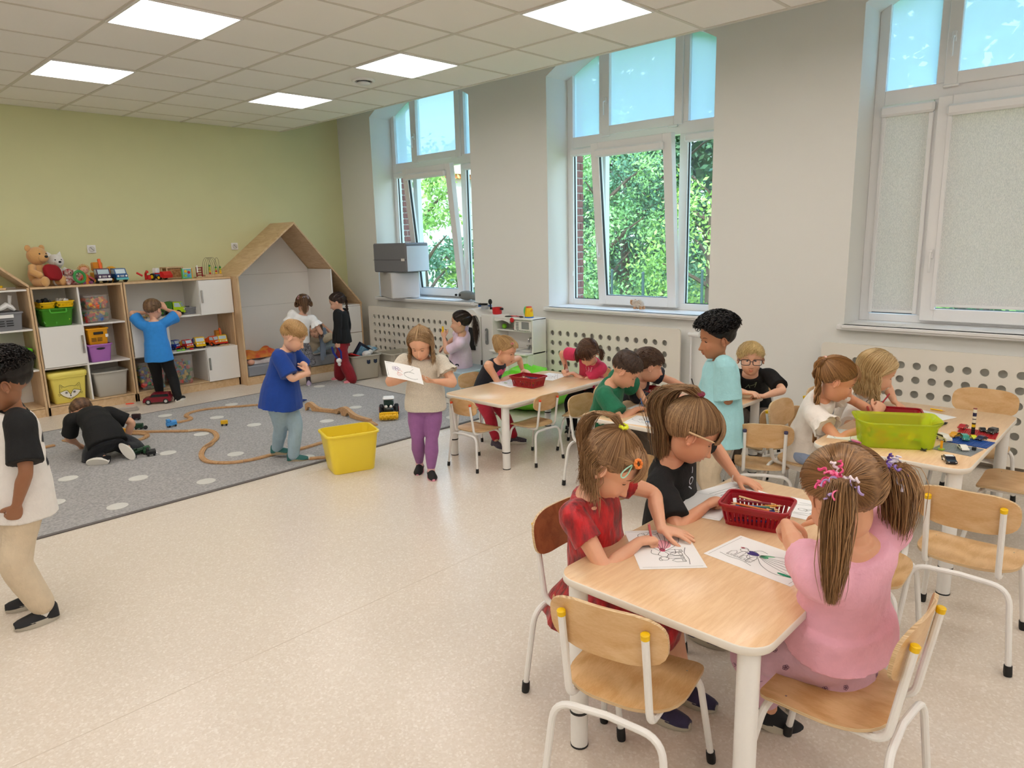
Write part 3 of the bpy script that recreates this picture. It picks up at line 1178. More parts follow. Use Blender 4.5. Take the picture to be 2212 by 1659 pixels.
def hand(mb, W, d, nrm_, side, s, curl=.25, spread=1., grip=None):
 """palm and five fingers; W wrist, d finger direction, nrm_ back-of-hand normal, side +1 right hand"""
 d = nrm(d)
 z = nrm(nrm_ - d * (nrm_ @ d))
 y = np.cross(z, d) * side          # towards the thumb
 k = s
 P = lambda a, b_, c: W + (d * a + y * b_ + z * c) * k
 # palm
 rings = []
 for a, hw, th in ((-.012, .013, .011), (0, .0165, .0115), (.016, .023, .012), (.034, .0255, .0115), (.05, .0245, .0095), (.057, .018, .007)):
  an = np.arange(14) * 2 * PI / 14
  rings.append(np.array([P(a, hw * math.cos(q), th * math.sin(q)) for q in an]))
 if (np.cross(y, z) @ d) < 0:
  rings = [q[::-1] for q in rings]
 mb.loft(rings)
 for i, (b_, L, r) in enumerate(((.0185, .043, .0062), (.0062, .048, .0064), (-.0062, .044, .0062), (-.0178, .034, .0055))):
  p = np.array([.048 - abs(b_) * .25, b_, 0.])
  c_ = curl if np.isscalar(curl) else curl[i]
  sp = spread * (b_ / .0185) * .16
  ang = 0.
  pts = [p - np.array([.02, 0, 0]), p]
  for L_, q in ((.44, 1.0), (.32, 1.25), (.26, .8)):
   ang += c_ * q
   p = p + L * L_ * np.array([math.cos(ang) * math.cos(sp), math.cos(ang) * math.sin(sp), -math.sin(ang)])
   pts.append(p)
  mb_pts = [P(*q) for q in pts]
  lim = [r * 1.05 * k, r * 1.05 * k, r * 1. * k, r * .93 * k, r * .8 * k]
  limb(mb, mb_pts, lim, 8)
 tc_ = min(1., (curl if np.isscalar(curl) else curl[0]) * .9)
 a0 = R(48) - tc_ * R(10)
 p = np.array([.012, .016, -.002])
 pts = [p]
 for L_, q in ((.026, 0), (.018, .35), (.014, .3)):
  a0 -= q * (.5 + tc_)
  p = p + L_ * np.array([math.cos(a0), math.sin(a0) * (1 - .25 * tc_), -.25 - .55 * tc_])
  pts.append(p)
 limb(mb, [P(*q) for q in pts], [.0088 * k, .0076 * k, .007 * k, .0055 * k], 8)

def ik(A, B, l1, l2, pole):
 D = B - A
 L = np.linalg.norm(D)
 mx = (l1 + l2) * .995
 if L > mx:
  B = A + D / L * mx
  L = mx
 L = max(L, abs(l1 - l2) * 1.05 + .01)
 d = nrm(B - A)
 a = (l1 * l1 - l2 * l2 + L * L) / (2 * L)
 h = math.sqrt(max(l1 * l1 - a * a, 1e-8))
 p = np.asarray(pole, float)
 p = nrm(p - d * (p @ d))
 return A + d * a + p * h, B

def shoe(p_, d, up, k, upper, sole_m, parent, L=.165, name='shoe', style='shoe'):
 d = nrm(d)
 up = nrm(up - d * (up @ d))
 r = np.cross(d, up)
 M = np.eye(4)
 M[:3, 0], M[:3, 1], M[:3, 2], M[:3, 3] = d, -r, up, p_
 u = MB()
 rings = []
 L *= k
 W = .031 * k
 for t_, w_, h_ in ((-.30, .55, .5), (-.27, .8, .62), (-.2, .92, .66), (-.06, .95, .66), (.1, 1.05, .5), (.25, 1.14, .38), (.42, 1.1, .3), (.55, .9, .24), (.64, .55, .16)):
  ring = []
  for q in range(14):
   a = 2 * PI * q / 14
   y = math.cos(a) * W * w_
   z = math.sin(a)
   z = (z * h_ * .085 * k if z > 0 else z * .012 * k) + .02 * k
   ring.append((t_ * L, y * (1 - .25 * max(0, math.sin(a))), z))
  rings.append(ring)
 u.loft(rings, M=M)
 o = obj(name, u, upper, parent)
 so = MB()
 out = []
 for q in range(24):
  a = 2 * PI * q / 24
  x = math.cos(a)
  y = math.sin(a) * W * (1.12 + .12 * x)
  out.append((x * L * .49 + .17 * L, y))
 A0 = [np.array([(x, y, z) for x, y in out]) * np.array([sx, sx, 1]) for z, sx in ((0, .97), (.004 * k, 1.), (.02 * k, 1.), (.024 * k, .97))]
 so.loft(A0, M=M)
 obj('sole', so, sole_m, o)
 return o

def eye_mesh(side, k, lid, gaze, iris):
 """eyeball with lids, centred at the origin; lid 0 open .. 1 shut"""
 mb = MB()
 r = .0122 * k
 n, m = 28, 20
 g = nrm(gaze)
 # eyeball (pole along gaze)
 a = np.array([0, 0, 1.])
 x = nrm(np.cross(g, a)); y = np.cross(x, g)
 M = np.eye(4); M[:3, 0], M[:3, 1], M[:3, 2] = x, y, g
 V, F, mi = [], [], []
 for i in range(m + 1):
  t_ = PI * i / m
  for j in range(n):
   b_ = 2 * PI * j / n
   V.append((r * math.sin(t_) * math.cos(b_), r * math.sin(t_) * math.sin(b_), r * math.cos(t_) * (1 if i > 3 else 1.02)))
 for i in range(m):
  for j in range(n):
   q = (j + 1) % n
   mb_f = (i * n + j, (i + 1) * n + j, (i + 1) * n + q, i * n + q)
   F.append(mb_f)
   mi.append(2 if i < 2 else 1 if i < 4 else 0)
 mb.add(V, F, 0, M)
 mb.m[-len(F):] = mi
 # lids: outer shells above and below the opening
 R_ = r * 1.10
 opening = R(46) * (1 - lid) * .75 + R(3)
 mid = -R(6) - R(16) * lid

 def shell(e0f, e1, edge):
  V, F = [], []
  na, ne = 18, 7
  for i in range(ne):
   for j in range(na):
    q = -1 + 2 * j / (na - 1)
    a_ = q * R(80)
    e0 = e0f(q)
    e_ = e0 + (e1 - e0) * i / (ne - 1)
    V.append((R_ * math.sin(a_) * math.cos(e_), R_ * math.cos(a_) * math.cos(e_), R_ * math.sin(e_)))
  for i in range(ne - 1):
   for j in range(na - 1):
    F.append((i * na + j, i * na + j + 1, (i + 1) * na + j + 1, (i + 1) * na + j))
  mb.add(V, F, 3)
  return [V[j] for j in range(na)]
 c = lambda q: opening * max(0., 1 - (abs(q) / .62) ** 2) if abs(q) < .62 else 0.
 up = shell(lambda q: mid + c(q), R(75), True)
 shell(lambda q: mid - c(q) * .8, -R(75), True)
 mb.tube([np.array(p) * 1.03 for p in up[3:-3]], .0015 * k, 5, 4)
 return mb

EYES = {}
HS = 1.08                      # young children have large heads

class Kid:
 pass

def kid(label, P, h, H=1.1, lean=0., side=0., headpx=None, hy=None, hp=20., hr=0., twist=0., sk='#e2b091', hair=None, hc=('#8a6a48', '#c9a57a'),
  lw=None, rw=None, lhand=None, rhand=None, lel=None, rel=None, lf=None, rf=None, lk=None, rk=None, lfd=None, rfd=None,
  top=None, bottom=None, shoes=None, socks=None, lid=.75, iris='#5a6f86', near=False, skirt=None, foot_up=None, root=None,
  gaze=(0, .8, -.5), solve=True, fat=1., cat='child', mouth=0., neckfwd=.25):
 """P pelvis centre; h heading in degrees (0 = +X, 90 = +Y); wrists, ankles are world points"""
 K = Kid()
 P = np.array(P, float)
 f = np.array([math.cos(R(h)), math.sin(R(h)), 0])
 up = np.array([0, 0, 1.])
 r = np.cross(f, up)
 k = H / 1.1
 K.k = k
 hy = h if hy is None else hy
 hf0 = np.array([math.cos(R(hy)), math.sin(R(hy)), 0])
 hr_ = np.cross(hf0, up)
 hf = rodr(hf0, hr_, -R(hp))
 hu = np.cross(hr_, hf)
 hrr = rodr(hr_, hf, R(hr))
 hu = rodr(hu, hf, R(hr))

 def spine(le, si):
  tl = .325 * H
  pts = [P]
  for fr, q in ((.34, .6), (.33, 1.0), (.33, 1.35)):
   d = rodr(up, r, -R(le * q))
   d = rodr(d, f, R(si * q))
   pts.append(pts[-1] + d * tl * fr)
  d = nrm(pts[-1] - pts[-2])
  nd = nrm(d * .6 + hu * .55 + hf * neckfwd * .5)
  N = pts[-1]
  Hc = N + nd * .07 * H + hu * .036 * H + hf * .008
  return pts, d, N, Hc
 if headpx is not None and solve:
  le, si = lean, side
  for it in range(25):
   H0 = px(spine(le, si)[3])
   e0 = np.array(headpx) - H0
   if np.abs(e0).max() < .5:
    break
   J = np.stack([(px(spine(le + 1, si)[3]) - H0), (px(spine(le, si + 1)[3]) - H0)], 1)
   try:
    st = np.linalg.solve(J.T @ J + np.eye(2) * 1.5, J.T @ e0)
   except Exception:
    break
   le += float(np.clip(st[0], -8, 8))
   si += float(np.clip(st[1], -8, 8))
  le2, si2 = float(np.clip(le, -15, 70)), float(np.clip(si, -28, 28))
  print('kid', label[:38], 'lean %.1f side %.1f' % (le, si), 'err', np.round(np.array(headpx) - px(spine(le2, si2)[3])))
  lean, side = le2, si2
 pts, sd, N, Hc = spine(lean, side)
 # chest frame
 cf = nrm(f - sd * (f @ sd))
 cf = rodr(cf, sd, R(twist))
 crt = nrm(np.cross(cf, sd))
 sh = {}
 for s_, nm in ((1, 'r'), (-1, 'l')):
  sh[nm] = N - sd * .030 * H + crt * s_ * .103 * H * (.5 + .5 * fat)
 K.N, K.Hc, K.hf, K.hu, K.hr = N, Hc, hf, hu, hrr
 skm = skin('skin_' + sk, sk)
 root = bpy.data.objects.new('person', None)
 root.empty_display_size = .05
 COL.objects.link(root)
 root.location = (P[0], P[1], 0)
 tag(root, label, cat, 'children in the playroom')
 O = np.array([P[0], P[1], 0.])
 K.root = root
 body = MB()

 def torso(mb, off, lo, hi, fatk=1., flare=0., nn=20):
  st = [(-.14, .064, .056), (0, .092, .076), (.25, .087, .072), (.5, .088, .07), (.75, .092, .07), (.9, .088, .058), (.97, .06, .045), (1.02, .035, .035)]
  path = pts + []
  cum = [0, .34, .67, 1.]
  rings = []
  ts = np.linspace(lo, hi, 12)
  for t_ in ts:
   t_c = min(max(t_, 0), 1)
   i = min(int(np.searchsorted(cum, t_c, side='right') - 1), 2)
   q = (t_c - cum[i]) / (cum[i + 1] - cum[i])
   c = path[i] + (path[i + 1] - path[i]) * q
   dd = [nrm(path[j + 1] - path[j]) for j in range(3)]
   d = dd[i]
   if t_ < 0:
    c = path[0] + dd[0] * t_ * .325 * H
   if t_ > 1:
    c = path[3] + dd[2] * (t_ - 1) * .325 * H
   F_ = nrm(f * (1 - max(0, t_c)) + cf * max(0, t_c))
   F_ = nrm(F_ - d * (F_ @ d))
   R_ = np.cross(F_, d)
   ti = max(t_, .0) if off > 0 else t_
   wx = np.interp(ti, [a for a, _, _ in st], [a for _, a, _ in st]) * k
   wy = np.interp(ti, [a for a, _, _ in st], [a for _, _, a in st]) * k
   o_ = off + flare * max(0, .6 - t_)
   fk = 1 + (fat - 1) * max(0., 1 - abs(t_ - .3) * 1.2)
   if off > .012 and t_ < .35:
    fk *= 1.1
   wx, wy = wx * fk + o_, wy * fk + o_
   an = np.arange(nn) * 2 * PI / nn
   ca, sa = np.cos(an), np.sin(an)
   ca = np.sign(ca) * np.abs(ca) ** .85
   sa = np.sign(sa) * np.abs(sa) ** .9
   rings.append(c + ca[:, None] * R_ * wx + sa[:, None] * F_ * (wy))
  mb.loft(rings)
 torso(body, 0, -.14, 1.02)
 limb(body, [N - sd * .03 * k, N + (Hc - N) * .35 - hf * .004, Hc - hu * .045 * k - hf * .012 * k], [.036 * k, .031 * k, .034 * k])
 arms, legs = {}, {}
 la1, la2 = .170 * H, .142 * H
 for nm, s_, W, el in (('l', -1, lw, lel), ('r', 1, rw, rel)):
  S = sh[nm]
  if W is None:
   W = S - up * (la1 + la2) * .96 + crt * s_ * .05 + cf * .03
  W = np.array(W, float)
  pole = el if el is not None else (-cf * .5 + crt * s_ * .55 - up * .8)
  E, W = ik(S, W, la1, la2, pole)
  arms[nm] = (S, E, W)
  limb(body, [N - sd * .05 * H + crt * s_ * .04 * H, S, S + (E - S) * .5, E, E + (W - E) * .35, E + (W - E) * .75, W],
    [.032 * k, .038 * k, .03 * k * fat, .0245 * k * fat, .0265 * k * fat, .02 * k, .0165 * k])
  ha = (lhand if nm == 'l' else rhand) or {}
  d = nrm(ha.get('d', nrm(W - E)))
  n_ = np.array(ha.get('n', up), float)
  if abs(n_ @ d) > .97:
   n_ = cf + up * .1
  hand(body, W, d, n_, s_, 1.12 * k, ha.get('curl', .35), ha.get('spread', 1))
  K.__dict__[nm + 'h'] = (W, d, nrm(n_ - d * (n_ @ d)))
 l1, l2 = .225 * H, .205 * H
 for nm, s_, A_, kp in (('l', -1, lf, lk), ('r', 1, rf, rk)):
  Hp = P + r * s_ * .052 * H - up * .012
  if A_ is None:
   A_ = np.array([Hp[0], Hp[1], .055 * k]) + r * s_ * .01
  A_ = np.array(A_, float)
  pole = kp if kp is not None else f * 1. + up * .5
  Kn, A_ = ik(Hp, A_, l1, l2, pole)
  legs[nm] = (Hp, Kn, A_)
  limb(body, [Hp, Hp + (Kn - Hp) * .5, Kn, Kn + (A_ - Kn) * .35, A_ + (Kn - A_) * .2, A_],
    [.06 * k, .052 * k * fat, .039 * k, .038 * k * fat, .026 * k, .024 * k])
  dft = (lfd if nm == 'l' else rfd)
  dft = f if dft is None else np.array(dft, float)
  legs[nm] += (dft,)
  if shoes is None:
   limb(body, [A_, A_ + nrm(dft) * .07 * k - up * .03 * k, A_ + nrm(dft) * .12 * k - up * .035 * k], [.024 * k, .02 * k, .014 * k])
 K.arms, K.legs = arms, legs
 vb = .0036 if near == 2 else .0046 if near else .0065
 v, F, no = remesh(body, vb, 2 if near else 1)
 bm_ = MB()
 bm_.add(v - O, F)
 att = [np.zeros(len(v))]
 # knuckle and fingertip blush
 HM = np.eye(4)
 HM[:3, 0], HM[:3, 1], HM[:3, 2], HM[:3, 3] = hrr * k * HS, hf * k * HS, hu * k * HS, Hc - O
 hvp, hvf, ha_ = head_mesh(*((150, 110) if near == 2 else (110, 80) if near else (64, 48)))
 bm_.add(hvp, hvf, 0, HM)
 att.append(ha_)
 ear = MB()
 for s_ in (-1, 1):
  M = euler(0, R(-8 * s_), R(-18 * s_), (s_ * .070, -.008, -.012))
  ear.ball((0, 0, 0), (.006, .0135, .022), 12, M=M)
  c_ = [(.005 * s_ + .004 * s_ * math.sin(q), -.002 - .0135 * math.cos(q) * -1 * .9 * (1 if True else 0), .021 * math.sin(q)) for q in np.linspace(-1.3, 3.6, 12)]
  c_ = [(s_ * .006, .012 * math.cos(q) * -1, .02 * math.sin(q)) for q in np.linspace(-.6, 3.5, 12)]
  ear.tube(c_, [.002] + [.0034] * 10 + [.002], 6, M=M)
  ear.ball((s_ * .003, .002, -.017), (.005, .006, .007), 8, M=M)
 ev = np.concatenate(ear.v)
 bm_.add(ev, ear.f, 0, HM)
 att.append(np.full(len(ev), .12))
 bm_.att = np.concatenate(att)
 obj('body', bm_, skm, root, ang=80)

 # face
 facing = (hf @ (CAM - Hc)) / np.linalg.norm(CAM - Hc)
 if facing > -.45 or near:
  key = (round(k, 3), lid, gaze, iris, sk)
  if key not in EYES:
   lidm = mat('eyelid_' + sk, tuple(q * .9 for q in lin(sk)), .5)
   EYES[key] = {s_: mesh_of(eye_mesh(s_, 1, lid, gaze, iris), [mat('eye_white', '#e9e4e0', .25), mat('iris_' + iris, iris, .2), blk, lidm, mat('lash', '#2a1d18', .6)], 'eye', ang=60) for s_ in (-1, 1)}
  for s_ in (-1, 1):
   c = head_pt(s_ * EYE_AZ, EYE_EL, -.0072)
   o_ = obj('eye', None, None, root, me=EYES[key][s_])
   o_.matrix_local = Matrix(np.array(HM) @ np.array(Matrix.Translation(Vector([float(q) for q in c]))))
   eb = MB()
   q = np.linspace(0, 1, 8)
   pts_ = head_pt(s_ * (R(10) + q * R(24)), R(11) + R(3.5) * np.sin(q * PI) - q * R(1), .0006)
   eb.tube(pts_, [.0008, .0016, .0019, .0019, .0017, .0014, .001, .0006], 5, M=HM, flat=.6)
   obj('eyebrow', eb, hairmat('brow_' + hc[0], hc[0], hc[0]), root)
  nb = MB()
  for s_ in (-1, 1):
   nb.ball(head_pt(R(4.2) * s_, R(-29), -.0015), (.0022, .0018, .0012), 6, M=HM)
  nb.tube(head_pt(np.linspace(-R(9), R(9), 9), R(-38.6) + R(.9) * np.cos(np.linspace(-3, 3, 9)) * -1, -.0002), .0006, 4, M=HM)
  if mouth:
   nb.ball(head_pt(0, R(-39.5), -.001), (.008, .004, .0035 * mouth), 10, M=HM)
  obj('mouth_line', nb, mat('mouth_dark', '#7a3c36', .6), root)

 # clothes
 vc = .0055 if near else .0075

 def fabric(nm, mb, m, amp, freq=26, sm_=3, extra=None, lab=None):
  v, F, no = remesh(mb, vc, sm_)
  v = folds(v, no, amp * k, freq / k, seed=abs(hash(label)) % 97 if False else len(label))
  x = MB()
  x.add(v - O, F)
  o_ = obj(nm, x, m, root, ang=80, label=lab)
  K.__dict__[nm] = o_
  return o_
 T = top
 if T:
  mb = MB()
  off = T.get('off', .010)
  torso(mb, off, T.get('lo', -.12), T.get('hi', .975), flare=T.get('flare', .02))
  sl = T.get('sleeve', .6)
  for nm, s_ in (('l', -1), ('r', 1)):
   S, E, W = arms[nm]
   o_ = off + .002
   if T.get('raglan'):
    mb.ball(S - crt * s_ * .02, .03 * k, 12)
   elif sl > 0:
    if sl <= 1:
     e_ = S + (E - S) * sl
     q = T.get('sflare', .008)
     limb_pts = [N - sd * .055 * H + crt * s_ * .035 * H, S, S + (E - S) * sl * .5, e_]
     mb.tube(cr(limb_pts, 5), np.interp(np.linspace(0, 1, 16), [0, .33, .66, 1], [.038 * k + o_ * .5, .038 * k + o_ * .8, .032 * k + o_ + q * .5, .030 * k + o_ + q]), 16)
     mb.ball(S, .038 * k + o_ * .8, 12)
    else:
     e_ = E + (W - E) * (sl - 1)
     limb(mb, [N - sd * .055 * H + crt * s_ * .035 * H, S, E, e_], [.038 * k + o_, .036 * k + o_, .026 * k + o_, .021 * k + o_], 14)
    if T.get('puff'):
     mb.ball(S + (E - S) * .3, .052 * k, 14)
   else:
    pass
  o_ = fabric('shirt', mb, T['m'], T.get('amp', .004) * 1.7, T.get('freq', 27))
  if T.get('ruffle'):
   for nm, s_ in (('l', -1), ('r', 1)):
    S, E, W = arms[nm]
    rf_ = MB()
    d = nrm(E - S)
    a1 = nrm(np.cross(d, cf)); a2 = np.cross(d, a1)
    rings = []
    for i in range(6):
     t_ = i / 5
     ring = []
     for q in range(48):
      an = 2 * PI * q / 48
      rad_ = .041 * k + .012 + t_ * .02 + t_ * .005 * math.sin(an * 9)
      ring.append(S + d * (.25 + .3 * t_ + .02 * t_ * math.cos(an * 9)) * np.linalg.norm(E - S) + (a1 * math.cos(an) + a2 * math.sin(an)) * rad_ - O)
     rings.append(ring)
    rings += [np.array(q) * 1 - (np.array(q) - np.mean(q, 0)) * .04 for q in rings[::-1]]
    rf_.loft(rings, False, False)
    obj('ruffle', rf_, T['m'], root, ang=60)
  if T.get('collar'):
   cl = MB()
   c0 = N - sd * .012 * H + cf * .004
   an = np.linspace(0, 2 * PI, 25)
   cl.tube([c0 + crt * math.cos(a) * .047 * k + cf * math.sin(a) * .043 * k - sd * (.012 * k * math.sin(a)) - O for a in an], .005 * k, 6, cap=False)
   obj('collar', cl, T['collar'], root)
  if T.get('raglan'):
   mb = MB()
   for nm, s_ in (('l', -1), ('r', 1)):
    S, E, W = arms[nm]
    limb_pts = [N - sd * .02 * H + crt * s_ * .02 * H, S, S + (E - S) * sl * .5, S + (E - S) * sl * 1.12]
    mb.tube(cr(limb_pts, 5), np.interp(np.linspace(0, 1, 16), [0, .33, .66, 1], [.038 * k, .04 * k + off * .9, .036 * k + off, .034 * k + off + .01]), 16)
    mb.ball(S, .041 * k + off * .9, 12)
   mb.tube([N - sd * .04 * H, N - sd * .004], [.062 * k, .05 * k], 16)
   fabric('sleeve', mb, T['raglan'], .002)
 B = bottom
 if B:
  mb = MB()
  off = B.get('off', .008)
  torso(mb, off * .8, -.2, B.get('waist', .04))
  ln = B.get('len', 2.)
  fl = B.get('flare', 0.)
  for nm, s_ in (('l', -1), ('r', 1)):
   Hp, Kn, A_, _ = legs[nm]
   if ln <= 1:
    limb(mb, [Hp, Hp + (Kn - Hp) * .5, Hp + (Kn - Hp) * ln], [.057 * k + off, .05 * k + off, .044 * k + off], 14)
   else:
    e_ = Kn + (A_ - Kn) * (ln - 1)
    limb(mb, [Hp, Hp + (Kn - Hp) * .5, Kn, Kn + (e_ - Kn) * .45, e_], [.063 * k + off, .053 * k * fat + off, .040 * k + off + fl * .3, .038 * k * fat + off + fl * .7, .027 * k + off + fl], 14)
  limb(mb, [P - up * .02 + r * .03, P - up * .02 - r * .03], [.06 * k + off, .06 * k + off], 14)
  fabric('trousers' if ln > 1 else 'shorts', mb, B['m'], B.get('amp', .003) * 1.5, B.get('freq', 24))
 if skirt:
  mb = MB()
  K_ = (legs['l'][1] + legs['r'][1]) / 2
  c0 = pts[1] * .7 + pts[0] * .3
  if skirt.get('sit'):
   e_ = P + (K_ - P) * skirt['len']
   limb(mb, [c0, P + f * .0, P + (e_ - P) * .5 + up * .0, e_], [.085 * k, .105 * k, .11 * k, .10 * k], 18, flat=1)
   mb2 = MB()
   an = np.arange(40) * 2 * PI / 40
   rings = []
   for t_, rd, z in ((0, .085, .08), (.3, .125, .0), (.7, .17, -.06), (1, .2, -.13)):
    rings.append([c0 * 0 + P + np.array([0, 0, z * k]) + (r * math.cos(a) * rd * .9 + f * math.sin(a) * rd * (1.1) + f * .02) * k * (1 + .05 * t_ * math.sin(a * 9)) for a in an])
   mb.loft(rings)
  else:
   an = np.arange(40) * 2 * PI / 40
   rings = []
   zt = c0[2]
   for t_ in np.linspace(0, 1, 8):
    rd = .082 + (skirt.get('r', .15) - .082) * t_ ** .8
    rings.append([np.array([P[0], P[1], zt - t_ * skirt['len']]) + (r * math.cos(a) + f * math.sin(a) * .85) * rd * k * (1 + .05 * t_ * math.sin(a * 11)) for a in an])
   mb.loft(rings)
  fabric('skirt', mb, skirt['m'], .003, 24)
 for nm, s_ in (('l', -1), ('r', 1)):
  Hp, Kn, A_, dft = legs[nm]
  if socks:
   sk_ = MB()
   sk_.tube([A_ + (Kn - A_) * .26 - O, A_ + (Kn - A_) * .1 - O, A_ - O, A_ - up * .03 * k - O], [.027 * k, .027 * k, .028 * k, .028 * k], 12)
   obj('sock', sk_, socks, root)
  if shoes:
   upn = up
   if foot_up and nm in foot_up:
    upn = np.array(foot_up[nm], float)
   base = A_ - nrm(upn) * .055 * k
   if not foot_up:
    base[2] = max(0.001 if abs(base[2]) < .03 else base[2], .001)
   shoe(base - O, dft, upn, k, shoes[0], shoes[1], root)
 # hair
 if hair:
  make_hair(K, hair, hairmat('hair_%s_%s' % hc, *hc), root, HM, near, O)
 K.HM, K.O = HM, O
 return K

def scalp(az_, el, fringe=46., nape=-48., temple=14., ear=-4.):
 """hairline elevation (deg) for an azimuth: hair where el is above it"""
 a = abs((np.degrees(az_) + 180) % 360 - 180)
 return np.interp(a, [0, 22, 42, 62, 80, 95, 112, 140, 180], [fringe, fringe - 1, fringe - 12, temple + 4, ear + 6, ear + 2, nape + 22, nape + 4, nape])

def strands(mb, paths, rad, attv, n=3):
 """many thin tubes at once: paths (N,K,3), rad (K,)"""
 Nn, Kk, _ = paths.shape
 T = np.gradient(paths, axis=1)
 T /= np.linalg.norm(T, axis=2)[..., None] + 1e-9
 ref = np.array([.31, .52, .79])
 A = np.cross(T, ref)
 A /= np.linalg.norm(A, axis=2)[..., None] + 1e-9
 B = np.cross(T, A)
 rad = np.asarray(rad)[None, :, None]
 rings = [paths + rad * (math.cos(2 * PI * q / n) * A + math.sin(2 * PI * q / n) * B) for q in range(n)]
 V = np.stack(rings, 2).reshape(-1, 3)
 F = []
 for s_ in range(Nn):
  for i in range(Kk - 1):
   b = (s_ * Kk + i) * n
   for q in range(n):
    F.append((b + q, b + (q + 1) % n, b + n + (q + 1) % n, b + n + q))
 mb.add(V, F)
 mb.att_list.append(np.repeat(attv, Kk * n))

def dir_of(a, e_):
 return np.stack([np.sin(a) * np.cos(e_), np.cos(a) * np.cos(e_), np.sin(e_)], -1)

def on_head(D, off):
 a = np.arctan2(D[..., 0], D[..., 1])
 e_ = np.arctan2(D[..., 2], np.hypot(D[..., 0], D[..., 1]))
 return D / np.linalg.norm(D, axis=-1)[..., None] * (np.clip(head_r(a, e_), 0, .105) + off)[..., None]

def out_of_head(P, off):
 """push strand points that would sink into the head back outside"""
 r = np.linalg.norm(P, axis=-1)
 a = np.arctan2(P[..., 0], P[..., 1])
 e_ = np.arctan2(P[..., 2], np.hypot(P[..., 0], P[..., 1]))
 m_ = np.clip(head_r(a, np.maximum(e_, -1.)), 0, .103) + off
 low = P[..., 2] < -.075
 m_ = np.where(low, m_ * .75, m_)
 return np.where((r < m_)[..., None], P / (r[..., None] + 1e-9) * m_[..., None], P)

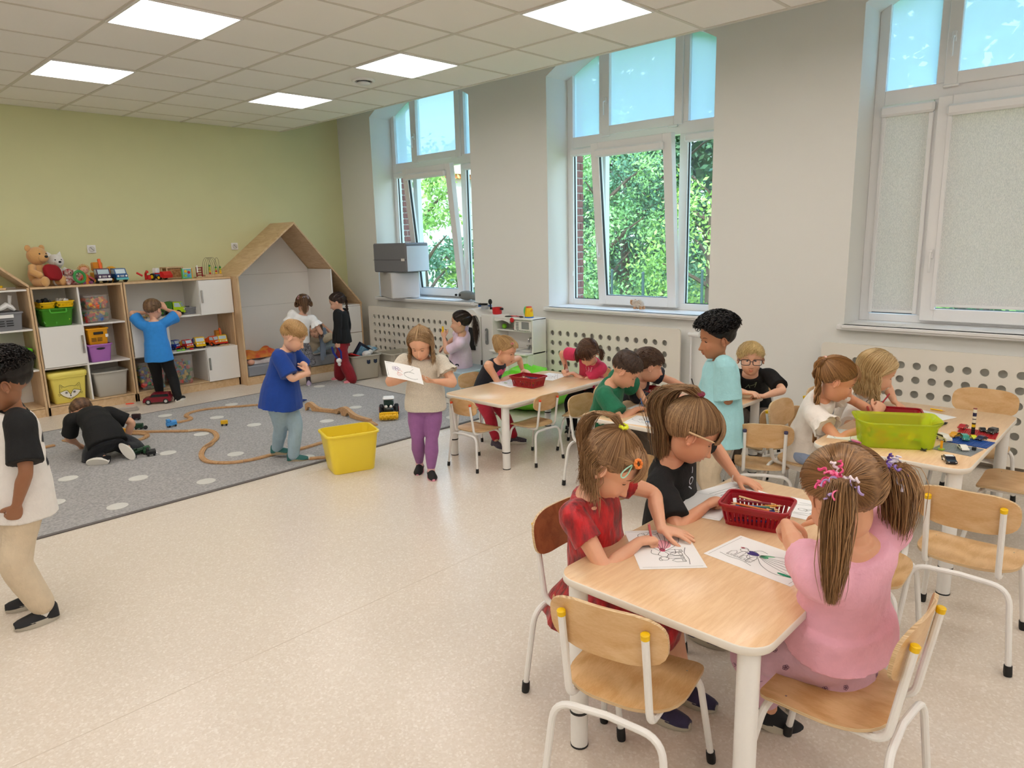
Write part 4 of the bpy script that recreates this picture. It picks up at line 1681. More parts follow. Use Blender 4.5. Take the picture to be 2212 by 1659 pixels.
def make_hair(K, hs, m, root, HM, near, O):
 mb = MB()
 mb.att_list = []
 rg = np.random.default_rng(hs.get('seed', 3))
 fr = dict(fringe=hs.get('fringe', 44), nape=hs.get('nape', -44), temple=hs.get('temple', 14), ear=hs.get('ear', -4))
 th = hs.get('thick', .009)
 na, ne = (90, 60) if near else (60, 40)
 A = np.linspace(-PI, PI, na, endpoint=False)
 V = []
 Et = np.linspace(1, 0, ne) ** 1.0
 lo = R(1) * np.array([scalp(a, 0, **fr) for a in A])
 nn_ = hs.get('vol')          # extra thickness on top only (short sides)
 for t_ in Et:
  el = lo + (PI / 2 * .995 - lo) * (1 - t_)
  edge = np.clip((1 - t_) * 5, 0, 1)
  wv = .0012 * np.sin(A * 37 + t_ * 9) + .0009 * np.sin(A * 71 + t_ * 5)
  tk = th
  if nn_:
   tk = nn_[1] + (nn_[0] - nn_[1]) * np.clip((np.degrees(el) - nn_[2]) / 22, 0, 1)
  V.append(head_pt(A, el, -.0035 + (tk + .0035 + wv * hs.get('wave', 1)) * edge ** .6))
 V = np.concatenate(V)
 F = []
 for i in range(ne - 1):
  for j in range(na):
   q = (j + 1) % na
   F.append((i * na + j, i * na + q, (i + 1) * na + q, (i + 1) * na + j))
 F.append(tuple((ne - 1) * na + i for i in range(na)))
 mb.add(V, F)
 mb.att_list.append(np.clip(.3 + .35 * np.sin(np.tile(A, ne) * 45 + rg.normal(0, .6, len(V))) + rg.normal(0, .15, len(V)), 0, 1))

 def roots(n, e_min=None, sel=None):
  out = []
  while len(out) < n:
   a = rg.uniform(-PI, PI, n * 3)
   z = rg.uniform(-.75, 1, n * 3)
   e_ = np.arcsin(z)
   ok = np.degrees(e_) > np.array([scalp(q, 0, **fr) for q in a]) + 2
   if e_min is not None:
    ok &= np.degrees(e_) > e_min
   if sel is not None:
    ok &= sel(np.degrees(a), np.degrees(e_))
   out += list(zip(a[ok], e_[ok]))
  q = np.array(out[:n])
  return q[:, 0], q[:, 1]

 up_l = HM[:3, :3].T @ np.array([0, 0, 1.])
 up_l = up_l / np.linalg.norm(up_l)          # world up in head axes
 mul = 3.0 if near == 2 else 1.5 if near else .55
 ties = hs.get('ties', [])
 loose = hs.get('loose')
 st = hs['style']
 hs.setdefault('sr', .62 if near == 2 else .8 if near else 1)
 if ties:
  # each tie: dict(az, el, L, w, out, share, sel)
  for tie in ties:
   n = int(tie.get('n', 300) * mul)
   ta, te = R(tie['az']), R(tie['el'])
   sel = tie.get('sel')
   a, e_ = roots(n, tie.get('emin'), sel)
   D0 = dir_of(a, e_)
   D1 = dir_of(ta, te)
   t_ = np.linspace(0, 1, 9)[None, :, None]
   om = np.arccos(np.clip(D0 @ D1, -1, 1))[:, None, None]
   so = np.sin(om) + 1e-6
   D = np.sin((1 - t_) * om) / so * D0[:, None] + np.sin(t_ * om) / so * D1
   off = th + .0015 + rg.uniform(0, .002, (n, 1)) + tie.get('lift', .006) * np.linspace(0, 1, 9)[None] ** 2
   Pp = on_head(D, off)
   tp = on_head(D1[None], np.array([th + tie.get('lift', .006) + .004]))[0]
   Pp[:, -1] = tp + rg.normal(0, .003, (n, 3))
   strands(mb, Pp, np.r_[.0004, np.full(8, .0013)] * hs.get('sr', 1), rg.uniform(0, 1, n))
   # tail
   if tie.get('L'):
    nt_ = int(tie.get('nt', 190) * mul)
    L = tie['L']
    kk = 12
    q = np.linspace(0, 1, kk)
    o_ = D1 * tie.get('out', .03)
    path = np.array([tp + o_ * (1 - np.exp(-5 * s_)) * 1.2 + up_l * (tie.get('rise', .01) * math.sin(min(1, s_ * 4) * PI) * 1 - L * max(0, s_ - .06)) for s_ in q])
    if tie.get('over') is not None:      # high tail: lies over the back of the head, then hangs
     fa = R(tie['over'])
     es = np.linspace(te, -R(28), 7)
     As = ta + (fa - ta) * np.linspace(0, 1, 7) ** .7
     hp_ = np.array([head_pt(a_, q_, th + .012 + .03 * math.sin(PI * min(1, j_ / 6 + .12))) for j_, (a_, q_) in enumerate(zip(As, es))])
     hp_[0] = tp
     dn = np.array([hp_[-1] - up_l * L * j_ / 5 for j_ in range(1, 6)])
     path = np.concatenate([hp_, dn])
    dr = np.array(tie.get('drift', (0, 0, 0)), float)
    path += dr[None] * (q[:, None] ** 1.4)
    w_ = tie.get('w', .02)
    u0 = rg.normal(0, 1, (nt_, 3))
    u0 -= (u0 @ up_l)[:, None] * up_l
    wid = w_ * np.interp(q, [0, .1, .35, .75, 1], [.3, .75, 1, .8, .45])
    end = rg.uniform(.78, 1.03, nt_)
    Ps = []
    for i in range(nt_):
     s_ = q * end[i]
     pi_ = np.stack([np.interp(s_, q, path[:, j]) for j in range(3)], 1)
     pi_ = pi_ + u0[i] * np.interp(s_, q, wid)[:, None] * .6 + .003 * np.sin(s_ * 7 + i)[:, None] * u0[(i + 1) % nt_]
     Ps.append(pi_)
    Ps = out_of_head(np.array(Ps), th + .006)
    path = out_of_head(path[None], th + .02)[0]
    if tie.get('braid'):
     Ps = []
     for i in range(nt_):
      c_ = i % 3
      ph = q * tie['braid'] * PI + c_ * 2 * PI / 3
      x = nrm(np.cross(up_l, D1))
      y = nrm(np.cross(x, up_l))
      pi_ = path + (np.sin(ph) * .011)[:, None] * x + (np.sin(2 * ph) * .006)[:, None] * y + u0[i] * .0035
      Ps.append(pi_)
     Ps = np.array([cr(p_, 3) for p_ in Ps])
     kk2 = Ps.shape[1]
     strands(mb, Ps, np.r_[np.full(kk2 - 1, .0019), .0005] * hs.get('sr', 1), rg.uniform(0, 1, nt_))
    else:
     strands(mb, np.array(Ps), np.r_[np.full(kk - 3, .0015), .0012, .0008, .0003] * hs.get('sr', 1), rg.uniform(0, 1, nt_))
   if tie.get('m'):
    s_ = MB()
    x = nrm(np.cross(D1, [.1, .2, .97])); y = np.cross(D1, x)
    c0 = tp + D1 * .006
    an = np.linspace(0, 2 * PI, 25)
    s_.tube([c0 + (x * math.cos(q) + y * math.sin(q)) * tie.get('tr', .011) + D1 * .002 * math.sin(q * 7) for q in an], tie.get('tt', .0045), 6, M=HM, cap=False)
    obj('hair_tie', s_, tie['m'], root)
 if loose:
  n = int(loose.get('n', 320) * mul)
  a, e_ = roots(n, loose.get('emin', 5), loose.get('sel'))
  L = loose['L']
  D0 = dir_of(a, e_)
  sgn = np.sign(a + rg.normal(0, .05, n))
  # side it falls to: azimuth spread around the head between ear and nape
  A1 = np.where(np.abs(a) < R(loose.get('front', 60)), sgn * R(loose.get('faz', 84)) + rg.normal(0, .12, n), a)
  if loose.get('back'):
   A1 = np.where(np.abs(a) < R(95), sgn * R(105) + rg.normal(0, .15, n), a)
  D1 = dir_of(A1, np.full(n, -R(12)) + rg.normal(0, .05, n))
  t_ = np.linspace(0, 1, 9)[None, :, None]
  om = np.arccos(np.clip(np.sum(D0 * D1, 1), -.98, 1))[:, None, None]
  so = np.sin(om) + 1e-6
  D = np.sin((1 - t_) * om) / so * D0[:, None] + np.sin(t_ * om) / so * D1[:, None]
  Pp = on_head(D, th + .002 + rg.uniform(0, .004, (n, 1)) + .006 * np.linspace(0, 1, 9)[None])
  kk = 8
  q = np.linspace(0, 1, kk + 1)[1:]
  dl = L * rg.uniform(.8, 1.05, n)
  tail = Pp[:, -1:, :] - up_l * (dl[:, None] * q[None])[..., None] + (rg.normal(0, .006, (n, 1, 3)) + D1[:, None] * loose.get('out', .0)) * q[None, :, None] ** 2 \
   + np.array(loose.get('drift', (0, 0, 0)))[None, None] * q[None, :, None] ** 2
  tail = out_of_head(tail, th + .003)
  tail += .004 * np.sin(q * 8)[None, :, None] * rg.normal(0, 1, (n, 1, 3))
  Ps = np.concatenate([Pp, tail], 1)
  strands(mb, Ps, np.r_[.0005, np.full(kk + 6, .0015), .001, .0004] * hs.get('sr', 1), rg.uniform(0, 1, n))
 bg_ = hs.get('bangs')
 if bg_:
  n = int(bg_.get('n', 170) * mul)
  a1 = rg.uniform(-1, 1, n) * R(bg_.get('w', 42)) + R(bg_.get('az', 0))
  e1 = R(bg_['el']) + rg.normal(0, R(2.4), n) + bg_.get('slope', 0) * np.abs(a1)
  a0 = a1 * .8 + rg.normal(0, .06, n)
  e0 = np.full(n, R(62)) + rg.normal(0, .1, n)
  t_ = np.linspace(0, 1, 9)
  AA = a0[:, None] + (a1 - a0)[:, None] * t_ + R(bg_.get('sweep', 0)) * t_ ** 2
  EE = e0[:, None] + (e1 - e0)[:, None] * t_
  off = th * .6 + .004 + .006 * np.sin(t_ * PI * .8)[None] + rg.uniform(0, .003, (n, 1))
  Pp = head_pt(AA, EE, off)
  strands(mb, Pp, np.r_[.0006, np.full(6, .0014), .001, .0004] * hs.get('sr', 1), rg.uniform(0, 1, n))
 if st == 'short':
  n = int(hs.get('n', 900) * mul)
  a, e_ = roots(n, hs.get('smin', 18))
  D0 = dir_of(a, e_)
  comb = np.array(hs.get('comb', (.35, .9, -.1)))
  C = comb[None] + rg.normal(0, .22, (n, 3))
  C -= np.sum(C * D0, 1)[:, None] * D0
  C /= np.linalg.norm(C, axis=1)[:, None] + 1e-6
  Ls = hs.get('L', .026) * rg.uniform(.6, 1.1, n)
  t_ = np.linspace(0, 1, 5)
  lift = hs.get('lift', .35)
  tk = th if not nn_ else nn_[1] + (nn_[0] - nn_[1]) * np.clip((np.degrees(e_) - nn_[2]) / 22, 0, 1)
  base = on_head(D0, tk * .6)
  Pp = base[:, None] + C[:, None] * (Ls[:, None] * t_)[..., None] + D0[:, None] * (Ls[:, None] * (lift * t_ - .42 * t_ ** 2))[..., None] * 1
  strands(mb, Pp, np.array([.0015, .0015, .0013, .001, .0003]) * hs.get('sr', 1), rg.uniform(0, 1, n))
 if st == 'curly':
  n = int(520 * mul)
  a, e_ = roots(n, hs.get('smin', 24))
  D0 = dir_of(a, e_)
  tk = nn_[1] + (nn_[0] - nn_[1]) * np.clip((np.degrees(e_) - nn_[2]) / 22, 0, 1) if nn_ else np.full(n, th)
  base = on_head(D0, tk - .004)
  kk = 12
  t_ = np.linspace(0, 1, kk)
  u0 = np.cross(D0, rg.normal(0, 1, (n, 3)))
  u0 /= np.linalg.norm(u0, axis=1)[:, None]
  w0 = np.cross(D0, u0)
  rc = hs.get('rc', .006) * rg.uniform(.7, 1.2, n)
  ph = rg.uniform(0, 6, n)[:, None] + t_ * 2 * PI * 1.9
  Pp = base[:, None] + D0[:, None] * (t_ * hs.get('L', .02))[None, :, None] + (u0[:, None] * np.cos(ph)[..., None] + w0[:, None] * np.sin(ph)[..., None]) * rc[:, None, None]
  strands(mb, Pp, np.r_[np.full(kk - 1, .0018), .0006], rg.uniform(0, 1, n))
 for bn in hs.get('buns', []):
  D1 = dir_of(R(bn[0]), R(bn[1]))
  c0 = on_head(D1[None], np.array([th + .01]))[0]
  x = nrm(np.cross(D1, [0, 0, 1.])); y = np.cross(D1, x)
  n = 60
  Ps = []
  for i in range(n):
   q = np.linspace(0, 2 * PI, 14)
   rr_ = bn[2] + rg.normal(0, .003)
   Ps.append(c0 + (x * np.cos(q)[:, None] + np.array([0, 0, -1]) * np.sin(q)[:, None] * 1.2) * rr_ + D1 * rg.normal(0, .005) + rg.normal(0, .001, 3))
  strands(mb, np.array(Ps), np.full(14, .0017), rg.uniform(0, 1, n))
 mb.att = np.concatenate(mb.att_list)
 o_ = obj('hair', mb, m, root, ang=80)
 nz = MB()
 # transform to the thing's space
 M = Matrix(HM)
 o_.data.transform(M)
 return o_

# ------------------------------------------------------------------ rug
rug_m = mat('rug_grey', '#bdbab8', .95, var=.22, vscale=70, col2='#959291', bump=.7, bscale=260, sheen=.2)
rug = thing('rug', 'large grey speckled rug with white dots', 'rug', (0, 0, 0))
RX0, RX1, RY0, RY1 = -1.3, 4.5, 4.525, 7.24
obj('pile', MB().box(((RX0 + RX1) / 2, (RY0 + RY1) / 2, .005), (RX1 - RX0, RY1 - RY0, .01), .003), rug_m, rug, smooth=False)
bd = MB()
for (x0, y0, x1, y1) in ((RX0, RY0, RX1, RY0), (RX1, RY0, RX1, RY1), (RX0, RY1, RX1, RY1)):
 bd.box(((x0 + x1) / 2, (y0 + y1) / 2, .006), (abs(x1 - x0) + .02, abs(y1 - y0) + .02, .012), .004)
obj('border', bd, mat('rug_border', '#6f6a68', .9), rug, smooth=False)
dotm = mat('rug_dot', '#dcdad3', .95, bump=.5, bscale=260)
dot_me = mesh_of(MB().cyl((0, 0, 0), .062, .003, 24, b=.001), dotm, 'white_dot')
for u, v in ((146, 931), (356.6, 898), (468.5, 902), (435, 938), (362.7, 978.5), (509, 981), (147.6, 1033.7), (299, 1033), (445.6, 1040), (500, 874), (254, 1094),
    (118, 1086), (689.6, 834.6), (774, 854), (768, 880), (706, 909.7), (549, 918), (978, 901.7), (661.7, 987.8), (575, 850)):
 p = az(u, v, .01)
 obj('white_dot', None, None, rug, me=dot_me, loc=(p[0], p[1], .0112))

# ------------------------------------------------------------------ tables
def table(x0, y0, z, label, W=1.19, D=.655):
 t_ = thing('table', label, 'table', (x0 + W / 2, y0 + D / 2, 0), group='beech topped tables')
 tp = MB()
 r = .075
 tp.loft([rrect(W - .006, D - .006, r - .003, 6, z - .024), rrect(W, D, r, 6, z - .021), rrect(W, D, r, 6, z - .003), rrect(W - .006, D - .006, r - .003, 6, z)], mi=1)
 tp.m[-1] = 0
 obj('tabletop', tp, [top_m, edge_w], t_, ang=50)
 ap = MB()
 ap.box((0, D / 2 - .09, z - .045), (W - .2, .02, .04), .003)
 ap.box((0, -D / 2 + .09, z - .045), (W - .2, .02, .04), .003)
 obj('apron', ap, whit, t_)
 for sx in (-1, 1):
  for sy in (-1, 1):
   x, y = sx * (W / 2 - .055), sy * (D / 2 - .055)
   lg = MB()
   lg.cyl((0, 0, (z - .024 + .125) / 2), .029, z - .024 - .125, 20)
   l_ = obj('leg', lg, whit, t_, loc=(x, y, 0))
   obj('extension', MB().cyl((0, 0, .0625), .0275, .113, 20), whit, l_)
   obj('rubber_ring', MB().cyl((0, 0, .124), .0296, .009, 20), blk, l_)
   obj('rubber_foot', MB().cyl((0, 0, .003), .0285, .006, 20), blk, l_)
 return t_

ZF, Z1, Z2, Z3 = .59, .475, .53, .59
table(1.508, .64, ZF, 'nearest beech topped table where three girls draw')
table(3.36, 3.29, Z1, 'low beech topped table between the walking girl and the drilled cover')
table(3.285, 1.95, Z2, 'beech topped table with the green shirted boy, overlapped by the turquoise shirt')
table(3.335, .58, Z3, 'beech topped table at right holding the lime tub')

# ------------------------------------------------------------------ chairs
CAPC = {'yellow': mat('cap_yellow', '#f2c400', .4), 'orange': mat('cap_orange', '#e8562c', .4), 'violet': mat('cap_violet', '#3b3a5c', .4)}

def sheet(mb, W, D, zf, th, nu=14, nv=14, pw=lambda v: 4, M=None, axis='x'):
 """rounded plywood sheet: u across, v along; zf(u,v) height"""
 def P(u, v, s_):
  n_ = pw(v)
  wv = (1 - min(.9999, abs(v)) ** n_) ** (1 / n_)
  return (v * D / 2, u * wv * W / 2, zf(u * wv, v) + s_ * th / 2)
 us = np.linspace(-1, 1, nu)
 vs = np.sin(np.linspace(-PI / 2, PI / 2, nv)) * .985
 V = [P(u, v, 1) for v in vs for u in us] + [P(u, v, -1) for v in vs for u in us]
 n = nu * nv
 top, edge = [], []
 for a in range(nv - 1):
  for b_ in range(nu - 1):
   i = a * nu + b_
   top.append((i, i + nu, i + nu + 1, i + 1))
   top.append((n + i, n + i + 1, n + i + nu + 1, n + i + nu))
 per = [b_ for b_ in range(nu)] + [a * nu + nu - 1 for a in range(1, nv)] + [(nv - 1) * nu + b_ for b_ in range(nu - 2, -1, -1)] + [a * nu for a in range(nv - 2, 0, -1)]
 for i in range(len(per)):
  a, b_ = per[i], per[(i + 1) % len(per)]
  edge.append((a, b_, n + b_, n + a))
 V = np.array(V)
 if axis == 'z':
  V = V[:, [2, 1, 0]]
  top = [f[::-1] for f in top]
  edge = [f[::-1] for f in edge]
 k = len(mb.f)
 mb.add(V, top + edge, 0, M)
 mb.m[k + len(top):] = [1] * len(edge)

def make_chair(capc, back_m, label, name='chair'):
 t_ = thing('chair', label, 'chair', group='childrens chairs')
 s = MB()
 sheet(s, .345, .315, lambda u, v: .35 + .007 * u * u - .012 * max(0, v - .6) / .4 - .004 * math.cos(v * 1.5) + .004 * max(0, -v), .010, 16, 16, lambda v: 8 if v > 0 else 2.7)
 seat = obj('seat', s, [beech, ply_edge], t_, ang=50)
 b_ = MB()
 M = euler(0, -R(9), 0, (-.178, 0, .582))
 sheet(b_, .335, .158, lambda u, v: -.014 + .022 * u * u, .010, 18, 14, lambda v: 3.2, M=M, axis='z')
 bk = obj('backrest', b_, [back_m, ply_edge], t_, ang=50)
 for sy in (-1, 1):
  lg = MB()
  lg.tube(fillet([(-.205, sy * .185, .028), (-.178, sy * .158, .318), (-.168, 0, .322)], .06, 6), .0105, 10)
  l_ = obj('leg', lg, whit, t_)
  obj('foot_cap', MB().tube([(-.207, sy * .187, 0), (-.2055, sy * .1855, .012), (-.204, sy * .184, .04)], [.013, .0145, .0135], 12), blk, l_)
  lg = MB()
  lg.tube(fillet([(.19, sy * .178, .028), (.135, sy * .152, .318), (.115, 0, .322)], .05, 6), .0105, 10)
  l_ = obj('leg', lg, whit, t_)
  obj('foot_cap', MB().tube([(.1935, sy * .18, 0), (.192, sy * .1795, .012), (.188, sy * .177, .04)], [.013, .0145, .0135], 12), blk, l_)
  p_ = MB()
  p_.tube(fillet([(-.205, sy * .118, .612), (-.162, sy * .118, .335), (.115, sy * .12, .331)], .04, 6), .0105, 10)
  po = obj('back_post', p_, whit, t_)
  cp = MB()
  cp.tube([(-.2035, sy * .118, .603), (-.2055, sy * .118, .617), (-.2058, sy * .118, .6195)], [.0118, .0122, .009], 12)
  obj('post_cap', cp, CAPC[capc], po, label=capc + ' end cap')
  for x in (-.09, .085):
   obj('rivet', MB().ball((x, sy * .132, .3545), (.0045, .0045, .002), 8), chrome, seat)
  obj('rivet', MB().ball((-.183, sy * .118, .585), (.002, .0045, .0045), 8), chrome, bk)
 return t_

beech_b = wood('beech_backrest', '#e2bd8c', '#cfa068', .35, scale=(9, 2.5, 9), wave=.6)
cy_ = make_chair('yellow', beech_b, 'x')
co_ = make_chair('orange', beech_b, 'x')
cv_ = make_chair('violet', beech_b, 'x')
used = set()

def chair(proto, x, y, hd, sc__, label):
 if proto.name in used:
  return dup(proto, (x, y, 0), R(hd), label, scale=sc__)
 used.add(proto.name)
 proto.location = (x, y, 0)
 proto.rotation_euler = (0, 0, R(hd))
 proto.scale = (sc__,) * 3
 proto['label'] = label
 return proto

chair(cy_, 1.545, 1.03, 11, 1, 'empty yellow capped chair at the near left end of nearest table')
chair(cy_, 1.86, .575, 90, 1, 'yellow capped chair the girl in pink sits on')
chair(cy_, 2.72, .79, 183, 1, 'chair partly hidden behind the pink girl at table end')
chair(cy_, 3.065, .50, 1, 1, 'empty yellow capped chair in front of the right table')
c_red = chair(cy_, 1.84, 1.35, 272, 1, 'reddish backed chair of the girl in red velvet dress')
chair(cy_, 2.42, 1.44, 268, 1, 'chair behind the girl in the black puff sleeve top')
chair(cy_, 3.86, 1.42, 271, 1, 'chair of the girl with the long braid')
chair(cy_, 4.34, 1.40, 270, 1, 'chair of the girl with loose blonde hair')
chair(cy_, 4.66, .80, 178, 1, 'empty chair at the far end of the right table')
chair(cy_, 4.1, .50, 92, 1, 'empty chair tucked under right table, seat showing')
chair(cy_, 3.72, .14, 80, 1, 'empty chair at the right picture edge, lowest seat')
SO, SV = .775, .885
chair(co_, 3.37, 3.585, 2, SO, 'empty orange capped chair at the near end of low table')
chair(co_, 3.72, 3.36, 88, SO, 'empty orange capped chair, middle of the low table side')
chair(co_, 4.17, 3.27, 112, SO, 'empty orange capped chair turned aside at the low table')
chair(co_, 3.93, 4.12, 268, SO, 'orange capped chair of the girl in the sleeveless black top')
chair(co_, 4.66, 3.56, 184, SO, 'orange capped chair of the girl in raspberry shirt')
chair(cv_, 3.575, 2.64, 270, SV, 'chair of the boy in the green shirt')
chair(cv_, 3.98, 2.72, 270, SV, 'chair of the boy in the dark navy shirt')
chair(cv_, 4.72, 2.17, 190, SV, 'chair of the boy with glasses')
chair(cv_, 3.745, 1.64, 26, SV, 'empty violet capped chair facing away near the pale trousers')
chair(cv_, 4.12, 1.80, 60, SV, 'empty violet capped chair seen half side on by the table')

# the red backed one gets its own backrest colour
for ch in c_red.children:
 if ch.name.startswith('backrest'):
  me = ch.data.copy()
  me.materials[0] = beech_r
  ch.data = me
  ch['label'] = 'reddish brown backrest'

# ------------------------------------------------------------------ shelving along the green wall
YF = 7.955
white_pn = lam

def plastic(name, col, rough=.35):
 return mat('plastic_' + name, col, rough)

def panel(mb, x0, x1, y0, y1, z0, z1, b=.0015, mi=0):
 mb.box(((x0 + x1) / 2, (y0 + y1) / 2, (z0 + z1) / 2), (abs(x1 - x0), abs(y1 - y0), abs(z1 - z0)), b, mi)

def P1(name, root, m, *args, **kw):
 x, y, z = root.location
 mb = MB()
 panel(mb, args[0] - x, args[1] - x, args[2] - y, args[3] - y, args[4] - z, args[5] - z)
 return obj(name, mb, m, root, smooth=False, **kw)

def handle(door, x, y, z0, z1):
 r = door.parent.location
 mb = MB()
 mb.box((x - r[0], y - .006 - r[1], (z0 + z1) / 2 - r[2]), (.022, .006, z1 - z0), .002)
 mb.box((x - r[0] - .006, y - .012 - r[1], (z0 + z1) / 2 - r[2]), (.006, .012, z1 - z0 - .01), .002)
 obj('handle', mb, chrome, door, label='brushed metal strip handle')

s1 = thing('shelf_unit', 'birch shelf unit with fox bin, green tub and one white door', 'cabinet', (2.15, YF + .2, 0))
P1('side_panel', s1, birch_v, 1.745, 1.763, YF, YB - .005, .0, 1.232)
P1('side_panel', s1, birch_v, 2.537, 2.555, YF, YB - .005, .0, 1.232)
P1('top_panel', s1, birch, 1.745, 2.555, YF - .005, YB - .005, 1.232, 1.252)
P1('plinth', s1, birch, 1.745, 2.555, YF + .0, YF + .018, 0, .085)
P1('bottom_panel', s1, birch, 1.763, 2.537, YF, YB - .005, .078, .096)
P1('back_panel', s1, white_pn, 1.763, 2.537, YB - .014, YB - .006, .096, 1.232)
P1('divider', s1, white_pn, 2.136, 2.152, YF + .003, YB - .014, .096, 1.232)
for z in (.862, .468):
 P1('shelf', s1, white_pn, 2.152, 2.537, YF + .003, YB - .014, z - .016, z)
 P1('shelf', s1, white_pn, 1.763, 2.136, YF + .003, YB - .014, z - .016, z)
d = P1('door', s1, white_pn, 1.766, 2.14, YF - .016, YF + .002, .472, .858)
handle(d, 2.118, YF - .016, .58, .76)
s2 = thing('shelf_unit', 'wide birch shelf unit with three white doors behind the azure shirt', 'cabinet', (3.13, YF + .2, 0))
P1('side_panel', s2, birch_v, 2.563, 2.581, YF, YB - .005, .0, 1.232)
P1('side_panel', s2, birch_v, 3.682, 3.70, YF, YB - .005, .0, 1.232)
P1('top_panel', s2, birch, 2.563, 3.70, YF - .005, YB - .005, 1.232, 1.252)
P1('plinth', s2, birch, 2.563, 3.70, YF + .0, YF + .018, 0, .085)
P1('bottom_panel', s2, birch, 2.581, 3.682, YF, YB - .005, .078, .096)
P1('back_panel', s2, white_pn, 2.581, 3.682, YB - .014, YB - .006, .096, 1.232)
for z in (.858, .472):
 P1('shelf', s2, white_pn, 2.581, 3.682, YF + .003, YB - .014, z - .016, z)
P1('divider', s2, white_pn, 3.318, 3.332, YF + .003, YB - .014, .858, 1.232)
P1('divider', s2, white_pn, 3.328, 3.342, YF + .003, YB - .014, .096, .456)
P1('divider', s2, white_pn, 2.95, 2.964, YF + .003, YB - .014, .472, .842)
d = P1('door', s2, white_pn, 3.322, 3.694, YF - .02, YF - .004, .848, 1.228)
handle(d, 3.346, YF - .02, .98, 1.12)
d = P1('door', s2, white_pn, 3.332, 3.694, YF - .02, YF - .004, .09, .468)
handle(d, 3.356, YF - .02, .22, .36)
P1('door', s2, white_pn, 2.585, 2.957, YF - .02, YF - .004, .466, .846)
# sloped roof unit at the left
s0 = thing('house_shelf', 'birch shelf unit with sloping roof board at the left edge', 'cabinet', (1.4, YF + .2, 0))
P1('side_panel', s0, birch_v, 1.718, 1.738, YF - .01, YB - .005, .0, 1.25)
P1('side_panel', s0, birch_v, 1.0, 1.02, YF - .01, YB - .005, .0, 1.9)
P1('plinth', s0, birch, 1.0, 1.738, YF + .0, YF + .018, 0, .085)
P1('bottom_panel', s0, birch, 1.02, 1.718, YF, YB - .005, .078, .096)
P1('back_panel', s0, white_pn, 1.02, 1.718, YB - .014, YB - .006, .096, 1.25)
for z in (1.238, .862, .468):
 P1('shelf', s0, white_pn, 1.02, 1.718, YF + .003, YB - .014, z - .016, z)
mb = MB()
mb.prism([(1.738 - 1.4, 1.25), (1.0 - 1.4, 1.25 + .738 * .9), (1.0 - 1.4, 1.276 + .738 * .9), (1.738 - 1.4 + .004, 1.274)], -.21, .205, 'y')
obj('roof_board', mb, birch, s0, smooth=False)
# house niche
YN = 7.80
hs = thing('playhouse_niche', 'birch house shaped play niche with pitched roof and cushion', 'playhouse', (4.5, 8.08, 0))
P1('side_panel', hs, birch_v, 3.704, 3.724, YN, YB - .005, .0, 1.25)
P1('side_panel', hs, birch_v, 5.325, 5.345, YN, YB - .005, .0, .825)
P1('plinth', hs, birch, 3.724, 5.325, YN + .0, YN + .018, 0, .07)
P1('bottom_panel', hs, birch, 3.724, 5.325, YN, YB - .005, .07, .09)
x_, y_ = 4.5, 8.08
for pts_, nm in (([(3.700, 1.232), (4.468, 1.832), (4.468, 1.857), (3.700, 1.256)], 'roof_board'), ([(4.468, 1.832), (5.352, .805), (5.352, .836), (4.468, 1.857)], 'roof_board')):
 mb = MB()
 mb.prism([(a - x_, b_) for a, b_ in pts_], YN - y_, YB - .005 - y_, 'y')
 obj(nm, mb, birch, hs, smooth=False)
mb = MB()
mb.prism([(3.724 - x_, .09), (4.93 - x_, .09), (4.93 - x_, 1.285), (4.468 - x_, 1.835), (3.724 - x_, 1.25)], YB - .02 - y_, YB - .008 - y_, 'y')
obj('back_panel', mb, white_pn, hs, smooth=False)
P1('groove', hs, mat('groove', '#c9c5bf', .6), 3.73, 4.925, YB - .0215, YB - .0195, 1.245, 1.249)
P1('groove', hs, MATS['groove'], 3.73, 4.925, YB - .0215, YB - .0195, .86, .864)
P1('divider', hs, white_pn, 4.922, 4.94, YN + .01, YB - .02, .09, 1.283)
P1('back_panel', hs, birch_v, 4.94, 5.325, YB - .02, YB - .01, .09, .83)
P1('shelf', hs, white_pn, 4.94, 5.325, YN + .01, YB - .02, .80, .816)
for z0, z1 in ((.46, .797), (.1, .453)):
 P1('drawer_front', hs, white_pn, 4.942, 5.322, YN - .002, YN + .016, z0, z1)
cu = MB()
cu.box((4.325, YN + .27, .155), (1.18, .52, .125), .012)
o = obj('cushion', cu, mat('cushion_grey', '#8f9299', .8, var=.06, bump=.1))
tag(o, 'long grey seat cushion inside the house niche', 'cushion')
# dark folded things above the drawers
for k, (x, z, a) in enumerate(((5.08, .87, -48), (5.16, .845, -44))):
 f_ = MB()
 f_.tube([(-.09, 0, .1), (0, 0, .02), (.07, 0, -.02)], [.012, .03, .022], 8)
 f_.tube([(-.12, 0, .11), (-.07, 0, .07)], .006, 6)
 o = obj('folded_umbrella', f_, [blk, mat('dark_grey_cloth', '#3b3d42', .7)][k], loc=(x, 8.0 + .06 * k, z))
 tag(o, ['black folded fabric tube on top of the niche drawers', 'dark grey folded fabric tube behind the black one in the niche'][k], 'umbrella')

# ------------------------------------------------------------------ bins, tubs and baskets
def bin_mb(w, d, h, taper=.86, t=.004, rim=.012, r=.03, mb=None):
 mb = mb or MB()
 tw, td = w - 2 * rim, d - 2 * rim
 R_ = lambda a, b_, rr, z: rrect(a, b_, rr, 4, z)
 mb.loft([R_(tw * taper - .012, td * taper - .012, r * .7, 0), R_(tw * taper, td * taper, r, .008), R_(tw, td, r, h - .014), R_(w, d, r + rim, h - .014), R_(w, d, r + rim, h - .003),
    R_(w - .006, d - .006, r + rim, h), R_(tw - 2 * t, td - 2 * t, r, h), R_(tw * taper - 2 * t, td * taper - 2 * t, r, .01)])
 return mb

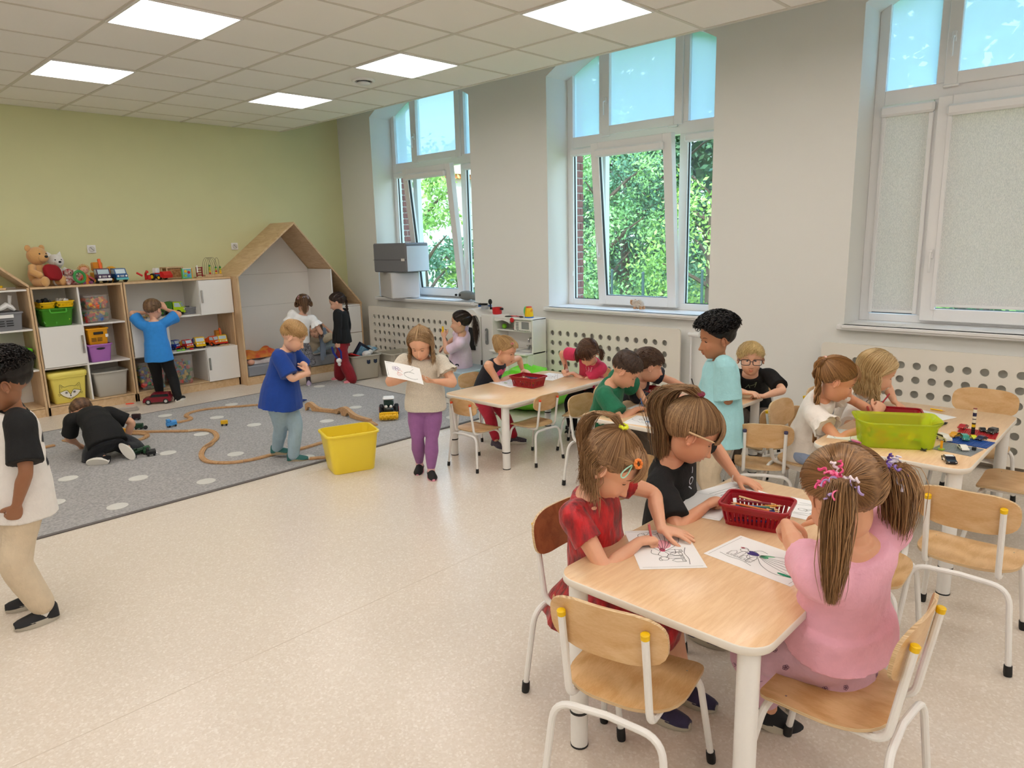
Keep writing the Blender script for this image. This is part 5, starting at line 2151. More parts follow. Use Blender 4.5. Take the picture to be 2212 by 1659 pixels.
def bin_(name, label, loc, rz, w, d, h, m, cat='bin', group=None, **kw):
 t_ = thing(name, label, cat, loc, rz, group)
 obj('body', bin_mb(w, d, h, **kw), m, t_, ang=40)
 return t_

def blocks_fill(t_, w, d, h, cols, n, seed, size=(.026, .055)):
 """loose toy bricks filling a tub: a pile nobody could count"""
 r = np.random.default_rng(seed)
 for k, c in enumerate(cols):
  mb = MB()
  for i in range(n // len(cols)):
   s_ = r.uniform(*size, 3) * (1, .8, .6)
   p_ = (r.uniform(-.5, .5) * (w - .04), r.uniform(-.5, .5) * (d - .04), r.uniform(.02, h))
   mb.box((0, 0, 0), s_, .002, M=euler(*r.uniform(0, 3, 3), p_))
  obj('toy_bricks', mb, mat('brick_plastic_%s' % c, c, .35), t_, kind='stuff', smooth=False)

def strokes(mb, lines, w_, z, M=None, mi=0):
 """flat ribbons following 2-D lines at height z"""
 for L in lines:
  P = np.array(L, float)
  if len(P) < 2:
   continue
  T = np.gradient(P, axis=0)
  T /= np.linalg.norm(T, axis=1)[:, None] + 1e-9
  N = np.stack([-T[:, 1], T[:, 0]], 1) * w_ / 2
  k = len(P)
  V = np.concatenate([np.c_[P + N, np.full(k, z)], np.c_[P - N, np.full(k, z)]])
  mb.add(V, [(i, i + k, i + k + 1, i + 1) for i in range(k - 1)], mi, M)

def arc(cx, cy, rx, ry, a0, a1, n=12):
 t_ = np.linspace(R(a0), R(a1), n)
 return np.stack([cx + rx * np.cos(t_), cy + ry * np.sin(t_)], 1)

# cabinet 1 contents
def clearbin(label, loc, w, d, h, m, cols, seed, name='storage_box', n=90, **kw):
 t_ = bin_(name, label, loc, 0, w, d, h, m, 'box', **kw)
 blocks_fill(t_, w * .86, d * .86, h * .72, cols, n, seed)
 return t_

cl_green = clear('clear_green', '#7ed652', .32)
cl_white = clear('clear_plastic', '#f6f3f0', .14)
g_ = clearbin('translucent green tub of building blocks under yellow baskets', (1.955, 8.13, .864), .30, .30, .175, cl_green, ['#8fbf2a', '#4f9e2d', '#b7cf3e'], 1, 'storage_tub', 70)
hd_ = MB()
hd_.tube(fillet([(-.07, -.15, .17), (-.07, -.165, .135), (.07, -.165, .135), (.07, -.15, .17)], .02), .007, 8)
obj('handle', hd_, plastic('green', '#4fae2f'), g_)

def slotted(name, label, loc, rz, w, d, h, m, cat='basket', group=None, tilt=None, taper=.86, bars=12, loop=False):
 """basket of upright bars between a rim and a base band"""
 t_ = thing(name, label, cat, loc, rz, group)
 mb = MB()
 rr_ = .022
 bw, bd = w * taper, d * taper
 ring = lambda a, b_, r_, z: rrect(a, b_, r_, 4, z)
 mb.loft([ring(w - .014, d - .014, rr_, h - .012), ring(w, d, rr_ + .006, h - .010), ring(w, d, rr_ + .006, h - .002), ring(w - .004, d - .004, rr_ + .004, h), ring(w - .018, d - .018, rr_, h - .001), ring(w - .018, d - .018, rr_, h - .012)], False, False)
 mb.loft([ring(w - .018, d - .018, rr_, h - .012), ring(w - .014, d - .014, rr_, h - .012)], False, False)
 f1 = lambda z: taper + (1 - taper) * z / h
 for z0, z1 in ((0, .014), (h - .03, h - .011)):
  a0, a1 = f1(z0), f1(z1)
  ww, dd = w - .014, d - .014
  mb.loft([ring(ww * a0, dd * a0, rr_, z0), ring(ww * a1, dd * a1, rr_, z1), ring(ww * a1 - .006, dd * a1 - .006, rr_, z1), ring(ww * a0 - .006, dd * a0 - .006, rr_, z0 + .001)], z0 == 0, z0 == 0)
 mb.box((0, 0, .003), (bw - .02, bd - .02, .004))
 z0, z1 = .012, h - .028
 ww, dd = w - .02, d - .02
 for ax_, L_, o_ in ((0, ww, dd), (1, dd, ww)):
  n_ = int(bars * L_ / ww)
  for k in range(n_ + 1):
   u = -1 + 2 * k / n_
   for s_ in (-1, 1):
    a0, a1 = f1(z0), f1(z1)
    p0 = [u * (L_ - .04) / 2 * a0, s_ * (o_ / 2) * a0]
    p1 = [u * (L_ - .04) / 2 * a1, s_ * (o_ / 2) * a1]
    if ax_:
     p0, p1 = p0[::-1], p1[::-1]
    mb.tube([(p0[0], p0[1], z0), (p1[0], p1[1], z1)], .0055, 4)
 obj('basket_body', mb, m, t_, smooth=False)
 return t_

def pencils(base, rz, w, d, n, seed, z=.02, h=.05):
 """loose pencils lying in a basket, each one a thing"""
 cols = ['#1c1c22', '#27408b', '#c23b22', '#e39a2f', '#20242c', '#3f7fc1', '#e9c18a', '#6b2d5c', '#2f7d4f', '#101014', '#d8742a', '#8a1f2d']
 names = ['black', 'navy', 'red', 'orange', 'charcoal', 'light blue', 'natural wood', 'plum', 'green', 'ink black', 'amber', 'maroon']
 r = np.random.default_rng(seed)
 c, s = math.cos(rz), math.sin(rz)
 for k in range(n):
  mb = MB()
  L = .13
  a = r.uniform(-.35, .35) + (PI if r.random() < .5 else 0)
  y = r.uniform(-.32, .32) * d
  x = r.uniform(-.12, .12) * w
  mb.tube([(-L / 2, 0, 0), (L / 2 - .018, 0, 0)], .0038, 6)
  q = mb
  o = obj('pencil', q, mat('pencil_' + names[k % 12].replace(' ', '_'), cols[k % 12], .4), loc=(base[0] + c * x - s * y, base[1] + s * x + c * y, base[2] + z + h * k / n), rot=(0, R(r.uniform(-9, 9)), rz + a))
  tip = MB()
  tip.tube([(L / 2 - .018, 0, 0), (L / 2, 0, 0)], [.0038, .0006], 6)
  obj('tip', tip, mat('pencil_wood', '#e3bd8c', .6), o)
  yield o, names[k % 12]

yel = plastic('yellow', '#f3c610')
yb1 = slotted('basket', 'yellow slotted basket on the green tub, nearer the shelf side', (1.88, 8.10, 1.04), .1, .15, .2, .06, yel, group='yellow baskets')
yb2 = slotted('basket', 'yellow slotted basket on the green tub, overlapping toward the divider', (2.035, 8.06, 1.045), -.05, .16, .18, .062, yel, group='yellow baskets', bars=8)
for k, (x, c) in enumerate(((1.87, '#1f2126'), (2.03, '#d9d6d0'))):
 mb = MB()
 r = np.random.default_rng(k)
 for i in range(14):
  mb.ball((r.uniform(-.05, .05), r.uniform(-.06, .06), r.uniform(0, .03)), r.uniform(.012, .022), 8)
 o = obj('toy_pile', mb, mat('toy_pile%d' % k, c, .6), loc=(x, 8.07, 1.09))
 tag(o, ['dark small toys heaped in a yellow basket', 'pale small toys heaped in a yellow basket'][k], 'toys', kind='stuff')
clearbin('clear box of red and blue snap blocks on a shelf', (2.31, 8.1, .864), .245, .28, .135, cl_white, ['#d83a2e', '#3c6fb5', '#eac545', '#2f8f57'], 2, n=120)
clearbin('clear box of orange toy figures stacked on another clear box', (2.31, 8.1, 1.0), .24, .27, .14, cl_white, ['#ef6a32', '#d9322c', '#f2b43c', '#3f8e5a'], 3, n=120)
o_ = bin_('storage_bin', 'orange lidless bin stacked on the violet bin', (2.27, 8.07, .648), 0, .205, .25, .165, plastic('orange_yellow', '#f2a712'), 'bin', r=.012, taper=.92)
sl = MB()
sl.box((0, -.1235, .115), (.09, .004, .026), .002)
for k in range(3):
 sl.box((-.045, -.1195 + .002 * k, .065 - k * .014), (.045, .004, .005))
 sl.box((.01, -.1195 + .002 * k, .065 - k * .014), (.045, .004, .005))
obj('slots', sl, blk, o_, smooth=False)
obj('sticker', MB().box((.075, -.1245, .085), (.026, .002, .032)), paper_m, o_, smooth=False)
o_ = bin_('storage_bin', 'violet bin with dark hand slot under the orange bin', (2.275, 8.07, .47), 0, .235, .26, .18, plastic('violet', '#b573c3'), 'bin', r=.02, taper=.84)
obj('hand_slot', MB().ball((0, -.119, .135), (.042, .004, .011), 12), blk, o_)
fox = bin_('fox_bin', 'pale yellow lidded bin with a printed fox face', (1.955, 8.115, .098), 0, .34, .31, .27, plastic('pale_yellow', '#f1e06c'), 'bin', taper=.86, r=.03)
mb = MB()
mb.loft([rrect(.345, .315, .04, 4, .268), rrect(.35, .32, .045, 4, .275), rrect(.35, .32, .045, 4, .3), rrect(.335, .305, .04, 4, .312), rrect(.30, .27, .04, 4, .315)])
lid_ = obj('lid', mb, plastic('pale_yellow', '#f1e06c'), fox)
fp = MB()
MF = euler(PI / 2 - .0, 0, 0, (0, -.1465, 0)) @ euler(0, 0, 0)
s_ = .0
face = [(-.095, .115), (-.09, .15), (-.085, .195), (-.05, .165), (-.02, .17), (.02, .17), (.05, .165), (.085, .195), (.09, .15), (.095, .115), (.08, .09), (.06, .07), (.03, .05), (0, .035), (-.03, .05), (-.06, .07), (-.08, .09), (-.095, .115)]
strokes(fp, [cr(face, 3), arc(-.035, .105, .011, .011, 0, 360), arc(.035, .105, .011, .011, 0, 360), cr([(-.095, .115), (-.06, .125), (-.03, .13), (-.01, .1), (0, .075)], 4), cr([(.095, .115), (.06, .125), (.03, .13), (.01, .1), (0, .075)], 4),
    cr([(-.02, .055), (-.01, .048), (0, .052), (.01, .048), (.02, .055)], 4), [(-.078, .18), (-.07, .155), (-.06, .168)], [(.078, .18), (.07, .155), (.06, .168)], [(-.09, .1), (-.11, .095)], [(-.085, .09), (-.105, .08)], [(.09, .1), (.11, .095)], [(.085, .09), (.105, .08)]], .0032, .0005, MF)
for x in (-.035, .035, 0):
 n0 = 10
 an = np.arange(n0) * 2 * PI / n0
 fp.add(np.c_[x + .007 * np.cos(an), (.105 if x else .07) + .006 * np.sin(an), np.full(n0, .0007)], [tuple(range(n0))], 0, MF)
for v_ in fp.v:
 v_[:, 1] += -(v_[:, 2] - .02) * .088 + .012
obj('fox_print', fp, ink, fox, smooth=False, label='black line print of a fox face')
wt = MB()
q = np.array([(-.09, .112), (-.06, .122), (-.03, .127), (-.012, .1), (0, .078), (.012, .1), (.03, .127), (.06, .122), (.09, .112), (.06, .075), (0, .04), (-.06, .075)])
wt.add(np.c_[q, np.zeros(len(q))], [tuple(range(len(q)))], 0, MF)
for v_ in wt.v:
 v_[:, 1] += -(v_[:, 2] - .02) * .088 + .012
obj('fox_cheeks', wt, mat('print_white', '#f3efe2', .5), fox, smooth=False)
lp = MB()
strokes(lp, [arc(0, -.03, .08, .035, 0, 360, 24), arc(.02, -.04, .03, .02, 180, 380)], .003, .3162)
obj('lid_print', lp, ink, lid_, smooth=False)
gb = bin_('storage_bin', 'large light grey open bin at bottom of shelf unit', (2.345, 8.115, .098), 0, .345, .31, .26, plastic('light_grey', '#bdb9af'), 'bin', taper=.84)
mb = MB()
for k in range(4):
 mb.ball((.02 * k - .06, .05, .215), .018, 8)
obj('blue_toys', mb, plastic('sky', '#4f9bd9'), gb, kind='stuff')
# left unit contents
o_ = bin_('storage_bin', 'grey handled bin holding white toy shoe at left edge', (1.52, 8.1, .864), 0, .30, .28, .17, plastic('mid_grey', '#86878c'), 'bin', taper=.9, r=.015)
sl = MB()
for k in range(3):
 for j in range(2):
  sl.box((-.04 + .07 * j, -.128, .09 - k * .022), (.055, .004, .007))
obj('slots', sl, blk, o_, smooth=False)
obj('label_plate', MB().box((.0, -.136, .135), (.13, .004, .03)), paper_m, o_, smooth=False)
mb = MB()
mb.tube([(-.08, 0, .0), (-.02, 0, .02), (.03, 0, .05), (.06, 0, .03), (.09, 0, .0)], [.012, .03, .04, .035, .02], 10, flat=.8)
mb.tube([(.06, .03, .04), (.075, .03, .14)], [.012, .018], 8)
o = obj('toy_shoe', mb, paper_m, loc=(1.53, 8.06, 1.045))
tag(o, 'white toy roller shoe sticking out of the grey bin', 'toy shoe')
mb = MB()
for k in range(5):
 mb.tube([(-.08 + .03 * k, .03, -.02), (-.06 + .03 * k, .02, .045)], .016, 7)
o = obj('blue_cloth_toy', mb, plastic('dark_blue', '#1c2c5e'), loc=(1.42, 8.1, 1.04))
tag(o, 'dark blue toys heaped in the grey bin beside the white shoe', 'toys', kind='stuff')
GL = bin_('storage_bin', 'bright green lidded box on the middle shelf at left', (1.56, 8.1, .47), 0, .27, .28, .19, plastic('grass_green', '#5cc21d'), 'bin', taper=.92, r=.01)
obj('lid', MB().loft([rrect(.27, .28, .02, 4, .188), rrect(.275, .285, .02, 4, .2), rrect(.26, .27, .02, 4, .206)]), plastic('grass_green', '#5cc21d'), GL)
mb = MB()
mb.box((0, 0, .01), (.14, .09, .02), .004)
o = obj('bead_toy', mb, birch, loc=(1.50, 8.05, 1.24))
mk = MB()
mk.cyl((.04, 0, .03), .014, .02, 10)
obj('bead', mk, yel, o)
mk = MB()
mk.tube([(-.02, 0, .02), (-.03, 0, .13)], .0016, 5)
obj('wire', mk, ink, o)
tag(o, 'small wooden bead toy base on the left sloped unit', 'toy')

# cabinet 2 contents
bx1 = clearbin('tall clear tub of coloured bricks left of the azure shirt boy legs', (2.76, 8.12, .098), .30, .30, .30, cl_white, ['#d8453b', '#3d8f4d', '#e8c93a', '#3c6fb5', '#9a3f7d'], 5, n=170)
bx2 = clearbin('tall clear tub of blue and red bricks right of the azure shirt boy legs', (3.08, 8.12, .098), .26, .30, .33, cl_white, ['#4c97d8', '#d8453b', '#e8c93a', '#3d8f4d'], 6, n=150)

# ------------------------------------------------------------------ toy vehicles
def wheel(root, x, y, r, w, tyre, hub, name='wheel'):
 mb = MB()
 mb.cyl((0, 0, 0), r, w, 18, axis='y', b=r * .15)
 o_ = obj(name, mb, tyre, root, loc=(x, y, r))
 mb = MB()
 mb.cyl((0, -w * .52, 0), r * .55, w * .1, 12, axis='y')
 mb.cyl((0, w * .52, 0), r * .55, w * .1, 12, axis='y')
 obj('hub', mb, hub, o_)
 return o_

def toy_car(label, loc, rz, L, W, H, m, glass=None, hub=None, roof=None, group='toy cars', style='car', name='toy_car', stripe=None):
 """+X is forward"""
 t_ = thing(name, label, 'toy car', loc, rz, group)
 g = glass or mat('toy_glass', '#15181d', .15)
 r = H * .24
 b_ = MB()
 if style == 'suv':
  prof = [(-.5, .2), (-.5, .62), (-.47, .66), (-.44, .95), (.16, .97), (.27, .66), (.46, .58), (.5, .4), (.5, .2)]
  win = [(-.43, .66), (-.41, .9), (.14, .92), (.235, .66)]
 elif style == 'pickup':
  prof = [(-.5, .2), (-.5, .55), (-.1, .55), (-.06, .9), (.16, .9), (.27, .58), (.48, .52), (.5, .2)]
  win = [(-.08, .58), (-.05, .85), (.14, .85), (.24, .58)]
 else:
  prof = [(-.5, .25), (-.5, .55), (-.42, .62), (-.3, .66), (-.2, .94), (.08, .97), (.24, .63), (.46, .52), (.5, .4), (.5, .22)]
  win = [(-.28, .65), (-.185, .9), (.065, .92), (.21, .65)]
 P = [(a * L, q * H) for a, q in prof]
 b_.prism(P, -W / 2 * .97, W / 2 * .97, 'y')
 body = obj('body', b_, m, t_, ang=30)
 wn = MB()
 wn.prism([(a * L, q * H) for a, q in win], -W / 2 * .985, W / 2 * .985, 'y')
 i0 = len(win) - 2
 a, c = win[i0], win[i0 + 1]
 d_ = nrm(np.array([c[0] * L - a[0] * L, 0, c[1] * H - a[1] * H]))
 n_ = np.array([-d_[2], 0, d_[0]]) * -1
 wn.add([np.array([q[0] * L, y, q[1] * H]) + n_ * .03 * H + np.array([.02 * L, 0, 0]) for q, y in ((a, -W * .4), (a, W * .4), (c, W * .4), (c, -W * .4))], [(0, 1, 2, 3)])
 obj('window', wn, g, t_, smooth=False)
 if roof is not None:
  ro = MB()
  ro.box(((-.06) * L, 0, .97 * H), (.26 * L, W * .8, .03 * H), .002)
  ro.box((-.06 * L, -W * .4925, .42 * H), (.3 * L, .004 * W + .0008, .3 * H))
  ro.box((-.06 * L, W * .4925, .42 * H), (.3 * L, .004 * W + .0008, .3 * H))
  obj('trim_panel', ro, roof, t_, smooth=False)
 lt = MB()
 for s_ in (-1, 1):
  lt.box((.5 * L, s_ * W * .34, .45 * H), (.02 * L, W * .16, .1 * H), .001)
 obj('headlights', lt, mat('toy_lamp', '#f0ead8', .2), t_)
 for sx in (-.31, .31):
  for sy in (-1, 1):
   wheel(t_, sx * L, sy * W * .43, r, W * .16, blk, hub or mat('toy_hub', '#b9b9bb', .3))
 return t_

def toy_truck(label, loc, rz, s_, cab, bed, kind, bumper=None, wheelm=None, group='toy trucks', name='toy_truck'):
 """+X forward, about .3 m long at s_=1"""
 t_ = thing(name, label, 'toy truck', loc, rz, group, s_)
 c = MB()
 c.prism([(.03, .04), (.15, .04), (.155, .09), (.135, .1), (.11, .165), (.03, .17)], -.07, .07, 'y')
 cb = obj('cab', c, cab, t_, ang=25)
 g = MB()
 g.prism([(.045, .105), (.125, .105), (.104, .158), (.045, .158)], -.0715, .0715, 'y')
 g.add([(.134, -.058, .106), (.134, .058, .106), (.1135, .058, .158), (.1135, -.058, .158)], [(0, 1, 2, 3)])
 obj('window', g, mat('toy_window', '#b8cdd6', .2), cb, smooth=False)
 lt = MB()
 for y in (-.048, .048):
  lt.cyl((.156, y, .078), .012, .008, 12, axis='x')
 obj('headlight', lt, paper_m, cb)
 gl = MB()
 for k in range(5):
  gl.box((.1565, -.02 + .01 * k, .078), (.004, .004, .022))
 obj('grille', gl, paper_m, cb, smooth=False)
 ch = MB()
 ch.box((0, 0, .042), (.3, .09, .022), .004)
 obj('chassis', ch, blk, t_)
 bm_ = MB()
 bm_.box((.158, 0, .044), (.018, .15, .026), .006)
 obj('bumper', bm_, bumper or paper_m, t_)
 b_ = MB()
 if kind == 'dump':
  z = .065
  b_.prism([(-.16, z + .02), (-.15, z), (.015, z), (.02, z + .09)], -.072, -.062, 'y')
  b_.prism([(-.16, z + .02), (-.15, z), (.015, z), (.02, z + .09)], .062, .072, 'y')
  b_.box((-.07, 0, z + .004), (.16, .13, .01))
  b_.box((.016, 0, z + .05), (.01, .14, .1))
  obj('dump_bed', b_, bed, t_, smooth=False)
 elif kind == 'mixer':
  b_.lathe([(.0001, -.1), (.03, -.095), (.06, -.03), (.062, .02), (.04, .075), (.02, .09), (.0001, .09)], M=euler(0, -R(72), 0, (-.065, 0, .13)))
  obj('drum', b_, bed, t_)
 elif kind == 'garbage':
  b_.prism([(-.15, .055), (.02, .055), (.02, .165), (-.04, .18), (-.13, .16), (-.155, .11)], -.068, .068, 'y')
  obj('hopper', b_, bed, t_, ang=25)
  r_ = MB()
  for k in range(4):
   r_.box((-.12 + .04 * k, 0, .11), (.006, .142, .1))
  obj('ribs', r_, bed, t_, smooth=False)
 elif kind == 'crane':
  b_.box((-.07, 0, .09), (.14, .13, .07), .008)
  obj('bed', b_, bed, t_)
  c_ = MB()
  c_.box((0, 0, .0), (.03, .03, .16), .004, M=euler(0, -R(20), 0, (-.02, .02, .2)))
  obj('crane_arm', c_, mat('toy_orange', '#f0641e', .35), t_)
  u = MB()
  u.box((-.075, 0, .19), (.1, .1, .1), .01)
  obj('bucket', u, mat('toy_amber', '#d88a1c', .4), t_)
 wr = .034
 for x in (-.105, .09):
  for y in (-1, 1):
   wheel(t_, x, y * .066, wr, .034, wheelm or blk, mat('toy_hub2', '#55585e', .4) if bed is None else bed)
 return t_

TT = 1.2525
amber = plastic('amber', '#eaa41a')
redp = plastic('red', '#cf1f22')
bluep = plastic('blue', '#2c6fc4')
dkp = plastic('plum', '#43284f')
toy_truck('purple toy crane truck with orange arm on top of the shelf unit', (2.405, 8.1, TT), -R(90), .88, dkp, amber, 'crane')
toy_truck('blue toy cement mixer with orange drum beside the purple truck', (2.555, 8.12, TT), -R(80), .85, plastic('deep_blue', '#14528f'), amber, 'mixer', plastic('aqua', '#63bcc4'))
toy_truck('red and orange toy dumper in the middle of the truck row', (3.17, 8.12, .474), -R(75), .62, redp, amber, 'dump', amber)
toy_truck('yellow and blue toy dumper with raised blue bed', (3.31, 8.1, .474), -R(95), .72, yel, plastic('cobalt', '#1f3ea8'), 'dump', yel)
toy_truck('orange open toy wagon in the truck row', (3.46, 8.12, .474), -R(60), .66, plastic('orange', '#ef5b20'), plastic('orange', '#ef5b20'), 'dump', plastic('orange', '#ef5b20'))
toy_truck('red and yellow toy lorry with roof, rightmost in the truck row', (3.58, 8.12, .474), -R(95), .68, yel, redp, 'crane', redp)
toy_truck('blue tipper in shadow behind the red toy dumper', (3.06, 8.2, .474), -R(60), .62, plastic('cobalt', '#1f3ea8'), plastic('cobalt', '#1f3ea8'), 'dump', redp)
toy_truck('lime green toy garbage truck beside the boy in azure', (3.10, 8.16, .86), -R(35), .85, plastic('lime', '#b6d816'), plastic('leaf', '#3f7a2a'), 'garbage', plastic('lime', '#b6d816'), plastic('tyre', '#1c1c1e'))
slotted('basket', 'grey slotted basket on top shelf by the white door', (3.255, 8.15, .86), 0, .17, .2, .08, plastic('mid_grey', '#86878c'), bars=9)
for k, (x, z, w_) in enumerate(((2.66, .86, .15), (2.80, .86, .1))):
 toy_car(['black and grey toy racing car on top shelf left of boy', 'dark toy car partly hidden by the boy at the shelf'][k], (x, 8.05, z), R(190), w_, .05, .04, [plastic('charcoal', '#2a2c31'), plastic('tan', '#c9a86b')][k])
for k, (x, c) in enumerate(((3.05, '#69c22a'), (3.10, '#8bd23c'), (3.19, '#d2262c'))):
 o = obj('toy_brick', MB().box((0, 0, .008), (.04, .018, .016), .002), mat('loose%d' % k, c, .35), loc=(x, 7.99, .4735))
 tag(o, ['green toy brick on shelf edge next to the boy', 'lime toy brick on the shelf edge', 'small red toy brick on the shelf edge'][k], 'toy brick')
for k in range(2):
 o = obj('wooden_plank', MB().box((0, 0, .004), (.13 - .03 * k, .03, .007), .001), birch, loc=(3.55 + .02 * k, 7.985, .4735 + .0075 * k), rot=(0, 0, .15 * k))
 tag(o, ['thin wooden toy plank on shelf edge below the yellow lorry', 'shorter wooden toy plank lying across another'][k], 'toy plank')

# toy tractor, frame box, activity cube, gear board, bead maze on the top
tr = thing('toy_tractor', 'toy tractor with blue cab and red front loader', 'toy tractor', (2.985, 8.12, TT), -R(60))
mb = MB()
mb.box((0, 0, .055), (.12, .05, .04), .01)
obj('body', mb, plastic('light_blue', '#5b9ce0'), tr)
mb = MB()
mb.box((-.03, 0, .1), (.055, .055, .055), .008)
obj('cab', mb, paper_m, tr)
mb = MB()
mb.prism([(.07, .03), (.12, .02), (.125, .05), (.1, .09), (.07, .09)], -.065, .065, 'y')
mb.box((.04, -.045, .07), (.1, .012, .014), .003)
mb.box((.04, .045, .07), (.1, .012, .014), .003)
obj('loader', mb, redp, tr, ang=25)
for x, r in ((-.04, .036), (.045, .026)):
 for y in (-1, 1):
  wheel(tr, x, y * .045, r, .026, blk, yel)
ex = thing('toy_trailer', 'red toy trailer arm behind the blue cab tractor', 'toy', (2.875, 8.17, TT), -R(100))
mb = MB()
mb.tube(fillet([(-.03, 0, 0.005), (-.03, 0, .07), (.05, 0, .1), (.09, 0, .09)], .03), .013, 6)
mb.box((.0, .03, .03), (.06, .05, .05), .01)
mb.tube([(.02, -.04, .05), (.0, -.09, .085)], .011, 6)
obj('arm', mb, redp, ex)
ac = thing('activity_cube', 'wooden activity box with panels behind the gear picture', 'toy', (3.16, 8.2, TT), R(8))
for z in (.01, .125):
 obj('frame_board', MB().box((0, 0, z), (.2, .14, .014), .003), birch, ac)
for x in (-.093, .093):
 for y in (-.063, .063):
  obj('post', MB().box((x, y, .067), (.014, .014, .105), .002), birch, ac)
obj('panel', MB().box((0, 0, .067), (.16, .11, .1), .002), mat('panel_wood', '#b98c5a', .6, var=.4, vscale=40, col2='#8c5b32'), ac)
gbd = thing('gear_board', 'square picture toy with flower gears in green frame', 'toy', (3.255, 8.04, TT), R(3))
obj('backing', MB().box((0, 0, .056), (.105, .012, .105), .002), plastic('pale_aqua', '#79c3c9'), gbd)
obj('frame_side', MB().box((-.053, 0, .056), (.01, .022, .112), .002), plastic('leaf_green', '#4fae4a'), gbd)
obj('frame_side', MB().box((.053, 0, .056), (.01, .022, .112), .002), amber, gbd)
obj('frame_side', MB().box((0, 0, .108), (.1, .022, .008), .002), paper_m, gbd)
obj('frame_side', MB().box((0, 0, .004), (.1, .022, .008), .002), plastic('leaf_green', '#4fae4a'), gbd)
for x, z, c in ((-.018, .08, yel), (.018, .068, redp), (-.022, .035, plastic('lime2', '#9bc63a')), (.014, .032, plastic('sky', '#4f9bd9'))):
 mb = MB()
 pts_ = [((.017 if k % 2 else .013) * math.cos(2 * PI * k / 20), (.017 if k % 2 else .013) * math.sin(2 * PI * k / 20)) for k in range(20)]
 mb.prism(pts_, -.004, .004, 'y')
 mb.cyl((0, -.006, 0), .005, .006, 8, axis='y')
 obj('gear', mb, c, gbd, smooth=False, loc=(x, -.01, z))
rk = thing('ladder_toy', 'small dark red wooden ladder toy between gear board and bead maze', 'toy', (3.41, 8.08, TT))
obj('base', MB().box((0, 0, .006), (.1, .07, .012), .002), birch, rk)
for x in (-.03, .03):
 obj('post', MB().box((x, 0, .065), (.01, .02, .11), .002), plastic('dark_red', '#8f1720'), rk)
for k in range(4):
 obj('rung', MB().cyl((0, 0, .03 + .027 * k), .006, .07, 8, axis='x'), plastic('dark_red', '#8f1720'), rk)
obj('peg', MB().cyl((-.03, -.02, .1), .008, .08, 8), paper_m, rk)
bz = thing('bead_maze', 'bead maze with looping wires and green yellow wooden beads', 'toy', (3.55, 8.12, TT), R(0))
obj('base', MB().box((.02, 0, .016), (.2, .1, .032), .004), birch, bz)
for k in range(4):
 mb = MB()
 x0 = -.1 + .028 * k
 mb.tube([(x0 + .06 - .055 * math.cos(t_), -.02 + .012 * k, .03 + .16 * math.sin(t_) + .03 * (math.sin(t_) > .2)) for t_ in np.linspace(0, PI, 16)], .0016, 5)
 obj('wire', mb, ink, bz)
mb = MB()
mb.tube([(.1 - .012 + .022 * math.cos(t_) * (1 + .3 * math.sin(t_)), 0, .13 + .085 * math.sin(t_)) for t_ in np.linspace(-1.2, 4.4, 20)], .0016, 5)
obj('wire', mb, ink, bz)
BC = {'y': yel, 'g': plastic('bead_green', '#2e8b40'), 'l': plastic('bead_lime', '#b5c92a'), 'r': redp}
for x, seq in ((-.015, 'gllyr'[::-1]), (.055, 'yrlg'), (.105, 'yylg')):
 mb = MB()
 mb.tube([(x, -.03, .03), (x, -.03, .04 + .021 * len(seq))], .0025, 5)
 obj('rod', mb, ink, bz)
 for k, c in enumerate(seq):
  obj('bead', MB().ball((0, 0, 0), (.0125, .0125, .0105), 10), BC[c], bz, loc=(x, -.03, .043 + .021 * k))

# ------------------------------------------------------------------ plush toys on the shelf (plain generic ones)
def plush(name, label, loc, rz, s_, fur, belly, parts='bear', extra=None):
 t_ = thing(name, label, 'plush toy', loc, rz, sc_=s_)
 mb = MB()
 mb.ball((0, 0, .11), (.085, .095, .115), 20)
 obj('body', mb, fur, t_)
 h = MB()
 h.ball((.015, 0, .29), (.085, .092, .088), 22)
 h.ball((.085, 0, .27), (.045, .05, .04), 16)
 hd = obj('head', h, fur, t_)
 for s in (-1, 1):
  e_ = MB()
  if parts == 'cat':
   e_.tube([(0, s * .05, .35), (-.005, s * .075, .41)], [.04, .004], 8, flat=.5)
  elif parts == 'dog':
   e_.ball((-.0, s * .1, .29), (.02, .018, .055), 12)
  else:
   e_.ball((0, s * .075, .365), (.016, .032, .032), 14)
  obj('ear', e_, belly if parts == 'dog' else fur, hd)
  obj('eye', MB().ball((.088, s * .034, .31), (.008,) * 3, 10), blk, hd)
  a = MB()
  a.tube([(.02, s * .075, .19), (.07, s * .12, .14), (.12, s * .10, .11)], [.035, .034, .032], 12)
  a.ball((.125, s * .098, .108), .035, 12)
  obj('arm', a, fur, t_)
  l = MB()
  l.tube([(.03, s * .06, .04), (.11, s * .085, .04), (.17, s * .095, .042)], [.045, .042, .04], 12)
  l.ball((.18, s * .096, .048), (.028, .045, .05), 14)
  obj('leg', l, fur, t_)
 obj('nose', MB().ball((.128, 0, .283), (.012, .018, .013), 12), blk, hd)
 return t_

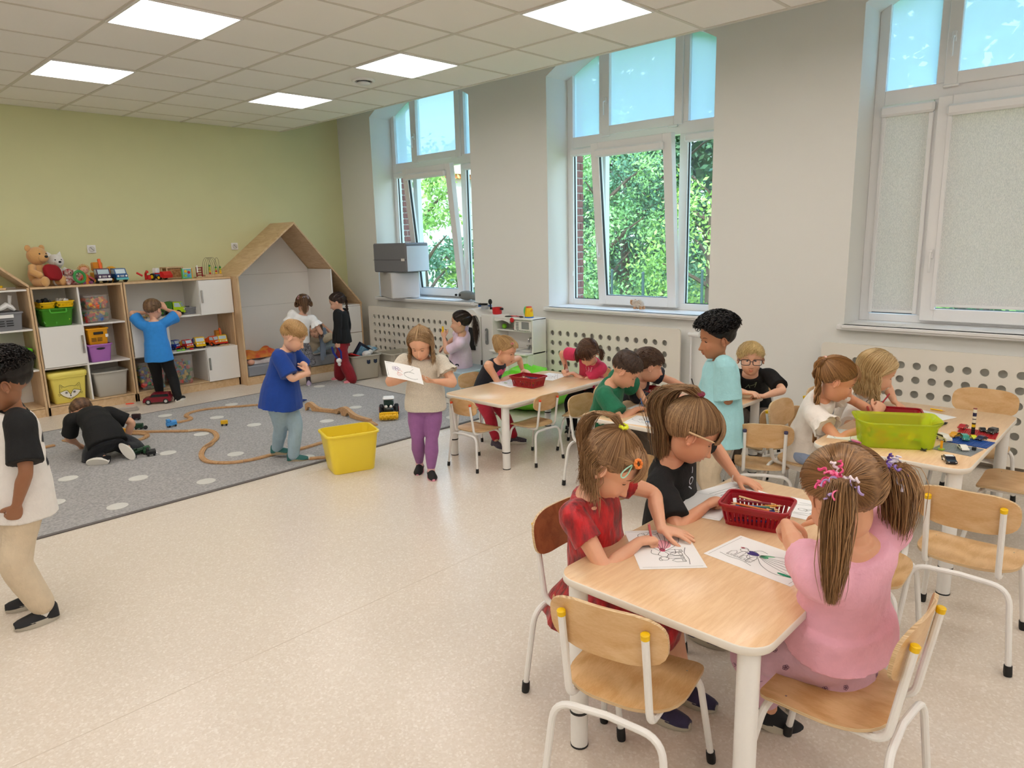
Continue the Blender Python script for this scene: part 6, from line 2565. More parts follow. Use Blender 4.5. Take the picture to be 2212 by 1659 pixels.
tan = mat('plush_tan', '#e0ac6d', .95, bump=.6, bscale=180, sheen=.4)
bear = plush('teddy_bear', 'big tan teddy bear sitting at the left end of the shelf top', (1.885, 8.17, TT), -R(62), 1.0, tan, tan)
cu2 = MB()
cu2.loft([rrect(.16, .14, .06, 6, -.035) * [.8, .8, 1], rrect(.17, .15, .06, 6, -.02), rrect(.18, .16, .06, 6, 0), rrect(.17, .15, .06, 6, .02), rrect(.16, .14, .06, 6, .035) * [.8, .8, 1]])
o = obj('cushion', cu2, mat('cushion_red', '#9e1620', .9, var=.12, bump=.4, bscale=120), loc=(1.975, 8.04, TT + .13), rot=(R(68), R(8), R(28)))
tag(o, 'dark red cushion in the lap of the big teddy bear', 'cushion')
cat_ = plush('plush_cat', 'white plush cat with pointed ears behind the small plush toys', (2.06, 8.25, TT), -R(80), .8, mat('plush_white', '#e9e7e3', .95, bump=.5, bscale=200), blk, 'cat')
plush('plush_dog', 'small red and white plush dog in front of the white cat', (2.12, 8.1, TT), -R(80), .42, mat('plush_redwhite', '#d9cfc8', .95, var=.8, vscale=12, col2='#a01c24'), plastic('dark_red', '#8f1720'), 'dog')
plush('plush_koala', 'small grey white plush with green scarf beside the rag doll', (2.19, 8.14, TT), -R(70), .38, mat('plush_grey', '#cfc8bc', .95, bump=.4), MATS['plush_tan'], 'bear')
sc_ = MB()
sc_.tube([(.05 * math.cos(a), .055 * math.sin(a), .075) for a in np.linspace(0, 2 * PI, 16)], .014, 8)
o = obj('scarf', sc_, mat('scarf_green', '#3f8f4c', .9), loc=(2.17, 8.05, TT + .0), rot=(R(80), 0, .2))
o.location.z = TT + .015 + .05
tag(o, 'crumpled green cloth in front of the small plush toys', 'cloth')
dl = thing('rag_doll', 'small rag doll with spiky blond hair and orange dress', 'doll', (2.265, 8.1, TT), -R(85), sc_=.5)
dsk = mat('doll_skin', '#dda58c', .8)
obj('head', MB().ball((0, 0, .27), (.075, .08, .072), 18), dsk, dl)
obj('dress', MB().lathe([(.09, .0), (.085, .06), (.05, .19), (.03, .2)], n=16), mat('doll_orange', '#e8873c', .9), dl)
hr_ = MB()
for k in range(13):
 a = -1.5 + 3.0 * k / 12
 hr_.tube([(-.01, .07 * math.sin(a), .27 + .07 * math.cos(a)), (-.015, .13 * math.sin(a), .27 + .13 * math.cos(a))], [.012, .005], 5)
obj('hair', hr_, mat('doll_hair', '#dcb76a', .9, var=.6, vscale=30, col2='#b8402c'), dl)
for s in (-1, 1):
 mb = MB()
 mb.tube([(0, s * .05, .16), (.05, s * .12, .1), (.09, s * .16, .05)], [.022, .02, .024], 8)
 obj('arm', mb, mat('doll_pink', '#c9606a', .9), dl)
 mb = MB()
 mb.tube([(.04, s * .04, .03), (.12, s * .07, .03)], [.03, .034], 10)
 obj('leg', mb, mat('doll_violet', '#9b5d8c', .9), dl)
 obj('eye', MB().ball((.071, s * .03, .28), .007, 8), blk, dl)
# wall sockets with a child safe insert
for k, (x, z) in enumerate(((2.437, 1.597), (3.983, 1.59))):
 t_ = thing('wall_socket', ['white socket on green wall above the toy trucks', 'white socket on green wall beside the house roof'][k], 'socket', (x, YB - .002, z))
 obj('plate', MB().box((0, -.006, 0), (.082, .012, .082), .004), pvc, t_)
 ins = MB()
 ins.cyl((0, -.016, 0), .029, .012, 20, axis='y', b=.003)
 pi_ = obj('insert', ins, mat('insert_grey', '#d5d3cf', .5), t_)
 ins = MB()
 ins.tube([(-.018, -.024, .018), (.018, -.024, -.018)], .003, 5)
 ins.cyl((-.008, -.024, .012), .004, .004, 8, axis='y')
 obj('pin', ins, mat('socket_grey', '#8d8c88', .5), pi_)

# ------------------------------------------------------------------ corner: storage bins, blue cube, bean bag, kitchen
bg1 = mat('bin_warm_grey', '#b5afa0', .4)
for k, (x, y, rz) in enumerate(((4.815, 7.12, R(-8)), (5.22, 6.93, R(-4)))):
 t_ = bin_('toy_crate', ['warm grey toy crate with bear shaped handles, full of books', 'warm grey toy crate nearest the drilled radiator cover'][k], (x, y, .008 if k == 0 else 0), rz, .41, .37, .285, bg1, 'crate', 'grey toy crates', taper=.88, r=.045, rim=.016)
 for s in (-1, 1):
  hh = MB()
  hh.cyl((.11 + s * .0 if 0 else s * .045 + .06, -.172, .2), .022, .006, 14, axis='y')
  hh.cyl((s * .045 + .06 - .014, -.174, .218), .009, .006, 8, axis='y')
  hh.cyl((s * .045 + .06 + .014, -.174, .218), .009, .006, 8, axis='y')
  obj('handle_hole', hh, mat('hole_blue', '#233049', .5), t_)
bk = thing('book', 'large dark blue picture book standing in toy crate', 'book', (4.84, 7.12, .30), R(20))
obj('cover', MB().box((0, 0, 0), (.26, .03, .2), .003, M=euler(R(20), R(28), 0)), mat('book_navy', '#171c33', .4), bk)
obj('picture', MB().box((0, -.016, 0), (.2, .002, .14), 0, M=euler(R(20), R(28), 0)), mat('book_sky', '#3f7fa8', .4, var=.5, vscale=20, col2='#9cc7dd'), bk)
o = obj('plush_lamb', MB().ball((0, 0, 0), (.06, .045, .04), 14).ball((.05, -.01, .02), .03, 10), MATS['plush_white'], loc=(4.82, 7.0, .30))
tag(o, 'small white plush in front of the navy book in crate', 'plush toy')
o = obj('toy_tray', MB().box((0, 0, 0), (.2, .12, .012), .003, M=euler(R(-12), R(20), 0)), redp, loc=(4.68, 7.04, .29))
tag(o, 'red flat toy lid in the crate by the flared trousers', 'toy')
o = obj('picture_book', MB().box((0, 0, 0), (.2, .14, .02), .002, M=euler(R(15), R(-10), .4)), mat('book_teal', '#4b8fb5', .4, var=.5, vscale=18, col2='#d5cfc0'), loc=(5.0, 7.2, .31))
tag(o, 'teal picture book lying over the crate edge', 'book')
for k, c in enumerate(('#d9b92c', '#8b3d2c', '#4b7d4b')):
 o = obj('toy_ball', MB().ball((0, 0, 0), .04, 14), mat('ball%d' % k, c, .5), loc=(5.12 + .09 * k, 6.9 + .03 * k, .17))
 tag(o, ['yellow toy ball in the second crate', 'brown toy ball in the second crate', 'green toy ball in the second crate'][k], 'ball')
# blue grey foam cube
fc = mat('foam_blue', '#a9bdc9', .45, bump=.05)
t_ = thing('foam_cube', 'pale blue foam cube used as a seat', 'foam seat', (4.92, 5.42, 0), R(0))
obj('cover', MB().box((0, 0, .145), (.46, .46, .29), .012), fc, t_)
obj('seam', MB().box((0, 0, .235), (.4615, .4615, .003)), mat('foam_seam', '#8ea3b0', .6), t_, smooth=False)
# green bean bag
r = np.random.default_rng(3)
mb = MB()
rings = []
for i in range(15):
 t1 = i / 14
 rad = .42 * math.sin(min(1, t1 * 1.02 + .12) * PI * .93) ** .55 if t1 < .97 else .05
 z = .38 * (1 - (1 - t1) ** 1.0)
 ring = []
 for q in range(40):
  a = 2 * PI * q / 40
  rr = rad * (1 + .045 * math.sin(a * 5 + t1 * 4) + .03 * math.sin(a * 11 + t1 * 9)) * (1 - .1 * t1 * math.cos(a))
  ring.append((rr * math.cos(a), rr * math.sin(a) * 1.1, max(0, z + .02 * math.sin(a * 3 + t1 * 5) * t1)))
 rings.append(ring)
mb.loft(rings)
t_ = thing('bean_bag', 'glossy bright green bean bag behind the low table', 'bean bag', (4.98, 4.55, 0))
obj('cover', mb, mat('beanbag_green', '#74d832', .22, bump=.5, bscale=14), t_)

# toy kitchen
kt = thing('toy_kitchen', 'white toy kitchen with oven, fridge side, microwave and sink', 'toy kitchen', (5.25, 5.2, 0))
kw = mat('kitchen_white', '#e9e6e0', .4)
kg = mat('kitchen_grey', '#8b8c8c', .4)

def K_(name, x0, x1, y0, y1, z0, z1, m=kw, par=kt, b=.004):
 mb = MB()
 panel(mb, x0 - 5.25, x1 - 5.25, y0 - 5.2, y1 - 5.2, z0, z1, b)
 return obj(name, mb, m, par)

mb = MB()
mb.prism([(.165 - .0, 0), (.56, 0), (.56, .72), (.54, .80), (.48, .85), (.38, .87), (.28, .87), (.165, .80)], -.11, .15, 'x')
ov = obj('oven_cabinet', mb, kw, kt, ang=30)
mb = MB()
mb.prism([(.25, .44), (.47, .44), (.47, .62), (.455, .66), (.42, .68), (.30, .68), (.265, .66), (.25, .62)], -.125, -.11, 'x')
obj('oven_door_glass', mb, blk, ov, smooth=False)
mb = MB()
mb.tube(fillet([(-.115, .225, .62), (-.14, .225, .61), (-.14, .225, .5), (-.115, .225, .49)], .01), .006, 8)
obj('oven_handle', mb, kg, ov)
em = MB()
em.cyl((-.113, .36, .77), .022, .006, 16, axis='x')
for s in (-1, 1):
 for k in range(3):
  em.tube([(-.113, .36 + s * .025, .775 - .01 * k), (-.113, .36 + s * .055, .79 - .012 * k), (-.113, .36 + s * (.09 - .012 * k), .785 - .012 * k)], .0025, 5)
obj('wing_emblem', em, kg, ov, label='grey winged round emblem')
K_('corner_post', 5.125, 5.15, 5.355, 5.367, .0, .34, blk)
fr = K_('fridge_panel', 5.14, 5.4, 5.185, 5.352, 0, .825)
mb = MB()
ov_ = [(.07 + .022 * math.cos(a) - .0, .60 + (.085 if math.sin(a) > 0 else -.085) * .75 + .022 * math.sin(a)) for a in np.linspace(0, 2 * PI, 24, endpoint=False)]
mb.prism(ov_, -.118, -.108, 'x')
obj('window', mb, kg, fr, smooth=False)
mb = MB()
mb.tube([(-.125, .07, .66), (-.13, .07, .62), (-.125, .075, .56)], .007, 8)
obj('handle', mb, chrome, fr)
K_('hutch_back', 5.37, 5.385, 4.67, 5.185, .3, .81)
K_('hutch_top', 5.17, 5.385, 4.665, 5.185, .795, .812)
K_('hutch_shelf', 5.2, 5.37, 4.68, 5.185, .668, .68)
K_('hutch_side', 5.18, 5.385, 4.665, 4.68, .0, .81)
mb = MB()
mb.prism([(-.015, .795), (-.015, .77), (-.05, .765), (-.13, .78), (-.2, .765), (-.235, .75), (-.235, .795)], -.08, -.07, 'x')
obj('arched_valance', mb, kw, kt, smooth=False)
mw = K_('microwave', 5.19, 5.36, 4.69, 4.93, .682, .79)
K_('door_glass', 5.184, 5.19, 4.72, 4.82, .705, .775, kg, mw)
mb = MB()
for k in range(5):
 mb.box((5.188 - 5.25, 4.88 - 5.2, .70 + .016 * k), (.004, .035, .008))
for k in range(8):
 mb.box((5.188 - 5.25, 4.72 + .022 * k - 5.2, .688), (.004, .01, .005))
obj('keypad', mb, kg, mw, smooth=False)
ct = K_('counter', 5.07, 5.37, 4.665, 5.185, .455, .475)
mb = MB()
mb.loft([rrect(.16, .2, .03, 4, .476, (-.02, -.4)), rrect(.15, .19, .03, 4, .480, (-.02, -.4)), rrect(.12, .16, .02, 4, .478, (-.02, -.4)), rrect(.1, .14, .02, 4, .44, (-.02, -.4))], False, True)
obj('sink', mb, mat('sink_grey', '#a4a6a7', .3), kt)
mb = MB()
mb.tube(fillet([(.08, -.4, .47), (.08, -.4, .6), (.02, -.4, .6), (.02, -.4, .56)], .03), .009, 8)
for s in (-1, 1):
 mb.cyl((.08, -.4 + s * .06, .495), .012, .04, 10)
 mb.cyl((.08, -.4 + s * .06, .515), .022, .01, 6)
obj('faucet', mb, chrome, kt)
lo = K_('base_cabinet', 5.11, 5.37, 4.67, 5.185, 0, .452)
K_('cabinet_door', 5.1, 5.11, 4.93, 5.17, .08, .43, kw, lo)
K_('door_window', 5.094, 5.1, 4.98, 5.12, .3, .39, kg, lo)
K_('cabinet_door', 5.1, 5.11, 4.69, 4.91, .08, .43, kw, lo)
mb = MB()
for s in (-.1, -.04):
 mb.cyl((-.155, s, .37), .018, .012, 14, axis='x')
obj('knobs', mb, kg, lo)

o = obj('toy_ball', MB().ball((0, 0, .026), .026, 14), plastic('ball_lime', '#8fdf2c'), loc=(5.26, 5.13, .68))
tag(o, 'lime green toy ball on toy kitchen shelf', 'ball')
t_ = thing('toy_bottle', 'small dark toy bottle with red label on kitchen shelf', 'toy bottle', (5.25, 4.97, .68))
obj('body', MB().lathe([(.013, 0), (.014, .04), (.006, .055), (.006, .07), (.0001, .071)], n=12), blk, t_)
obj('label', MB().cyl((0, 0, .02), .0145, .02, 12), redp, t_)
zt = .813

def pot(label, loc, rz, r, h, m, hm, lid_=False, name='toy_pot'):
 t_ = thing(name, label, 'toy pot', loc, rz)
 mb = MB()
 mb.lathe([(r * .9, 0), (r, .01), (r, h - .004), (r + .004, h), (r - .004, h), (r - .006, .008)], n=22)
 obj('pot', mb, m, t_)
 for s in (-1, 1):
  mb = MB()
  mb.tube([(0, s * r, h * .8), (0, s * (r + .03), h * .8)], [.01, .014], 8)
  obj('handle', mb, hm, t_)
 return t_

pot('red toy pot with black handles on top of toy kitchen', (5.27, 5.24, .826), 0, .05, .07, redp, blk)
pot('small grey toy pot beside the red toy pot', (5.25, 5.40, .87), .5, .042, .045, mat('pot_grey', '#aab0b5', .3), plastic('blue', '#2c6fc4'))
t_ = thing('toy_pan', 'black toy frying pan with long handle resting on the grey pot', 'toy pan', (5.24, 5.42, .917), R(80))
obj('pan', MB().lathe([(.045, 0), (.055, .012), (.051, .012), (.042, .003)], n=20), blk, t_)
mb = MB()
mb.tube([(.05, 0, .012), (.16, 0, .018)], .006, 8)
obj('handle', mb, chrome, t_)
t_ = thing('toy_ladle', 'black toy ladle standing upright against the red pot', 'toy ladle', (5.26, 5.33, .88), 0)
obj('bowl', MB().ball((0, 0, .07), (.012, .028, .03), 12), blk, t_)
mb = MB()
mb.tube([(0, 0, -.01), (0, 0, .05)], .007, 8)
obj('stem', mb, blk, t_)
t_ = thing('toy_kettle', 'yellow toy kettle with red lid and green handle', 'toy kettle', (5.27, 4.79, zt), R(-100))
obj('jug', MB().lathe([(.042, .01), (.045, .02), (.04, .07), (.033, .1), (.0001, .1)], n=20), yel, t_)
obj('lid', MB().lathe([(.03, .1), (.028, .112), (.0001, .115)], n=16), plastic('lid_red', '#e0452c'), t_)
obj('base', MB().cyl((0, 0, .005), .046, .01, 20), bluep, t_)
mb = MB()
mb.tube(cr([(-.03, 0, .1), (-.06, 0, .1), (-.075, 0, .06), (-.06, 0, .02), (-.04, 0, .02)], 4), .009, 8)
obj('handle', mb, plastic('mint', '#6fd98c'), t_)
mb = MB()
mb.tube([(.03, 0, .06), (.055, 0, .09)], [.012, .007], 8)
obj('spout', mb, amber, t_)
for k, (y, m_) in enumerate(((5.03, blk), (4.95, redp), (4.9, blk))):
 t_ = thing('toy_spatula', ['black toy lid lying on top of kitchen hutch', 'red toy spatula hanging over the hutch edge', 'black toy spoon beside the red spatula'][k], 'toy utensil', (5.23, y, zt + .002), R(-60 - 25 * k))
 mb = MB()
 if k == 0:
  mb.lathe([(.045, 0), (.04, .006), (.0001, .01)], n=20)
 else:
  mb.tube([(-.05, 0, .008), (.05, 0, .008)], .005, 8)
 obj('stem', mb, m_, t_)
 if k:
  obj('blade', MB().ball((.07, 0, .008), (.026, .022, .006), 12), m_, t_)
o = obj('toy_spoon_bowl', MB().ball((0, 0, 0), (.008, .028, .026), 14), redp, loc=(5.165, 4.93, .79))
tag(o, 'round red toy spoon bowl hanging on the hutch front', 'toy utensil')

# sills: foam blocks, plush elephant, plush sheep
t_ = thing('foam_block', 'pale grey foam block on the far window sill, under the darker one', 'foam block', (5.58, 7.28, .907), R(-22))
obj('cover', MB().box((0, 0, .16), (.36, .56, .32), .012), mat('foam_light', '#d3d0cf', .7, bump=.08), t_)
t_ = thing('foam_block', 'dark and pale grey foam block on top of another in far window', 'foam block', (5.54, 7.17, 1.23), R(4))
obj('cover', MB().box((0, 0, .175), (.38, .6, .35), .014), mat('foam_dark', '#77777b', .7, bump=.08), t_)
obj('side_panel', MB().box((0, -.309, .16), (.36, .008, .30), .004), mat('foam_pale', '#d5d9e2', .7), t_)
obj('seam', MB().box((-.1905, 0, .15), (.003, .61, .004)), blk, t_, smooth=False)
obj('tag', MB().box((-.195, -.25, .15), (.006, .06, .03), .002), mat('tag_white', '#e9e3da', .7), t_)
pg = mat('plush_elephant', '#83837f', .9, bump=.5, bscale=120)
t_ = thing('plush_elephant', 'grey plush animal lying on right end of the far window sill', 'plush toy', (5.66, 6.12, .907), R(90))
obj('body', MB().ball((0, 0, .055), (.13, .07, .055), 18), pg, t_)
obj('head', MB().ball((-.13, 0, .04), (.06, .05, .038), 14), pg, t_)
mb = MB()
mb.tube([(-.17, 0, .04), (-.21, .01, .02), (-.23, .02, .015)], [.022, .015, .01], 8)
obj('trunk', mb, pg, t_)
for x in (.05, .12):
 obj('spot', MB().ball((x, .06, .06), (.022, .012, .014), 10), blk, t_)
ps = mat('plush_sheep', '#ddd0c2', .95, bump=1., bscale=90)
t_ = thing('plush_sheep', 'small cream plush sheep on the middle window sill', 'plush toy', (5.62, 3.72, .907), R(-95))
mb = MB()
rr_ = np.random.default_rng(2)
for k in range(26):
 mb.ball((rr_.uniform(-.045, .045), rr_.uniform(-.025, .025), .06 + rr_.uniform(-.02, .025)), .022, 8)
obj('fleece', mb, ps, t_, kind='stuff')
obj('head', MB().ball((-.07, 0, .07), (.028, .026, .026), 12), mat('sheep_skin', '#c99b73', .9), t_)
for k, (x, y) in enumerate(((-.03, -.02), (-.03, .02), (.04, -.02), (.04, .02))):
 mb = MB()
 mb.tube([(x, y, .04), (x, y * 1.2, .012)], [.014, .013], 8)
 obj('leg', mb, MATS['sheep_skin'], t_)
for s in (-1, 1):
 obj('ear', MB().ball((-.065, s * .03, .09), (.008, .016, .01), 8), MATS['sheep_skin'], t_)
pp = az(1900, 692, ZSILL + .002)
t_ = thing('drawing_sheet', 'thin sheet with faint drawing on the right window sill', 'paper', (5.62, 1.62, ZSILL + .001), R(88))
obj('sheet', MB().box((0, 0, .0006), (.28, .2, .0008)), paper_m, t_, smooth=False)
mb = MB()
strokes(mb, [arc(-.06, 0, .04, .03, 0, 300), arc(.04, .01, .05, .02, 20, 320), [(-.1, -.05), (.1, -.06)]], .003, .0013)
obj('drawing', mb, mat('faint_ink', '#8e8c8b', .7), t_, smooth=False)

# ------------------------------------------------------------------ the children
def cloth(name, col, var=.12, vscale=30, rough=.85, bump=.25, bscale=90, **kw):
 return mat('cloth_' + name, col, rough, var=var, vscale=vscale, bump=bump, bscale=bscale, sheen=kw.pop('sheen', .1), **kw)

def top_H(F, v):
 """standing height of a child on floor point F whose crown shows at picture row v"""
 for q in np.arange(.9, 1.4, .005):
  if px((F[0], F[1], q))[1] < v:
   return float(q)
 return 1.1

def feet(P, h, ahead=.2, apart=.07, z=.055):
 f = np.array([math.cos(R(h)), math.sin(R(h)), 0])
 r = np.cross(f, [0, 0, 1])
 b_ = np.array([P[0], P[1], 0]) + f * ahead
 return dict(lf=b_ - r * apart + [0, 0, z], rf=b_ + r * apart + [0, 0, z])

def grip(a=.0):
 return [1.05, 1.1, 1.15, 1.2]

DARK = ('#1a1412', '#382a22')
BROWN = ('#4a3426', '#8a6648')
DBLOND = ('#6e4f34', '#b58d62')
BLOND = ('#9a7748', '#e3c48e')
white_s = mat('sole_white', '#e6e2d8', .6)
c_black = cloth('black', '#0a0a0c', .2, sheen=0.)
c_velvet = cloth('red_velvet', '#c9141f', .75, 40, .45, .8, 40, col2='#6b0610', sheen=.15, stretch=(1, 1, .4))
c_pinktee = cloth('pink_tee', '#f4b4c8', .05)
c_floral = cloth('lilac_leggings', '#e0b4c8', .05)
c_cream = cloth('cream_knit', '#efe5d3', .16, 160, bump=.6, bscale=220)
c_purple = cloth('purple_leggings', '#9a649c', .08)
c_blue = cloth('royal_blue', '#0e3f98', .1)
c_ltblue = cloth('pale_blue_jogger', '#a3bccb', .07)
c_azure = cloth('azure_tee', '#2f8ee2', .07)
c_navy = cloth('navy', '#20222f', .15)
c_green = cloth('green_tee', '#17714f', .12)
c_turq = cloth('turquoise_tee', '#a6dce2', .05)
c_beige = cloth('beige_trousers', '#d9c7ab', .06)
c_taupe = cloth('taupe_trousers', '#7d7168', .1)
c_offw = cloth('off_white_tee', '#f3eae0', .05)
c_lilac = cloth('pale_lilac_tee', '#e7cfe2', .05)
c_rasp = cloth('raspberry_tee', '#d9385f', .1)
c_redleg = cloth('red_leggings', '#c21f3c', .1)
c_wine = cloth('dark_red_flares', '#8e0f1f', .15)
c_denim = cloth('pale_jeans', '#9aaac8', .08)
c_check = cloth('gingham', '#8b8a90', .5, 60, col2='#34343a')
c_wht = cloth('white_tee', '#eeeeee', .04)

KIDS = {}
# 1 boy walking out at the left edge
F1 = np.array([.62, 3.54])
H1 = top_H(F1, 768)
KIDS['left'] = kid('boy at left edge in white shirt with black sleeves and beige cargo trousers', (F1[0], F1[1], .475 * H1), 176, H=H1, headpx=(4, 826), hy=168, hp=12,
     sk='#9c6b4b', hc=('#0d0a09', '#231a16'), hair=dict(style='curly', thick=.012, vol=(.03, .003, 8), fringe=40, nape=-30, rc=.008, L=.014),
     top=dict(m=cloth('white_jersey', '#ebe6e0', .04), off=.02, sleeve=.75, lo=-.2, sflare=.008, flare=.035, raglan=c_black, collar=c_black),
     bottom=dict(m=c_beige, off=.012, len=1.88, flare=.010, amp=.006), socks=cloth('white_sock', '#e8e4dc'), shoes=(mat('shoe_black', '#15161b', .7), mat('sole_grey', '#b9b3a5', .6)),
     lf=(.62, 3.45, .055), rf=(.63, 3.65, .055), lfd=(-1, .03, 0), rfd=(-1, .25, 0), lw=ad(36, 1092, (.60, 3.36, .6)), lel=(.15, -1, 0), lhand=dict(curl=1.1, n=(0, -1, 0)), near=1, iris='#3a2a20')
# 2 boy crouching on the rug
B2 = az(232, 985, .0)
P2 = np.array([1.62, 5.86, .165])
KIDS['rugboy'] = kid('boy in black crouching on the rug, back turned, pale shoe soles showing', P2, 92, H=1.1, lean=66, hy=96, hp=62, neckfwd=.6, fat=1.15,
      sk='#e0ac8c', hc=BROWN, hair=dict(style='short', thick=.006, L=.014, n=900, fringe=40, nape=-30),
      top=dict(m=c_black, off=.018, sleeve=.8, lo=-.15), bottom=dict(m=cloth('charcoal', '#1b1d24', .2), off=.016, len=1.9, amp=.005), shoes=(c_black, white_s),
      lf=(1.57, 5.78, .05), rf=(1.74, 5.78, .09), lk=(-.25, 1, -.05), rk=(.25, 1, -.05), lfd=(-.75, .6, .0), rfd=(.45, -.5, -.85),
      foot_up=dict(l=(.5, .6, .35), r=(.65, .7, -.1)),
      lw=(1.55, 6.32, .06), rw=(1.84, 6.10, .07), rel=(.9, -.5, .2), rhand=dict(curl=.5))
# 3 boy at the shelves
F3 = az(366, 862)
H3 = top_H(F3, 646)
f3 = F3 + [-.02, -.02, 0]
KIDS['shelfboy'] = kid('boy in bright blue T shirt and black trousers peering into the shelf', (f3[0] - .05, f3[1] - .04, .475 * H3), 70, H=H3, headpx=(331, 667), hy=32, hp=5,
      sk='#e6b294', hc=('#5c4433', '#8f7050'), hair=dict(style='short', thick=.006, vol=(.012, .003, 20), L=.016, n=900, fringe=42, nape=-34),
      top=dict(m=c_azure, off=.02, sleeve=.7, lo=-.22, sflare=.012, flare=.03), bottom=dict(m=c_black, off=.016, len=1.95, amp=.006), shoes=(c_black, white_s),
      lf=az(348, 862) + [0, 0, .055], rf=az(386, 866) + [0, 0, .055], lfd=(.2, 1, 0), rfd=(.7, .5, 0),
      lw=ad(316, 676, f3 + [-.02, .12, .9]), rw=ad(358, 668, f3 + [.12, .05, .9]), lel=(-1, 0, .2), rel=(1, -.4, -.1), lhand=dict(n=(0, -1, 0), d=(.5, .2, 1)), rhand=dict(n=(0, -1, 0), d=(-.4, .2, 1)))
# 4 boy in royal blue
F4 = (az(612, 993) + az(645, 1006)) / 2
H4 = top_H(F4, 690)
P4 = np.array([F4[0] - .02, F4[1] + .02, .475 * H4])
KIDS['blueboy'] = kid('boy in royal blue T shirt and pale blue joggers standing on rug with a toy', P4, -52, H=H4, headpx=(634, 727), hy=-38, hp=32,
      sk='#e9b99b', hc=('#9b7748', '#cda672'), hair=dict(style='short', thick=.009, vol=(.014, .002, 22), L=.03, n=1000, fringe=44, nape=-30, comb=(.2, 1, -.1), lift=.15),
      top=dict(m=c_blue, off=.022, sleeve=.85, lo=-.24, sflare=.012, flare=.06), bottom=dict(m=c_ltblue, off=.018, len=1.97, amp=.005), shoes=(mat('shoe_teal', '#2f6a66', .7), mat('sole_tan', '#a6977a', .6)),
      lf=az(643, 1000) + [0, .05, .05], rf=az(604, 990) + [0, .03, .05], lfd=(.75, -.6, 0), rfd=(.7, -.75, 0), near=1,
      lw=ad(655, 792, P4 + [.18, -.08, .3]), rw=ad(667, 806, P4 + [.14, -.16, .25]), rel=(-.2, -.6, -1), lel=(.6, .3, -.6), lhand=dict(curl=.9, d=(-.1, -.5, .35), n=(.6, .2, .4)), rhand=dict(curl=1.1, d=(.0, .3, .55), n=(.6, -.6, 0)))
# 5 girl in white blouse at the house
F5 = az(655, 835)
H5 = top_H(F5, 636)
P5 = np.array([F5[0], F5[1], .475 * H5])
KIDS['whitegirl'] = kid('girl seen from behind in white blouse and black checked skirt at the playhouse', P5, 58, H=H5, headpx=(655, 660), hy=62, hp=20, sk='#e2b196',
      hc=BROWN, hair=dict(style='tie', thick=.009, ties=[dict(az=178, el=16, L=.20, w=.03, out=.018, m=mat('tie_grey', '#b9aab4', .6))], buns=[(130, -8, .022), (-130, -8, .022)], nape=-40),
      top=dict(m=c_wht, off=.012, sleeve=.55, lo=.05, sflare=.01, ruffle=True), skirt=dict(m=c_check, len=.33, r=.17), socks=cloth('dark_tights', '#3a3236'),
      shoes=(mat('shoe_lilac', '#b9a7c4', .6), white_s), rw=ad(690, 712, P5 + [.15, .08, .2]), lw=ad(632, 715, P5 + [0, .15, .2]))
# 6 girl in black top and dark red flares
F6 = az(744, 826)
H6 = top_H(F6, 632)
P6 = np.array([F6[0] + .01, F6[1], .475 * H6])
KIDS['flaregirl'] = kid('girl in black jumper and dark red flared trousers beside storage bins', P6, 125, H=H6, headpx=(727, 650), hy=140, hp=22, sk='#e4b398',
      hc=('#241a17', '#54423a'), hair=dict(style='tie', thick=.007, ties=[dict(az=150, el=5, L=.24, w=.016, out=.02, braid=5, m=mat('tie_dark', '#2a2226', .6))]),
      top=dict(m=c_black, off=.014, sleeve=1.85, lo=-.08, flare=.02), bottom=dict(m=c_wine, off=.012, len=1.98, flare=.03, amp=.004), shoes=(mat('shoe_pink', '#d97f8a', .6), white_s),
      lf=az(760, 828) + [0, 0, .05], rf=az(735, 822) + [0, 0, .05], lfd=(-1, .1, 0), rfd=(-1, .6, 0), lw=ad(731, 748, P6 + [-.1, -.06, 0]), lhand=dict(curl=1.2, n=(-.5, -.8, 0)))
# 7 child sitting in the niche
P7 = np.array([4.74, 8.04, .32])
KIDS['nichekid'] = kid('child in beige sitting on niche cushion behind girl, holding up cloth', P7, 232, H=1.02, lean=12, headpx=(690, 718), hy=215, hp=25, sk='#e2b196', hc=BROWN,
      hair=dict(style='tie', thick=.009, loose=dict(L=.1, n=200)), top=dict(m=c_beige, off=.014, sleeve=.8), bottom=dict(m=c_ltblue, off=.014, len=1.95), shoes=(c_ltblue, white_s),
      lf=(4.75, 7.93, .28), rf=(4.45, 7.93, .28), lk=(.8, -.5, .3), rk=(-.8, -.5, .3), lfd=(-.9, -.2, 0), rfd=(.9, -.2, 0),
      lw=ad(702, 706, P7 + [.12, -.18, .3]), rw=ad(684, 712, P7 + [-.1, -.18, .3]), lel=(1, -.2, -.6))
